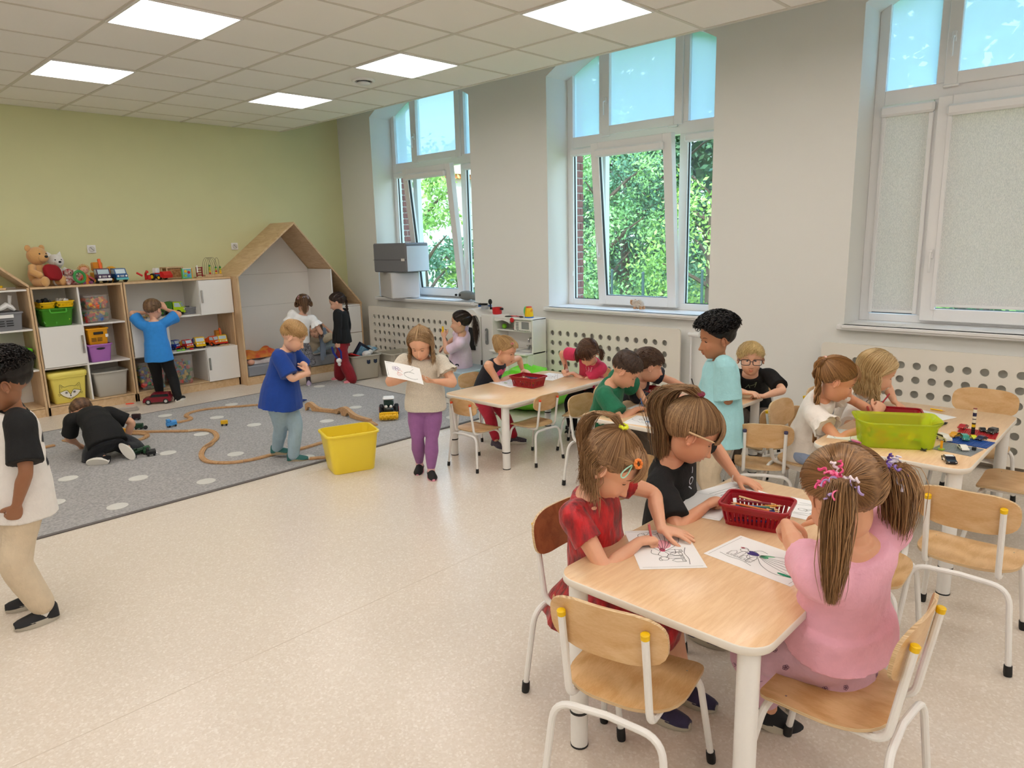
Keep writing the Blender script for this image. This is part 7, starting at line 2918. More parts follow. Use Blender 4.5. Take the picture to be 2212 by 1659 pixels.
# 9 girl walking with a drawing
F9 = (az(930, 1030) + az(912, 1012)) / 2
H9 = top_H(F9, 700)
P9 = np.array([F9[0] + .02, F9[1] + .0, .475 * H9])
KIDS['walker'] = kid('girl walking in cream ruffled top and purple leggings, reading a drawing', P9, 228, H=H9, headpx=(908, 744), hy=216, hp=30, fat=1.22, sk='#e7b08e', lid=.7,
      hc=('#7d5f42', '#c7a478'), hair=dict(style='loose', thick=.007, fringe=50, temple=18, ties=[dict(az=180, el=62, L=.0, n=260, emin=15, lift=.012)], loose=dict(L=.12, n=340, emin=-10, faz=92, front=85)),
      top=dict(m=c_cream, off=.014, sleeve=.6, lo=-.1, flare=.03, sflare=.012, ruffle=True), bottom=dict(m=c_purple, off=.005, len=1.9, amp=.0015), socks=cloth('pink_sock', '#e3b4b4'),
      shoes=(mat('shoe_black2', '#16161a', .7), mat('sole_pink', '#d38fa3', .6)), near=1,
      lf=az(932, 1030) + [0, 0, .05], rf=az(911, 1018) + [0, .02, .06], lfd=(-.55, -.9, -.08), rfd=(-.75, -.65, -.15),
      lw=ad(936, 823, P9 + [-.08, -.22, .1]), rw=ad(880, 818, P9 + [-.2, -.12, .1]), lel=(.9, -.3, -.3), rel=(-.4, .9, -.3), lhand=dict(curl=.5, d=(-.9, .35, .1), n=(0, 0, -1)), rhand=dict(curl=.5, d=(.2, -.6, 0), n=(0, 0, -1)))
# 10 girl on the blue bench
P10 = np.array([4.92, 5.45, .36])
KIDS['benchgirl'] = kid('girl in pale lilac T shirt with dark ponytail sitting on blue foam cube', P10, 122, H=1.12, headpx=(993, 697), hy=126, hp=5, sk='#e4b294', hc=('#1d1512', '#46342a'),
      hair=dict(style='tie', thick=.007, ties=[dict(az=168, el=18, L=.30, w=.026, out=.035, drift=(-.05, 0, 0), m=mat('tie_peach', '#e6b7a4', .6))]),
      top=dict(m=c_lilac, off=.016, sleeve=.8, lo=-.2, flare=.03), bottom=dict(m=c_navy, off=.008, len=1.9), shoes=(c_black, white_s), lw=ad(959, 728, P10 + [-.2, .05, .35]), lhand=dict(curl=.9, d=(0, .2, 1), n=(-1, -.5, 0)),
      rw=P10 + [-.05, .25, .1], **feet(P10, 125, .24))
# 11 girl at the low table
P11 = np.array([3.95, 4.10, .345])
KIDS['lowgirl'] = kid('girl in sleeveless black top and red leggings colouring at low table', P11, 272, H=1.06, headpx=(1093, 757), hy=284, hp=22, sk='#eab796', lid=.6, hc=('#a07c50', '#dcbb88'),
      hair=dict(style='tie', thick=.007, ties=[dict(az=175, el=35, L=.13, w=.022, out=.03)], bangs=dict(el=34, w=30, n=60)), mouth=.6, near=1,
      top=dict(m=cloth('black_navy', '#171a26', .15), off=.01, sleeve=0, lo=-.1), bottom=dict(m=c_redleg, off=.007, len=1.95), shoes=(cloth('sneaker', '#6d6577', .5, 200, col2='#2a2630'), white_s),
      lf=az(1112, 958) + [0, 0, .05], rf=az(1075, 970) + [0, 0, .05], lfd=(.6, -.8, 0), rfd=(-.2, -1, 0), lk=(1, -.3, .4), rk=(-.1, -1, .5),
      rw=az(1104, 812, Z1 + .022), lw=az(1129, 800, Z1 + .022), rel=(-1, 0, -.2), lel=(1, .2, -.1), rhand=dict(curl=.9, n=(0, 0, 1), d=(.9, -.3, 0)), lhand=dict(curl=.25, n=(0, 0, 1), d=(-.2, -1, 0)))
# 12 girl in raspberry shirt
P12 = np.array([4.66, 3.55, .345])
KIDS['raspgirl'] = kid('girl in raspberry T shirt with bowed head at far end of low table', P12, 190, H=1.05, headpx=(1270, 763), hy=200, hp=48, sk='#e6b090', hc=('#3d2a22', '#7b5a46'),
      hair=dict(style='tie', thick=.009, fringe=30, ties=[dict(az=120, el=-10, L=.13, w=.018, out=.03), dict(az=-120, el=-10, L=.1, w=.018, out=.02)], bangs=dict(el=16, w=50)),
      top=dict(m=c_rasp, off=.014, sleeve=.75, lo=-.15, sflare=.012), bottom=dict(m=c_black, off=.02, len=1.9), shoes=(c_black, white_s),
      lw=az(1238, 806, Z1 + .022), rw=az(1224, 799, Z1 + .03), lel=(0, -1, -.1), rel=(0, 1, -.3), rhand=dict(curl=1., d=(-1, -.3, 0)), lhand=dict(curl=.1, d=(-1, .1, 0)), **feet(P12, 190, .2))
# 13 boy in green
P13 = np.array([3.575, 2.62, .375])
KIDS['greenboy'] = kid('boy in green T shirt bent over his drawing at the middle table', P13, 282, H=1.1, headpx=(1352, 800), hy=298, hp=42, neckfwd=.5, sk='#dfa684', lid=.8, hc=('#2e2019', '#5b4334'),
      hair=dict(style='short', thick=.006, vol=(.011, .002, 16), L=.016, n=1000, fringe=44, nape=-32), near=1,
      top=dict(m=c_green, off=.02, sleeve=.75, lo=-.15, sflare=.014), bottom=dict(m=c_taupe, off=.02, len=1.9, amp=.006), shoes=(c_black, white_s),
      rw=az(1375, 884, Z2 + .022), lw=az(1397, 872, Z2 + .022), rel=(-1, 0, -.3), lel=(1, .3, -.2), rhand=dict(curl=1., d=(.8, -.2, 0)), lhand=dict(curl=.2, d=(.5, -.8, 0), n=(0, 0, 1)), **feet(P13, 282, .28))
# 14 boy in navy
P14 = np.array([3.95, 2.70, .375])
KIDS['navyboy'] = kid('boy in dark navy T shirt reaching across the table with a pencil', P14, 290, H=1.1, headpx=(1402, 790), hy=318, hp=14, sk='#e8b193', hc=('#3c2a20', '#6b4f3c'), mouth=0,
      hair=dict(style='short', thick=.010, L=.03, n=1100, fringe=40, nape=-36), near=1,
      top=dict(m=c_navy, off=.016, sleeve=.75, lo=-.15, sflare=.01), bottom=dict(m=c_taupe, off=.016, len=1.9), shoes=(c_black, white_s),
      lw=az(1487, 838, Z2 + .04), rw=az(1462, 856, Z2 + .022), lel=(.6, .6, .0), rel=(-.6, -.3, -.3), lhand=dict(curl=1., d=(.6, -.7, 0)), rhand=dict(curl=.3, d=(.8, -.7, 0)), **feet(P14, 285, .2))
# 15 boy in turquoise
P15 = np.array([3.56, 1.81, .53])
H15 = top_H(P15, 690)
P15[2] = .475 * H15
KIDS['turqboy'] = kid('boy with curly black hair in turquoise T shirt standing among the tables', P15, 128, H=H15, headpx=(1546, 728), hy=142, hp=8, sk='#b87f5b', hc=('#0b0909', '#1e1816'), iris='#2e211b', lid=.45,
      hair=dict(style='curly', thick=.014, vol=(.034, .003, 10), fringe=42, nape=-34, rc=.009, L=.018), near=1,
      top=dict(m=c_turq, off=.024, sleeve=.98, lo=-.3, sflare=.016, flare=.03, amp=.005), bottom=dict(m=c_beige, off=.022, len=1.95, amp=.005), shoes=(c_black, white_s),
      lw=ad(1520, 852, P15 + [-.1, .12, .1]), rw=P15 + [-.02, .2, .12])
# 16 boy with glasses
P16 = np.array([4.72, 2.16, .375])
KIDS['glassboy'] = kid('blond boy with dark glasses and black T shirt looking at the camera', P16, 200, H=1.1, headpx=(1622, 775), hy=208, hp=2, sk='#ecba9b', lid=.25, gaze=(0, 1, -.05), hc=('#b08f57', '#ecd49c'),
      hair=dict(style='short', thick=.010, L=.034, n=1100, fringe=36, nape=-36, comb=(.5, .8, -.1), lift=.3), near=1,
      top=dict(m=c_black, off=.016, sleeve=.8, lo=-.15, sflare=.012), bottom=dict(m=c_taupe, off=.016, len=1.9), shoes=(c_black, white_s),
      lw=az(1650, 856, Z2 + .022), rw=az(1612, 848, Z2 + .045), lel=(.2, -1, -.2), rel=(-.3, 1, -.3), lhand=dict(curl=.4, d=(-.2, 1, 0)), rhand=dict(curl=.4, d=(-.1, -1, .1)), **feet(P16, 195, .22))
# 17 girl in red velvet
P17 = np.array([1.84, 1.37, .415])
KIDS['redgirl'] = kid('girl in crushed red velvet dress drawing at the nearest table', P17, 276, H=1.14, headpx=(1322, 1003), hy=292, hp=44, neckfwd=.4, sk='#e8b291', lid=.85, hc=('#76553b', '#b8926a'), near=2,
      hair=dict(style='tie', thick=.006, fringe=50, seed=5, ties=[dict(az=165, el=62, L=.04, w=.014, out=.02, over=200, n=420, emin=10, m=mat('tie_yellow', '#d9e021', .5), rise=.02),
                    dict(az=52, el=48, L=0, n=120, emin=35, sel=lambda a, e_: (a > 10) & (a < 100), m=mat('tie_orange', '#f08a3c', .5))],
        loose=dict(L=.11, n=170, emin=-45, sel=lambda a, e_: (e_ < 14) & (abs(a) > 95), faz=112), bangs=dict(el=17, w=38, n=110)),
      top=dict(m=c_velvet, off=.011, sleeve=.5, lo=-.1, sflare=.008, amp=.004, freq=34), skirt=dict(m=c_velvet, len=.85, sit=True), bottom=None,
      shoes=(cloth('violet_shoe', '#3b3556', .3), mat('sole_bone', '#bdb5a3', .6)), socks=None,
      rw=az(1381, 1170, ZF + .024), lw=az(1429, 1143, ZF + .030), rel=(-1, .1, -.35), lel=(1, .25, .1), lf=(1.98, 1.10, .055), rf=(1.84, 1.12, .055),
      rhand=dict(curl=grip(), d=(.92, -.25, -.1), n=(-.2, .1, 1)), lhand=dict(curl=.12, d=(.45, -.9, -.12), n=(0, 0, 1), spread=1.6))
# 18 girl in black puff sleeves
P18 = np.array([2.40, 1.42, .43])
KIDS['blackgirl'] = kid('girl in black puff sleeve top with high ponytail and a pencil behind her ear', P18, 274, H=1.17, headpx=(1497, 933), hy=305, hp=34, neckfwd=.4, sk='#dfa380', lid=.85, hc=('#6b4f39', '#b8956c'), near=2,
      hair=dict(style='tie', thick=.008, fringe=40, seed=8, ties=[dict(az=172, el=62, L=.14, w=.03, over=205, n=700, nt=620, drift=(0, -.01, 0), m=mat('tie_wine', '#7a1f3d', .6), tt=.007, tr=.013, rise=.03)],
         bangs=dict(el=11, w=40, n=420)),
      top=dict(m=c_black, off=.014, sleeve=.8, lo=-.15, sflare=.004, puff=True, amp=.004), bottom=dict(m=c_denim, off=.012, len=1.9), shoes=(mat('shoe_violet', '#353056', .8), mat('sole_bone', '#bdb5a3', .6)),
      rw=az(1526, 1092, ZF + .026), lw=az(1592, 1032, ZF + .03), rel=(-1, .1, -.3), lel=(1, .3, .1), lf=az(1545, 1395) + [0, .06, .06], rf=az(1497, 1365) + [0, .06, .06],
      rhand=dict(curl=grip(), d=(.8, -.2, .15), n=(-.3, .2, 1)), lhand=dict(curl=.18, d=(.1, -1, -.15), n=(0, .0, 1), spread=1.2))
# 19 girl in pink
P19 = np.array([1.93, .60, .435])
KIDS['pinkgirl'] = kid('girl in pink T shirt with two ribboned ponytails, seen from behind', P19, 70, H=1.22, headpx=(1850, 1084), hy=62, hp=30, neckfwd=.35, sk='#e3a986', fat=1.05, hc=('#6f5036', '#b68b60'), near=2,
      hair=dict(style='tie', thick=.007, fringe=48, nape=-50, seed=4, ties=[dict(az=-142, el=10, L=.29, w=.019, out=.04, n=620, nt=460, emin=-30, sel=lambda a, e_: a <= 0, drift=(-.02, -.02, 0)),
                     dict(az=125, el=18, L=.20, w=.026, out=.035, n=520, nt=300, emin=-30, sel=lambda a, e_: a > 0)]),
      top=dict(m=c_pinktee, off=.018, sleeve=.66, lo=.04, sflare=.006, flare=.04, amp=.006), bottom=dict(m=c_floral, off=.014, len=1.78, amp=.003), socks=None, shoes=(mat('slip_on_black', '#121215', .8), mat('sole_bone', '#bdb5a3', .6)),
      lw=az(1672, 1092, ZF + .12), lel=(-.7, -.3, -.8), lhand=dict(curl=.7, d=(.8, .35, -.6), n=(-.2, .3, .8)), rw=az(1770, 1150, ZF + .03) + [.12, .1, 0], rhand=dict(curl=.3, n=(0, 0, 1)),
      lf=az(1672, 1575) + [.0, .02, .07], rf=az(1735, 1540) + [.02, .02, .08], lfd=(.6, -.65, -.35), rfd=(1, -.45, -.05), lk=(-.2, 1, .5), rk=(.2, 1, .5))
# 20 girl with a long braid
P20 = np.array([3.83, 1.43, .415])
KIDS['braidgirl'] = kid('girl with a long braid in off white frilled T shirt at right table', P20, 276, H=1.12, headpx=(1809, 820), hy=296, hp=28, sk='#e3a57f', lid=.8, hc=('#6e4d31', '#b98a58'), near=1,
      hair=dict(style='tie', thick=.007, ties=[dict(az=165, el=28, L=.46, w=.016, out=.035, n=600, braid=7, nt=220, m=mat('tie_peach', '#e6b7a4', .6))], bangs=dict(el=26, w=50, n=60)),
      top=dict(m=c_offw, off=.014, sleeve=.5, lo=-.22, sflare=.012, ruffle=True), bottom=dict(m=c_denim, off=.012, len=1.9), shoes=(c_black, white_s),
      lw=az(1905, 900, Z3 + .03), rw=az(1868, 925, Z3 + .025), rel=(-.8, -.1, -.4), lel=(.8, .1, -.2), **feet(P20, 276, .2))
# 21 girl with loose blonde hair
P21 = np.array([4.30, 1.41, .415])
KIDS['blondgirl'] = kid('girl with loose straight blonde hair holding a red crayon', P21, 278, H=1.13, headpx=(1896, 803), hy=300, hp=26, sk='#e9b390', lid=.7, hc=('#a58354', '#e6cb98'), near=1,
      hair=dict(style='loose', thick=.008, fringe=44, loose=dict(L=.13, n=900, emin=-20, faz=102, front=88)),
      top=dict(m=c_offw, off=.014, sleeve=.85, lo=-.2, sflare=.008), bottom=dict(m=c_black, off=.01, len=1.9), shoes=(mat('shoe_brown', '#7c6a5a', .7), white_s),
      rw=az(1893, 893, Z3 + .05), lw=az(1932, 868, Z3 + .04), rel=(-.8, -.1, -.4), lel=(.9, .3, .2), rhand=dict(curl=1., d=(.5, -.2, .6), n=(-.6, -.6, .2)), lhand=dict(curl=.6, d=(.3, -.8, -.5), n=(.2, -.3, 1)), **feet(P21, 278, .22))

# ------------------------------------------------------------------ things on the floor
trk = wood('track_beech', '#cfa679', '#b98a5c', .5, scale=(20, 20, 20))
grv = mat('track_groove', '#8f6840', .7)
TRZ = .0125

def track(path, label, step=.17, grp='wooden train track'):
 P = cr([az(u, v, .02) for u, v in path], 8)
 P[:, 2] = 0
 seg = np.linalg.norm(np.diff(P, axis=0), axis=1)
 s = np.r_[0, np.cumsum(seg)]
 n = max(1, int(round(s[-1] / step)))
 for k in range(n):
  q = np.linspace(s[-1] * k / n + .002, s[-1] * (k + 1) / n - .002, 8)
  C = np.stack([np.interp(q, s, P[:, j]) for j in range(3)], 1)
  O = C[4].copy()
  C = C - O
  T = np.gradient(C, axis=0)
  T /= np.linalg.norm(T, axis=1)[:, None]
  N = np.stack([-T[:, 1], T[:, 0], np.zeros(len(T))], 1)
  prof = [(-.02, 0), (-.02, .012), (-.0145, .012), (-.0135, .009), (-.0095, .009), (-.0085, .012), (.0085, .012), (.0095, .009), (.0135, .009), (.0145, .012), (.02, .012), (.02, 0)]
  mb = MB()
  mb.loft([np.array([C[i] + N[i] * a + np.array([0, 0, z]) for a, z in prof]) for i in range(8)])
  o = obj('track_piece', mb, trk, loc=(O[0], O[1], TRZ), smooth=False)
  tag(o, label, 'toy track', grp)

track([(382, 912.5), (412, 905), (402, 898), (409, 892), (430, 886), (465, 881), (520, 877), (556, 874), (590, 873)], 'wooden track piece of the upper winding line near the yellow wagon')
track([(267, 932), (280, 931), (315, 932), (359, 931), (400, 930.5), (438, 928), (460, 932), (468.5, 943), (460, 954), (444, 965), (435, 980), (440, 992), (458, 998), (500, 998.5), (545, 992), (590, 981), (649, 969), (704, 953)],
  'wooden track piece of the long line running from crouching boy to the yellow bin')
track([(281, 936.5), (300, 936), (318, 939), (306, 948), (268, 955)], 'wooden track piece of the small inner loop by the crouching boy')
track([(442, 966), (452, 962), (458, 957)], 'short wooden track branch at the bend')
track([(95, 966), (118, 961)], 'loose wooden track pieces left of the crouching boy')
track([(138, 950), (156, 953)], 'loose wooden track piece touching the crouching boy')
track([(668, 990), (706, 987)], 'loose wooden track piece beside the teal shoe')
# bridge with two humps
for k, (p0, p1, lb) in enumerate((((662, 884), (724, 890), 'rising'), ((724, 890), (800, 911), 'falling'))):
 A, B_ = az(*p0, .02), az(*p1, .02)
 L = np.linalg.norm(B_ - A)
 a = math.atan2(B_[1] - A[1], B_[0] - A[0])
 t_ = thing('track_bridge', 'wooden arched bridge of the train track, ' + ['half nearer the blue boy', 'half nearer the toy tractor'][k], 'toy bridge', (A[0], A[1], TRZ), a, 'track bridges')
 top = [(x, .03 + .055 * math.exp(-((x - L * (.14 if k == 0 else .3)) / (L * .2)) ** 2)) for x in np.linspace(0, L, 20)]
 bot = []
 for x in np.linspace(L, 0, 30):
  z = 0.
  for c in ((.14,) if k == 0 else (.18, .42)):
   d_ = (x - c * L) / .03
   if abs(d_) < 1:
    z = max(z, .04 * math.sqrt(1 - d_ * d_))
  bot.append((x, z))
 mb = MB()
 mb.prism(top + bot, -.02, .02, 'y')
 obj('bridge_body', mb, trk, t_, smooth=False)
track([(800, 911), (812, 918)], 'last wooden track piece at the foot of bridge')

# little trains
def wagon(label, uv, rz, L, c, kind='wagon', z=TRZ, w_=.035, h=.035):
 p = az(*uv, .02)
 t_ = thing('toy_wagon', label, 'toy train', (p[0], p[1], z), rz, 'toy train wagons')
 mb = MB()
 mb.box((0, 0, .012 + h / 2), (L, w_, h), .004)
 if kind == 'engine':
  mb.cyl((L * .2, 0, .012 + h), w_ * .36, L * .5, 12, axis='x')
  mb.box((-L * .3, 0, .012 + h * 1.4), (L * .3, w_, h * .8), .003)
 obj('body', mb, mat('wagon_' + c, c, .35), t_)
 for x in (-.3, .3):
  for s in (-1, 1):
   obj('wheel', MB().cyl((x * L, s * w_ * .5, .009), .009, .006, 12, axis='y'), blk, t_)
 obj('coupling', MB().cyl((L / 2 + .003, 0, .018), .004, .01, 8, axis='x'), chrome, t_)
 return t_

wagon('yellow toy wagon on the track beside the crouching boys arm', (271, 938), -R(60), .085, '#e8a31a', z=TRZ + .012)
wagon('black and red toy wagon on rug behind the crouching boy', (295, 905), R(-40), .075, '#2a1216', h=.045)
wagon('dark green toy wagon on the rug by the track', (301, 925), R(-40), .07, '#17402c', h=.04)
wagon('light blue toy train engine near the upper track end', (371, 920), R(5), .09, '#4b9be0', 'engine')
wagon('small yellow toy wagon alone on the rug', (485, 917), R(-30), .06, '#e3b11e')
wagon('dark green toy engine in front of the crouching boy shoes', (297, 980), R(15), .1, '#23402a', 'engine', h=.025)
wagon('green and yellow toy engine in the dark toy heap', (318, 977), R(60), .1, '#2f5a3a', 'engine', h=.03)
wagon('black toy engine lying in the dark toy heap', (327, 982), R(-20), .07, '#14181a', 'engine', h=.03)
wagon('white and red toy tanker beside the crouching boy', (284, 965), R(-35), .08, '#c9c4bd', h=.02)
p = az(315, 928, .01)
o = obj('loose_tyre', MB().cyl((0, 0, .012), .018, .012, 14, axis='y', b=.003), blk, loc=(p[0], p[1], TRZ + .006))
tag(o, 'small black toy wheel standing on the rug beside green wagon', 'toy wheel')
p = az(416, 932, .01)
o = obj('toy_block', MB().box((0, 0, .008), (.07, .035, .016), .003), birch, loc=(p[0], p[1], TRZ), rot=(0, 0, -.3))
tag(o, 'small wooden block beside the long track', 'toy block')
# red toy car on the floor, clear lid and orange piece
toy_car('dark red toy estate car on the floor by the shelf unit', (2.665, 7.68, .001), R(148), .27, .115, .115, plastic('car_maroon', '#7d1526', .25), roof=None, style='suv', hub=mat('hub_silver', '#d2d2d4', .25, metal=.6))
p = az(262, 888, 0)
o = obj('clear_lid', MB().loft([rrect(.30, .2, .03, 4, 0), rrect(.31, .21, .03, 4, .012), rrect(.3, .2, .03, 4, .012), rrect(.29, .19, .03, 4, .003)]), clear('clear_lid', '#eceae8', .2), loc=(p[0], p[1], .002), rot=(0, 0, -.2))
tag(o, 'clear plastic box lid lying on the floor before the shelf', 'lid')
p = az(281, 873, 0)
o = obj('toy_dart', MB().tube([(-.04, 0, .006), (.02, 0, .006), (.04, 0, .006)], [.006, .006, .003], 8), plastic('fluo_red', '#ff4a26'), loc=(p[0], p[1], 0), rot=(0, 0, -.5))
tag(o, 'tiny fluorescent red toy stick on the floor', 'toy')
# toy tractor with yellow front roller
t_ = thing('toy_tractor', 'dark toy tractor with white roof and yellow front roller on rug', 'toy tractor', (3.80, 5.22, TRZ), R(232))
mb = MB()
mb.box((-.0, 0, .075), (.16, .09, .05), .015)
mb.box((.06, 0, .075), (.07, .06, .055), .012)
obj('body', mb, plastic('tractor_dark', '#1f2624'), t_)
mb = MB()
mb.box((-.03, 0, .13), (.08, .09, .06), .012)
obj('cab', mb, mat('tractor_glass', '#2b4038', .2), t_)
obj('roof', MB().box((-.03, 0, .17), (.1, .105, .024), .01), paper_m, t_)
for s in (-1, 1):
 obj('headlight_eye', MB().ball((.075, s * .022, .112), (.008, .014, .014), 10), paper_m, t_)
 wheel(t_, -.05, s * .068, .055, .04, blk, redp)
 wheel(t_, .065, s * .062, .034, .03, blk, redp)
 mb = MB()
 mb.tube([(.05, s * .05, .08), (.11, s * .07, .12), (.13, s * .075, .06)], .007, 6)
 obj('lift_arm', mb, blk, t_)
rl = MB()
rl.cyl((.14, 0, .035), .024, .17, 14, axis='y')
for k in range(9):
 for q in range(6):
  a = q * PI / 3 + k * .5
  rl.box((.14 + .027 * math.cos(a), -.072 + .018 * k, .035 + .027 * math.sin(a)), (.01, .01, .01))
rl.box((.125, 0, .065), (.03, .17, .014), .004)
obj('front_roller', rl, plastic('roller_yellow', '#f2c01a'), t_)
# big yellow bin with a faint fox print inside
yb = thing('toy_bin', 'big open yellow bin standing at the rug edge', 'bin', (2.72, 4.235, .001), R(-18.5))
obj('body', bin_mb(.385, .31, .285, taper=.83, r=.045, rim=.012), plastic('bin_yellow', '#f7dc3c', .3), yb, ang=40)
fp = MB()
strokes(fp, [[(-.09, .1), (-.085, .2), (-.04, .165), (.04, .165), (.085, .2), (.09, .1)]], .0025, 0, euler(PI / 2, 0, 0, (0, .128, .02)))
obj('faint_print', fp, mat('faint_print', '#cdb21f', .5), yb, smooth=False)
o = obj('toy_boat', MB().tube([(-.04, 0, .01), (0, 0, .012), (.04, 0, .01)], [.008, .014, .006], 8), plastic('navy_toy', '#20387f'), loc=tuple(az(655, 867, .02)[:2]) + (TRZ + .006,))
tag(o, 'small navy toy on rug right behind blue boy', 'toy')
# costume heap and white blanket at the left of the niche
mb = MB()
v, f = [], []
n1, n2 = 26, 16
rr_ = np.random.default_rng(9)
for i in range(n1):
 for j in range(n2):
  x, y = i / (n1 - 1), j / (n2 - 1)
  e = min(1, min(x, 1 - x) * 6) * min(1, min(y, 1 - y) * 5)
  v.append((x * .5, y * .3, e * (.035 + .03 * math.sin(x * 13 + y * 5) * math.sin(y * 9 + 1) + .05 * x)))
for i in range(n1 - 1):
 for j in range(n2 - 1):
  a = i * n2 + j
  f.append((a, a + n2, a + n2 + 1, a + 1))
mb.add(v, f)
cm = mat('costume_red', '#d2492a', .7, var=.9, vscale=9, col2='#e8a23c', bump=.3)
o = obj('costume_heap', mb, cm, loc=(3.78, 7.98, .275))
tag(o, 'crumpled red and orange dressing up costume on niche cushion', 'costume')
mb = MB()
mb.add(np.array(v) * (1., .8, .55), f)
o = obj('white_blanket', mb, mat('blanket_white', '#dcd3cf', .8, var=.2, vscale=12, col2='#b9a9a6'), loc=(3.76, 7.90, .22))
tag(o, 'white patterned cloth under the red costume', 'blanket')
o = obj('doll_foot', MB().ball((0, 0, 0), (.045, .035, .035), 14), dsk, loc=(3.80, 7.86, .255))
tag(o, 'pink round doll limb sticking out beside the white cloth', 'doll')
# greyish cloth held up in the niche
a1, a2 = ad(683, 716, P7 + [-.1, -.2, .3]) if 'P7' in globals() else None, None
K7 = KIDS.get('nichekid') if 'KIDS' in globals() else None
if K7:
 c0 = K7.rh[0] * .5 + K7.lh[0] * .5 + np.array([-.02, -.07, -.02])
 mb = MB()
 v, f = [], []
 for i in range(14):
  for j in range(12):
   x, y = i / 13, j / 11
   w0 = .26 * (1 - .5 * y)
   v.append(((x - .5) * w0 + .02 * math.sin(y * 5), .022 * math.sin(x * 14 + y * 2) * (1 - y * .3), -y * .34 - .03 * math.cos(x * 5)))
 for i in range(13):
  for j in range(11):
   a = i * 12 + j
   f.append((a, a + 12, a + 13, a + 1))
 vv = np.array(v)
 mb.add(np.concatenate([vv, vv + [0, .004, 0]]), f + [tuple(q + len(v) for q in t[::-1]) for t in f])
 o = obj('held_cloth', mb, mat('cloth_greyblue', '#8f9db3', .8, bump=.2), loc=c0, rot=(0, 0, R(40)))
 tag(o, 'grey blue cloth held up by the child in the niche', 'cloth')

# ------------------------------------------------------------------ things on the tables
red_b = plastic('basket_red', '#9c1020', .35)

def paper(label, corners_or_c, z, rz=0, w_=.297, d_=.21, lines=(), fills=(), name='drawing_sheet', lw=.0016, lc=None):
 x, y = corners_or_c
 t_ = thing(name, label, 'paper', (x, y, z + .0004), rz, 'colouring sheets')
 obj('sheet', MB().box((0, 0, .0004), (w_, d_, .0005)), paper_m, t_, smooth=False)
 bd_ = [[(-w_ / 2 + .012, -d_ / 2 + .01), (-w_ / 2 + .012, d_ / 2 - .01)], [(w_ / 2 - .012, -d_ / 2 + .01), (w_ / 2 - .012, d_ / 2 - .01)]]
 mb = MB()
 strokes(mb, bd_, .0008, .00095)
 strokes(mb, list(lines), lw, .0011)
 obj('line_drawing', mb, lc or ink, t_, smooth=False)
 for k, (poly, c) in enumerate(fills):
  P = np.array(poly)
  f_ = MB()
  f_.add(np.c_[P, np.full(len(P), .00085)], [tuple(range(len(P)))])
  obj('coloured_patch', f_, mat('crayon_' + c, c, .8, var=.25, vscale=200, stretch=(1, 6, 1)), t_, smooth=False)
 return t_

def gown():
 """a plain figure in a wide gown beside a little castle, lying along +X"""
 L = []
 L += [arc(-.075, .012, .0125, .0125, 0, 360, 18), cr([(-.086, .02), (-.09, .028), (-.078, .03), (-.066, .024)], 3)]
 L += [cr([(-.062, .018), (-.045, .026), (-.03, .018), (-.022, .014)], 4), cr([(-.062, .002), (-.045, -.006), (-.03, 0), (-.022, .004)], 4)]
 L += [cr([(-.022, .016), (.02, .04), (.07, .06), (.11, .062), (.125, .03), (.125, -.02), (.11, -.055), (.07, -.066), (.02, -.045), (-.022, .0)], 5)]
 for e_ in (-.045, -.025, -.005, .018, .04):
  L += [cr([(-.018, .008 + e_ * .1), (.03, e_ * .5), (.12, e_ * 1.05)], 4)]
 L += [cr([(.118, .05), (.105, .036), (.122, .022), (.108, .005), (.123, -.012), (.107, -.03), (.118, -.05)], 4)]
 L += [cr([(-.05, .025), (-.035, .045), (-.01, .04)], 4), cr([(-.05, -.006), (-.04, -.03), (-.01, -.034)], 4)]
 for k, (x, y, w0, h0) in enumerate(((-.1, -.05, .02, .03), (-.075, -.05, .016, .045), (-.055, -.05, .022, .028), (-.03, -.055, .016, .04))):
  L += [[(x, y), (x, y + h0), (x + w0 / 2, y + h0 + .012), (x + w0, y + h0), (x + w0, y), (x, y)], [(x + .005, y), (x + .005, y + .01), (x + w0 - .005, y + .01), (x + w0 - .005, y)]]
 L += [cr([(-.12, -.056), (-.08, -.062), (-.04, -.058), (0, -.07)], 4)]
 return L

def rp(lines, a=PI, s=1.):
 c, q = math.cos(a) * s, math.sin(a) * s
 return [np.array(l) @ np.array([[c, q], [-q, c]]) for l in lines]

GO = gown()
fl_ = lambda *p_: [np.array(q) for q in p_]
PF = [az(1524, 1197, ZF), az(1590, 1158, ZF), az(1775, 1222, ZF), az(1725, 1265, ZF)]
c_ = sum(PF) / 4
d_ = PF[2] - PF[1]
rz = math.atan2(d_[1], d_[0])
paper('finished colouring sheet with violet and green gown on nearest table', (c_[0], c_[1]), ZF, rz, .297, .205, GO,
  [(cr([(-.022, .014), (-.045, .024), (-.062, .018), (-.055, .008), (-.062, .002), (-.045, -.004), (-.022, .004)], 3), '#3f2f7a'), (arc(-.005, .012, .014, .009, 0, 360, 14), '#5fc28d'), (cr([(-.02, .012), (-.005, .03), (.02, .036), (.004, .02)], 3), '#7fcf9f'),
  (arc(.115, .045, .008, .014, 0, 360, 12), '#2f9a8a'), (arc(.1, -.052, .024, .007, -10, 350, 14), '#1f9a72'), (arc(-.088, .024, .008, .005, 0, 360, 10), '#c96a72')])
PR = [az(1348, 1147, ZF), az(1475, 1145, ZF), az(1533, 1228, ZF), az(1382, 1230, ZF)]
c_ = sum(PR) / 4
d_ = PR[3] - PR[0]
rz = math.atan2(d_[1], d_[0]) + PI
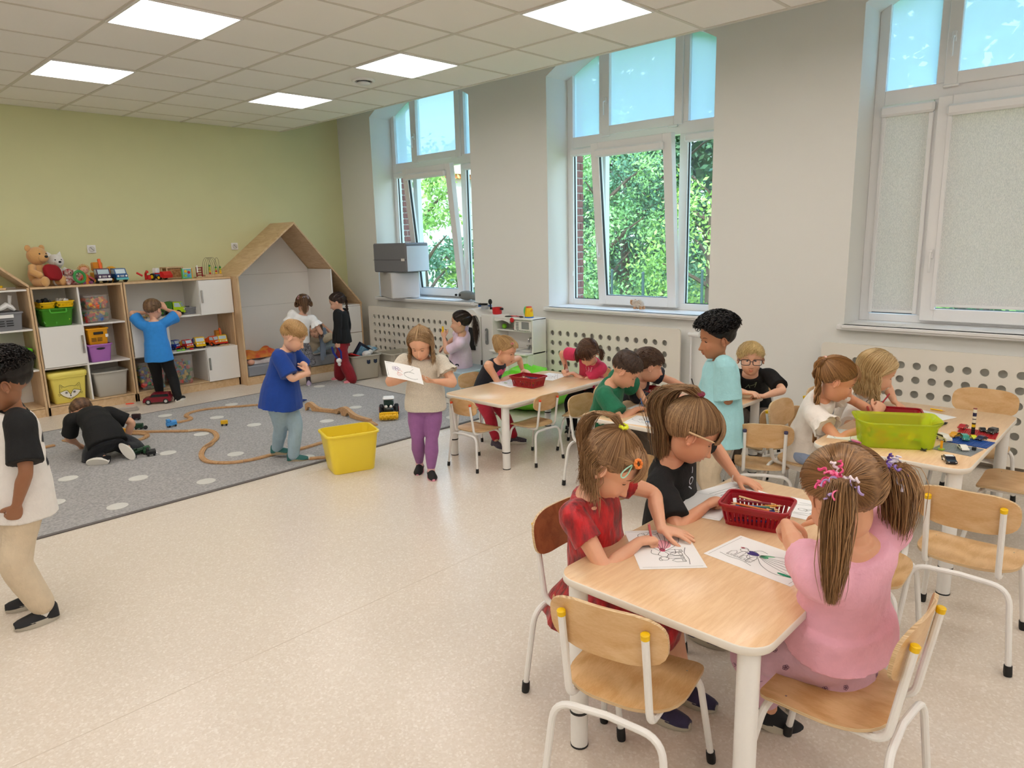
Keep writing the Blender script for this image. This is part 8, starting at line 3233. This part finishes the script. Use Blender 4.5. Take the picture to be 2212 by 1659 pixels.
paper('sheet half coloured in pink under the hands of the girl in red', (c_[0], c_[1]), ZF, rz + PI, .29, .205, rp(GO, PI), [(rp([arc(.03, 0, .035, .03, 0, 360, 20)], PI)[0], '#f0a8b4'), (rp([arc(-.012, .006, .014, .01, 0, 360, 12)], PI)[0], '#e0567a')])
CARD = [arc(0, 0, .03, .02, 0, 360, 20), cr([(-.1, -.04), (-.03, -.03), (.05, -.045), (.1, -.03)], 4), cr([(-.09, .03), (-.04, .05), (.03, .04), (.09, .05)], 4), arc(-.07, 0, .014, .014, 0, 360), arc(.07, .01, .016, .012, 0, 360), [(-.1, .06), (.1, .06)], [(-.1, -.06), (.1, -.055)], [(-.02, -.06), (0, .02), (.03, -.05)]]
STR = [[(-.12, -.07 + .018 * k), (.12, -.075 + .019 * k)] for k in range(8)]
c_ = az(1545, 1080, ZF)
paper('striped drawing sheet between the hands of the girl in black', (2.44, 1.20), ZF, R(-15), .297, .21, STR + CARD[:2])
paper('sheet with red and black line drawing beside the basket', (2.50, .86), ZF, R(95), .29, .2, CARD + rp(CARD, .7, .6), [], lc=None)
paper('blank sheet corner lying under the elbow of the girl in black', (2.30, 1.215), ZF + .0006, R(12), .25, .17, [])
CARL = [cr([(-.11, -.02), (-.1, .02), (-.05, .03), (-.02, .055), (.05, .05), (.08, .025), (.115, .01), (.115, -.02), (-.11, -.02)], 4), arc(-.065, -.025, .022, .022, 0, 360, 18), arc(.07, -.025, .022, .022, 0, 360, 18), arc(-.065, -.025, .012, .012, 0, 360, 12),
  arc(.07, -.025, .012, .012, 0, 360, 12), [(-.04, .028), (-.015, .046), (.045, .042), (.06, .024), (-.04, .028)], [(.01, .045), (.01, -.02)]]
paper('sheet with a big car outline and blue shading on middle table', (3.42, 2.16), Z2, R(100), .29, .205, CARL, [(arc(0, .005, .045, .018, 0, 360, 18), '#5aa0cf')])
paper('sheet with car outlines under the green boy hands', (3.72, 2.33), Z2, R(95), .29, .205, rp(CARL, PI) + CARD[3:5])
paper('white sheet in front of the dark navy shirt boy', (3.98, 2.33), Z2, R(80), .29, .205, CARD[:3])
paper('drawing sheet held flat by the girl in sleeveless top', (3.94, 3.80), Z1, R(80), .28, .2, CARD, [(arc(.03, .02, .02, .012, 0, 360, 12), '#9fbf6a')])
paper('drawing sheet under the hand of the girl in raspberry shirt', (4.34, 3.72), Z1, R(10), .28, .2, rp(CARD, .5))
paper('coloured sheet in front of the loose blonde hair girl', (4.20, .97), Z3, R(-20), .29, .205, rp(GO, PI), [(rp([arc(.05, .02, .03, .02, 0, 360)], PI)[0], '#d98ac0')])
paper('small sheet corner beside the lime tub', (3.60, 1.16), Z3, R(10), .2, .14, CARD[:3])
# walking girl's drawing, held in her hands
KW = KIDS.get('walker')
if KW:
 pa, pb = ad(832, 776, KW.rh[0] + [-.1, -.05, .05]), ad(905, 826, KW.lh[0] + [-.06, -.05, 0])
 t_ = thing('drawing_sheet', 'curling drawing with violet flower held by the walking girl', 'paper', ad(872, 806, (KW.rh[0] + KW.lh[0]) / 2 + [-.08, -.08, .02]), 0, 'colouring sheets')
 rgt, upv = CM[0], CM[1]
 mb = MB()
 v, f = [], []
 nx_, ny_ = 12, 8
 U = nrm(rgt * .95 - upv * .22 - CM[2] * .1)
 V_ = nrm(upv * .75 + CM[2] * .62 - rgt * .25)
 Nn = np.cross(U, V_)

 def pp_(x, y, o_=0.):
  return U * (x * .235) + V_ * (y * .155) + Nn * (.03 * math.sin(x * 2.2 + .5) - .02 * y + o_) + V_ * .035 * (-x)
 for s in (0, .0006):
  for i in range(nx_):
   for j in range(ny_):
    v.append(pp_(-.5 + i / (nx_ - 1), -.5 + j / (ny_ - 1), s))
 n_ = nx_ * ny_
 for i in range(nx_ - 1):
  for j in range(ny_ - 1):
   a = i * ny_ + j
   f.append((a, a + 1, a + ny_ + 1, a + ny_))
   f.append((n_ + a, n_ + a + ny_, n_ + a + ny_ + 1, n_ + a + 1))
 mb.add(v, f)
 obj('sheet', mb, paper_m, t_, ang=60)
 for k, (ln, c) in enumerate((([arc(-.2 + .07 * math.cos(q), .12 + .08 * math.sin(q), .05, .06, 0, 360, 14) for q in np.linspace(0, 5, 5)], '#6b3f9a'),
         ([arc(-.1, -.1, .07, .14, 30, 330, 16), arc(-.14, -.2, .06, .1, 0, 300, 14)], '#d9654a'), ([np.array([(0, -.1), (.2, .1), (.3, .3)]), arc(.2, -.15, .2, .2, 60, 330, 20), np.array([(-.46, -.4), (-.46, .42), (.3, .44)])], '#33333a'))):
  for sg in (-1, 1):
   mb = MB()
   for l in ln:
    P = [pp_(x, y, .0012 if sg > 0 else -.0006) for x, y in np.array(l)]
    mb.tube(P, .0009, 3)
   obj('crayon_lines', mb, mat('line_' + c, c, .8), t_, smooth=False)

# baskets
BF = (2.27, 1.005)
slotted('pencil_basket', 'dark red slotted pencil basket on the nearest table', (BF[0], BF[1], ZF), R(-78), .24, .175, .08, red_b, group='red pencil baskets', bars=11, taper=.84)
for o, nm in pencils((BF[0], BF[1], ZF), R(-78), .2, .15, 24, 5, z=.015, h=.062):
 tag(o, 'pencils in basket on nearest table', 'pencil', 'pencils in the nearest basket')
 o['label'] = nm + ' pencil in the dark red basket on the nearest table'
slotted('pencil_basket', 'dark red slotted pencil basket on the low table', (3.96, 3.62, Z1), R(-85), .255, .19, .08, red_b, group='red pencil baskets', bars=11, taper=.84)
for o, nm in pencils((3.96, 3.62, Z1), R(-85), .2, .15, 14, 6, z=.02, h=.045):
 tag(o, nm + ' pencil in the basket on the low table', 'pencil', 'pencils in the low table basket')
slotted('pencil_basket', 'dark red slotted pencil basket on the middle table', (3.90, 2.455, Z2), R(-82), .255, .19, .08, red_b, group='red pencil baskets', bars=11, taper=.84)
for o, nm in pencils((3.90, 2.455, Z2), R(-82), .2, .15, 5, 7, z=.01, h=.02):
 tag(o, nm + ' pencil in the basket on the middle table', 'pencil', 'pencils in the middle table basket')
slotted('pencil_basket', 'dark red slotted pencil basket behind the lime tub', (3.93, 1.03, Z3), R(-70), .26, .19, .08, red_b, group='red pencil baskets', bars=11, taper=.84)

def stick(label, a, b_, r, m, tipm=None, name='pencil'):
 a, b_ = np.array(a, float), np.array(b_, float)
 d = nrm(b_ - a)
 L = np.linalg.norm(b_ - a)
 mb = MB()
 mb.tube([a - a, d * (L - r * 3)], r, 8)
 o = obj(name, mb, m, loc=a)
 mb = MB()
 mb.tube([d * (L - r * 3), d * L], [r, r * .2], 8)
 obj('tip', mb, tipm or MATS['pencil_wood'], o)
 tag(o, label, 'pencil' if name == 'pencil' else 'marker')
 return o

def held(K_, hnd, label, m, L=.12, up_=.8, r=.004, fwd=.25, tipm=None):
 """a pencil gripped in a child's hand, point down on the table"""
 W, d, n_ = getattr(K_, hnd + 'h')
 c = W + d * .055 * K_.k - n_ * .012
 ax_ = nrm(n_ * up_ - d * fwd)
 stick(label, c + ax_ * (L * .62), c - ax_ * (L * .38), r, m, tipm)

held(KIDS['redgirl'], 'r', 'pink pencil gripped by the girl in red velvet', mat('pencil_pink', '#c9666a', .4), .11)
held(KIDS['greenboy'], 'r', 'blue pencil gripped by the boy in green', mat('pencil_blue', '#3465a8', .4), .13)
held(KIDS['navyboy'], 'l', 'black pencil gripped by the boy in navy', mat('pencil_black', '#15151a', .4), .12)
held(KIDS['blondgirl'], 'r', 'dark red crayon held up by the loose blonde hair girl', mat('crayon_dark_red', '#a81e28', .4), .12, up_=.2, fwd=-.9)
held(KIDS['raspgirl'], 'r', 'pencil held by the girl in raspberry shirt', mat('pencil_brown', '#7a3a2a', .4), .11)
stick('yellow crayon lying alone on the right table', az(2010, 885, Z3) + [0, 0, .005], az(2042, 890, Z3) + [0, 0, .005], .0045, yel)
stick('black marker pen lying behind the lime tub', az(2010, 925, Z3) + [0, 0, .007], az(2047, 916, Z3) + [0, 0, .007], .0065, blk, blk, 'marker')
kb = KIDS['blackgirl']
M_ = kb.HM
e_ = (M_ @ np.array([-.080, -.02, .008, 1]))[:3] + kb.O
e2 = (M_ @ np.array([-.083, .075, .022, 1]))[:3] + kb.O
e_ = (M_ @ np.array([.084, -.02, .010, 1]))[:3] + kb.O
e2 = (M_ @ np.array([.083, .07, .024, 1]))[:3] + kb.O
eL = (M_ @ np.array([-.084, -.02, .010, 1]))[:3] + kb.O
eR = (M_ @ np.array([.084, -.02, .010, 1]))[:3] + kb.O
s_ = 1 if np.linalg.norm(eR - CAM) < np.linalg.norm(eL - CAM) else -1
stick('natural wood pencil tucked behind the ear of the girl in black', (M_ @ np.array([.086 * s_, -.03, .006, 1]))[:3] + kb.O, (M_ @ np.array([.084 * s_, .055, .022, 1]))[:3] + kb.O, .0035, birch)
# bracelet
W, d, n_ = kb.lh
x = nrm(np.cross(d, [0, 0, 1])); y = np.cross(d, x)
t_ = thing('bracelet', 'pale bead bracelet on the wrist of girl in black', 'bracelet', tuple(W - d * .012))
for q in np.linspace(0, 2 * PI, 22, endpoint=False):
 obj('bead', MB().ball((0, 0, 0), .0034, 6), mat('bead_pale', '#ecd9cf', .3), t_, loc=(x * math.cos(q) + y * math.sin(q)) * .0195)
# glasses
kg_ = KIDS['glassboy']
gm = mat('glasses_frame', '#1b1e2b', .3)
t_ = thing('glasses', 'dark rectangular glasses worn by the blond boy', 'glasses', tuple(kg_.O))
mb = MB()
for s in (-1, 1):
 P = [np.array([s * (.032 + .025 * x_), .098 - .010 * abs(x_ * 0 + s * 0) - .006 * (x_ * s * s) * (1 if x_ > 0 else 0), -.004 + .018 * y_]) for x_, y_ in [(math.cos(a) * (abs(math.cos(a)) ** -.0), math.sin(a)) for a in np.linspace(0, 2 * PI, 25)]]
 P = [np.array([s * (.034 + .026 * np.sign(math.cos(a)) * abs(math.cos(a)) ** .5), .093 - .35 * max(0, abs(.034 + .026 * math.cos(a)) - .04), -.006 + .0175 * np.sign(math.sin(a)) * abs(math.sin(a)) ** .5]) for a in np.linspace(0, 2 * PI, 33)]
 mb.tube(P, .0022, 6, M=kg_.HM, cap=False)
 mb.tube([(s * .06, .086, .0), (s * .076, .05, .003), (s * .078, -.01, .0)], .002, 5, M=kg_.HM)
mb.tube([(-.009, .095, -.002), (0, .099, .0), (.009, .095, -.002)], .0022, 5, M=kg_.HM)
obj('frame', mb, gm, t_)
mb = MB()
for s in (-1, 1):
 mb.add([(s * .034 + a, .0925, -.006 + b_) for a, b_ in ((-.024, -.016), (.024, -.016), (.024, .016), (-.024, .016))], [(0, 1, 2, 3)], 0, kg_.HM)
obj('lens', mb, clear('lens_glass', '#ffffff', .06, .02), t_, smooth=False)
# lime tub
lime = clear('lime_tub', '#e6f25a', .30, .2)
tb = thing('lime_tub', 'translucent lime yellow tub of building blocks on the right table', 'tub', (3.575, .93, Z3 + .0005), R(-62))
mb = MB()
rg_ = lambda w_, d_, r_, z, wob=0: np.array([(x_, y_, z + wob * (abs(x_) / (w_ / 2)) ** 3 * .4) for x_, y_, _ in rrect(w_, d_, r_, 6, 0)])
mb.loft([rg_(.29, .17, .04, 0), rg_(.305, .185, .045, .006), rg_(.33, .205, .05, .10), rg_(.355, .23, .055, .108, .03), rg_(.365, .24, .06, .118, .03), rg_(.36, .235, .06, .123, .03), rg_(.33, .205, .05, .116, .02), rg_(.322, .197, .048, .1), rg_(.298, .178, .042, .008)])
obj('body', mb, lime, tb, ang=50)
r = np.random.default_rng(12)
for k in range(24):
 c, nm = (('#f0b400', 'amber'), ('#f5dc1e', 'yellow'), ('#f5dc1e', 'yellow'), ('#ef7a1a', 'orange'), ('#3fbf5a', 'green'))[k % 5]
 mb = MB()
 s_ = (.032, .016, .012) if k % 3 else (.06, .03, .01)
 mb.box((0, 0, 0), s_, .001)
 for a in (-.25, .25):
  mb.cyl((a * s_[0], 0, s_[2] / 2 + .001), .0035, .003, 8)
 a = R(-62)
 x, y = r.uniform(-.11, .11), r.uniform(-.05, .05)
 o = obj('toy_brick', mb, mat('lime_brick_' + nm, c, .35), loc=(3.575 + math.cos(a) * x - math.sin(a) * y, .93 + math.sin(a) * x + math.cos(a) * y, Z3 + .018 + .03 * (k // 10) * r.uniform(.6, 1.)), rot=tuple(r.uniform(-.5, .5, 2)) + (r.uniform(0, 3),))
 tag(o, nm + ' building brick lying inside the lime tub', 'toy brick', nm + ' bricks in the lime tub')

# stud plates and small cars
def stud_plate(label, x, y, rz, w_, d_, m, z=Z3):
 t_ = thing('stud_plate', label, 'building plate', (x, y, z), rz)
 obj('plate', MB().box((0, 0, .002), (w_, d_, .004), .0005), m, t_, smooth=False)
 st = MB()
 for i in range(int(w_ / .0085)):
  for j in range(int(d_ / .0085)):
   st.cyl((-w_ / 2 + .0042 + i * .0085, -d_ / 2 + .0042 + j * .0085, .0045), .0025, .0017, 6)
 obj('studs', st, m, t_, smooth=False, kind='stuff')
 return t_

PZ = Z3 + .0055
stud_plate('grey studded building plate nearest the table corner', 3.655, .685, R(-8), .15, .16, plastic('plate_grey', '#8f959a'))
stud_plate('blue studded building plate in the middle of the car park', 3.815, .665, R(-5), .13, .165, plastic('plate_blue', '#1c4fa0'))
stud_plate('red studded building plate behind the blue one', 4.005, .675, R(4), .14, .165, plastic('plate_red', '#b3121e'))
C_ = lambda u, v: az(u, v, PZ)
cars = [('white toy car parked on the grey studded plate', (2080, 971), R(210), .068, '#ece9e2', 'car'),
  ('teal toy car on the edge between blue and grey plates', (2084, 950), R(205), .062, '#2f8f82', 'suv'),
  ('yellow and green toy car on the blue plate', (2102, 947), R(212), .05, '#c9cf2a', 'car'),
  ('dark navy toy car on the blue plate', (2120, 950), R(160), .06, '#23284a', 'car'),
  ('golden toy sports car behind the teal car', (2063, 943), R(160), .07, '#d99a1e', 'car'),
  ('orange and white toy truck left on the grey plate', (2038, 951), R(230), .075, '#e8e2da', 'suv'),
  ('red toy car on the left of the red plate', (2080, 925), R(170), .065, '#b3161e', 'car'),
  ('black toy car at the back of the red plate', (2122, 931), R(200), .055, '#191516', 'car'),
  ('black toy jeep at the right end of the red plate', (2143, 936), R(165), .065, '#1b1718', 'suv')]
for lb, uv, a, L, c, st in cars:
 p = C_(*uv)
 toy_car(lb, (p[0], p[1], PZ), a, L, L * .45, L * (.42 if st == 'suv' else .33), mat('car_' + c, c, .25), style=st)
p = az(2050, 998, Z3)
toy_car('black and white toy police car at the table corner', (p[0], p[1], Z3), R(208), .092, .04, .029, mat('car_navyblack', '#161a2a', .2), roof=mat('car_white', '#ecebe8', .3), group='toy cars')
p = az(1838, 962, Z3)
toy_car('dark grey toy car peeping out left of the lime tub', (p[0], p[1], Z3), R(120), .06, .028, .02, mat('car_darkgrey', '#3b4348', .3))
t_ = thing('brick_tower', 'tall striped tower of small building bricks on red plate', 'brick tower', (3.972, .688, PZ))
seq = [('#1a1a1e', .012), ('#1a1a1e', .012), ('#1a1a1e', .01), ('#e8c21a', .014), ('#3a2418', .008), ('#efe4cf', .016), ('#3a2418', .004), ('#efe4cf', .012), ('#232046', .018), ('#efe4cf', .018), ('#8c2a1e', .004)]
z = 0
for c, h in seq:
 obj('brick', MB().cyl((0, 0, z + h / 2), .0085, h * .96, 12), mat('tb_' + c, c, .35), t_)
 z += h
t_ = thing('toy_sign', 'orange and green brick post on the grey plate', 'toy', tuple(az(2033, 971, PZ)))
obj('base', MB().cyl((0, 0, .003), .014, .006, 8), plastic('lime2', '#9bc63a'), t_)
obj('post', MB().box((0, 0, .022), (.008, .01, .04), .001), amber, t_)
o = obj('toy_box_brick', MB().box((0, 0, .007), (.016, .016, .014), .001), plastic('black_brick', '#1d1d20'), loc=tuple(az(2104, 972, PZ)))
tag(o, 'small black brick on the grey plate right of white car', 'toy brick')
p = az(1995, 975, Z3)
mb = MB()
for k in range(6):
 a = k * 1.05
 mb.tube([(0, 0, .006), (.014 * math.cos(a), .014 * math.sin(a), .006 + .006 * (k % 2))], [.004, .002], 5)
o = obj('toy_spider', mb, blk, loc=(p[0], p[1], Z3))
tag(o, 'small black toy figure at the right foot of lime tub', 'toy')
# things in hands
K4 = KIDS['blueboy']
c = (K4.lh[0] + K4.rh[0]) / 2 + K4.rh[1] * .05
o = obj('toy_train', MB().box((0, 0, 0), (.035, .02, .018), .004).cyl((0, 0, .012), .007, .012, 10), plastic('navy_toy', '#20387f'), loc=c)
tag(o, 'tiny navy toy held in the hands of the royal blue shirt boy', 'toy')
W, d, n_ = KIDS['benchgirl'].lh
mb = MB()
mb.tube([W + d * .03 - [0, 0, .03], W + d * .05 + [.0, .0, .0], W + d * .06 + [0, 0, .05]], [.012, .013, .01], 8)
o = obj('toy_phone', mb, yel)
tag(o, 'yellow toy receiver held up by the girl on blue cube', 'toy')
W, d, n_ = KIDS['flaregirl'].lh
t_ = thing('plush_rabbit', 'blue and white long eared plush hanging from the hand', 'plush toy', tuple(W + d * .06))
mb = MB()
mb.ball((0, 0, -.15), (.035, .03, .03), 12)
mb.ball((.0, 0, -.19), (.02, .02, .025), 10)
obj('head', mb, paper_m, t_)
for s in (-1, 1):
 mb = MB()
 mb.tube([(0, 0, -.0), (s * .02, -s * .02, -.05), (s * .02, -s * .02, -.13)] if s > 0 else [(-.05, .05, .01), (-.04, .04, -.06), (-.01, .01, -.13)], [.011, .013, .012], 8)
 obj('ear', mb, plastic('plush_blue', '#1d2f86', .9), t_)
# ribbons and clips in hair
K9 = KIDS['pinkgirl']

def curl_ribbons(K_, azd, eld, label, cols, n=16, R_=.035, seed=0):
 D = dir_of(R(azd), R(eld))
 c = (K_.HM @ np.r_[on_head(D[None], np.array([.024]))[0], 1])[:3] + K_.O
 Dw = nrm(K_.HM[:3, :3] @ D)
 t_ = thing('hair_ribbon', label, 'hair ribbon', tuple(c))
 r = np.random.default_rng(seed)
 for k in range(n):
  dd = nrm(Dw * .35 + r.normal(0, .75, 3) + np.array([0, 0, -.1]))
  x = nrm(np.cross(dd, r.normal(0, 1, 3))); y = np.cross(dd, x)
  q = np.linspace(0, 1, 26)
  L = R_ * r.uniform(.8, 1.25)
  P = dd * (q * L)[:, None] + (x * np.cos(q * 18)[:, None] + y * np.sin(q * 18)[:, None]) * (.0045 * np.minimum(1, q * 4))[:, None] + np.array([0, 0, -1]) * (q ** 2 * .02)[:, None]
  mb = MB()
  mb.tube(P, .0036, 5, flat=.5)
  obj('ribbon', mb, mat('ribbon_' + cols[k % len(cols)], cols[k % len(cols)], .5), t_)

curl_ribbons(K9, -142, 12, 'pink white and lilac curly ribbons on the left ponytail of pink girl', ['#f0568f', '#f3e3ea', '#b9a0d6', '#ff7aa8'], 26, .055, 1)
curl_ribbons(K9, 125, 20, 'purple curly ribbons on the other ponytail of pink girl', ['#6f4fa8', '#8f74c4', '#e6def0'], 18, .048, 2)

def clip(K_, azd, eld, label, c, L=.035, a=.5):
 D = dir_of(R(azd), R(eld))
 p0 = on_head(D[None], np.array([.014]))[0]
 x = nrm(np.cross(D, [0, 0, 1])); y = np.cross(D, x)
 u = x * math.cos(a) + y * math.sin(a)
 w_ = -x * math.sin(a) + y * math.cos(a)
 P = [p0 + u * L * .5 * math.cos(t_) + w_ * L * .16 * math.sin(t_) * (1 + .6 * math.cos(t_)) for t_ in np.linspace(0, 2 * PI, 20)]
 mb = MB()
 mb.tube(P, .0022, 5, M=K_.HM, cap=False)
 o = obj('hair_clip', mb, mat('clip_' + c, c, .3), loc=K_.O)
 tag(o, label, 'hair clip')

clip(KIDS['redgirl'], 62, 30, 'mint green snap clip in the hair of the girl in red', '#a9dcc6', .045, 1.4)
clip(K9, 155, 58, 'small pink snap clip on the crown of the pink girl', '#c9668a', .03, .9)
clip(KIDS['benchgirl'], 110, 48, 'white snap clip in the dark hair of the girl on cube', '#e6e6ee', .03, .4)
clip(KIDS['lowgirl'], 35, 55, 'pink clip in the hair of the girl in sleeveless black top', '#e07a86', .03, .4)
for s in (-1, 1):
 clip(KIDS['whitegirl'], 180 - s * 28, 28, ['grey claw clip on right side of the brown hair of girl in white blouse', 'pink claw clip on left side of the brown hair of girl in white blouse'][s < 0], '#b7b0bd' if s > 0 else '#c98f9a', .05, 1.5)
# object at the very left edge: wooden furniture corner
t_ = thing('wooden_stool', 'edge of a birch stool leg at the left picture border', 'stool', (.36, 3.74, 0), .3)
obj('leg', MB().box((0, 0, .19), (.03, .03, .38), .003), birch_v, t_)
obj('leg', MB().box((-.28, 0, .19), (.03, .03, .38), .003), birch_v, t_)
obj('seat', MB().box((-.14, .12, .39), (.34, .3, .022), .005), birch, t_)
obj('leg', MB().box((-.28, .26, .19), (.03, .03, .38), .003), birch_v, t_)
obj('leg', MB().box((0, .26, .19), (.03, .03, .38), .003), birch_v, t_)

# ------------------------------------------------------------------ prints on clothes, projected on the real cloth
from mathutils.bvhtree import BVHTree

def print_on(K_, part, center, u, v_, n_, lines, w_, m, name='print', fills=()):
 """lay ribbons on a garment: center world point in front of it, u/v axes, looking along -n_"""
 g = K_.__dict__[part]
 me = g.data
 O = K_.O
 bv = BVHTree.FromPolygons([q.co.copy() for q in me.vertices], [tuple(p_.vertices) for p_ in me.polygons])
 mb = MB()
 c = np.array(center) - O

 def hit(q):
  s_ = Vector(c + u * q[0] + v_ * q[1])
  h = bv.ray_cast(s_, Vector(-n_), .4)
  return None if h[0] is None else np.array(h[0]) + n_ * .0022
 for L in lines:
  P = np.array(L, float)
  if len(P) < 6:
   P = np.concatenate([np.linspace(P[i], P[i + 1], 5, endpoint=False) for i in range(len(P) - 1)] + [P[-1:]])
  T = np.gradient(P, axis=0)
  T /= np.linalg.norm(T, axis=1)[:, None] + 1e-9
  N = np.stack([-T[:, 1], T[:, 0]], 1) * w_ / 2
  A = [hit(q) for q in P + N]
  B_ = [hit(q) for q in P - N]
  for i in range(len(P) - 1):
   if all(x is not None for x in (A[i], A[i + 1], B_[i], B_[i + 1])):
    mb.add([A[i], A[i + 1], B_[i + 1], B_[i]], [(0, 1, 2, 3)])
 if mb.v:
  obj(name, mb, m, K_.root, smooth=False)

UP = np.array([0, 0, 1.])
# number on the back of the boy at the left edge
K1 = KIDS['left']
nb = np.array([math.cos(R(-55)), math.sin(R(-55)), 0])
uu = np.cross(UP, nb)
cc = (K1.N + np.array([K1.O[0], K1.O[1], .5 * H1])) / 2 + nb * .2 + UP * .03
two = [cr([(-.045, .05), (-.03, .075), (0, .08), (.03, .07), (.035, .045), (.0, .0), (-.04, -.04)], 4), [(-.045, -.045), (.045, -.045)]]
print_on(K1, 'shirt', cc + uu * .07 - UP * .05, uu, UP, nb, two, .022, mat('print_dark', '#26262c', .7), 'number_print')
# little flowers on the pink girl's leggings
flw = lambda x, y, s: [arc(x + s * .5 * math.cos(a), y + s * .5 * math.sin(a), s * .42, s * .42, 0, 360, 9) for a in np.linspace(0, 2 * PI, 5, endpoint=False)]
nb = nrm(np.array([-.75, -.5, .6]))
uu = nrm(np.cross(UP, nb)); vv = np.cross(nb, uu)
L_ = []
rr_ = np.random.default_rng(6)
for i in range(-4, 5):
 for j in range(-4, 5):
  L_ += flw(i * .06 + (j % 2) * .03 + rr_.uniform(-.006, .006), j * .045 + rr_.uniform(-.005, .005), .0075)
print_on(K9, 'trousers', np.array([1.9, .72, .38]) + nb * .25, uu, vv, nb, L_, .0014, mat('print_mauve', '#7d5872', .7), 'flower_print')
# print on front of the other shirts
for key, m_, ln, w_, dz in (('lowgirl', mat('print_pink', '#d94f7c', .6), [arc(-.025, 0, .022, .022, 0, 360, 16), arc(.03, 0, .022, .022, 0, 360, 16), arc(-.025, 0, .01, .01, 0, 360, 12), arc(.03, 0, .01, .01, 0, 360, 12)], .014, -.09),
       ('blackgirl', mat('print_pale', '#cfd2dc', .6), [arc(0, .02, .012, .014, 0, 360, 12), [(0, .05), (0, .075)], [(-.01, 0), (.02, -.02)]], .004, -.12),
       ('braidgirl', mat('print_blue', '#5b86b8', .6), [[(-.02, -.05), (0, .03), (.02, -.05)], [(-.01, -.02), (.012, -.02)]], .008, -.10),
       ('blondgirl', mat('print_slate', '#5d6478', .6), [cr([(-.01, .025), (-.03, .02), (-.03, .008), (-.012, 0), (-.014, -.014), (-.034, -.014)], 3), arc(.012, .0, .012, .018, 0, 360, 14)], .005, -.09),
       ('glassboy', mat('print_gold', '#a9b48c', .6), [[(-.03, -.02), (-.01, .01), (.0, -.02)], [(.0, 0), (.035, .015)], [(.03, -.01), (.04, .03), (.028, .02)]], .0022, -.09),
       ('raspgirl', mat('print_palepink', '#f3b3c0', .6), [[(-.03, .02), (-.03, -.01)], [(-.01, .02), (0, -.01)], [(.02, .02), (.02, -.012)]], .006, -.08)):
 K_ = KIDS[key]
 f_ = nrm(np.array([K_.hf[0], K_.hf[1], 0]))
 c = K_.N + UP * dz + f_ * .25
 print_on(K_, 'shirt', c, np.cross(f_, UP) * -1, UP, f_, ln, w_, m_, 'shirt_print')
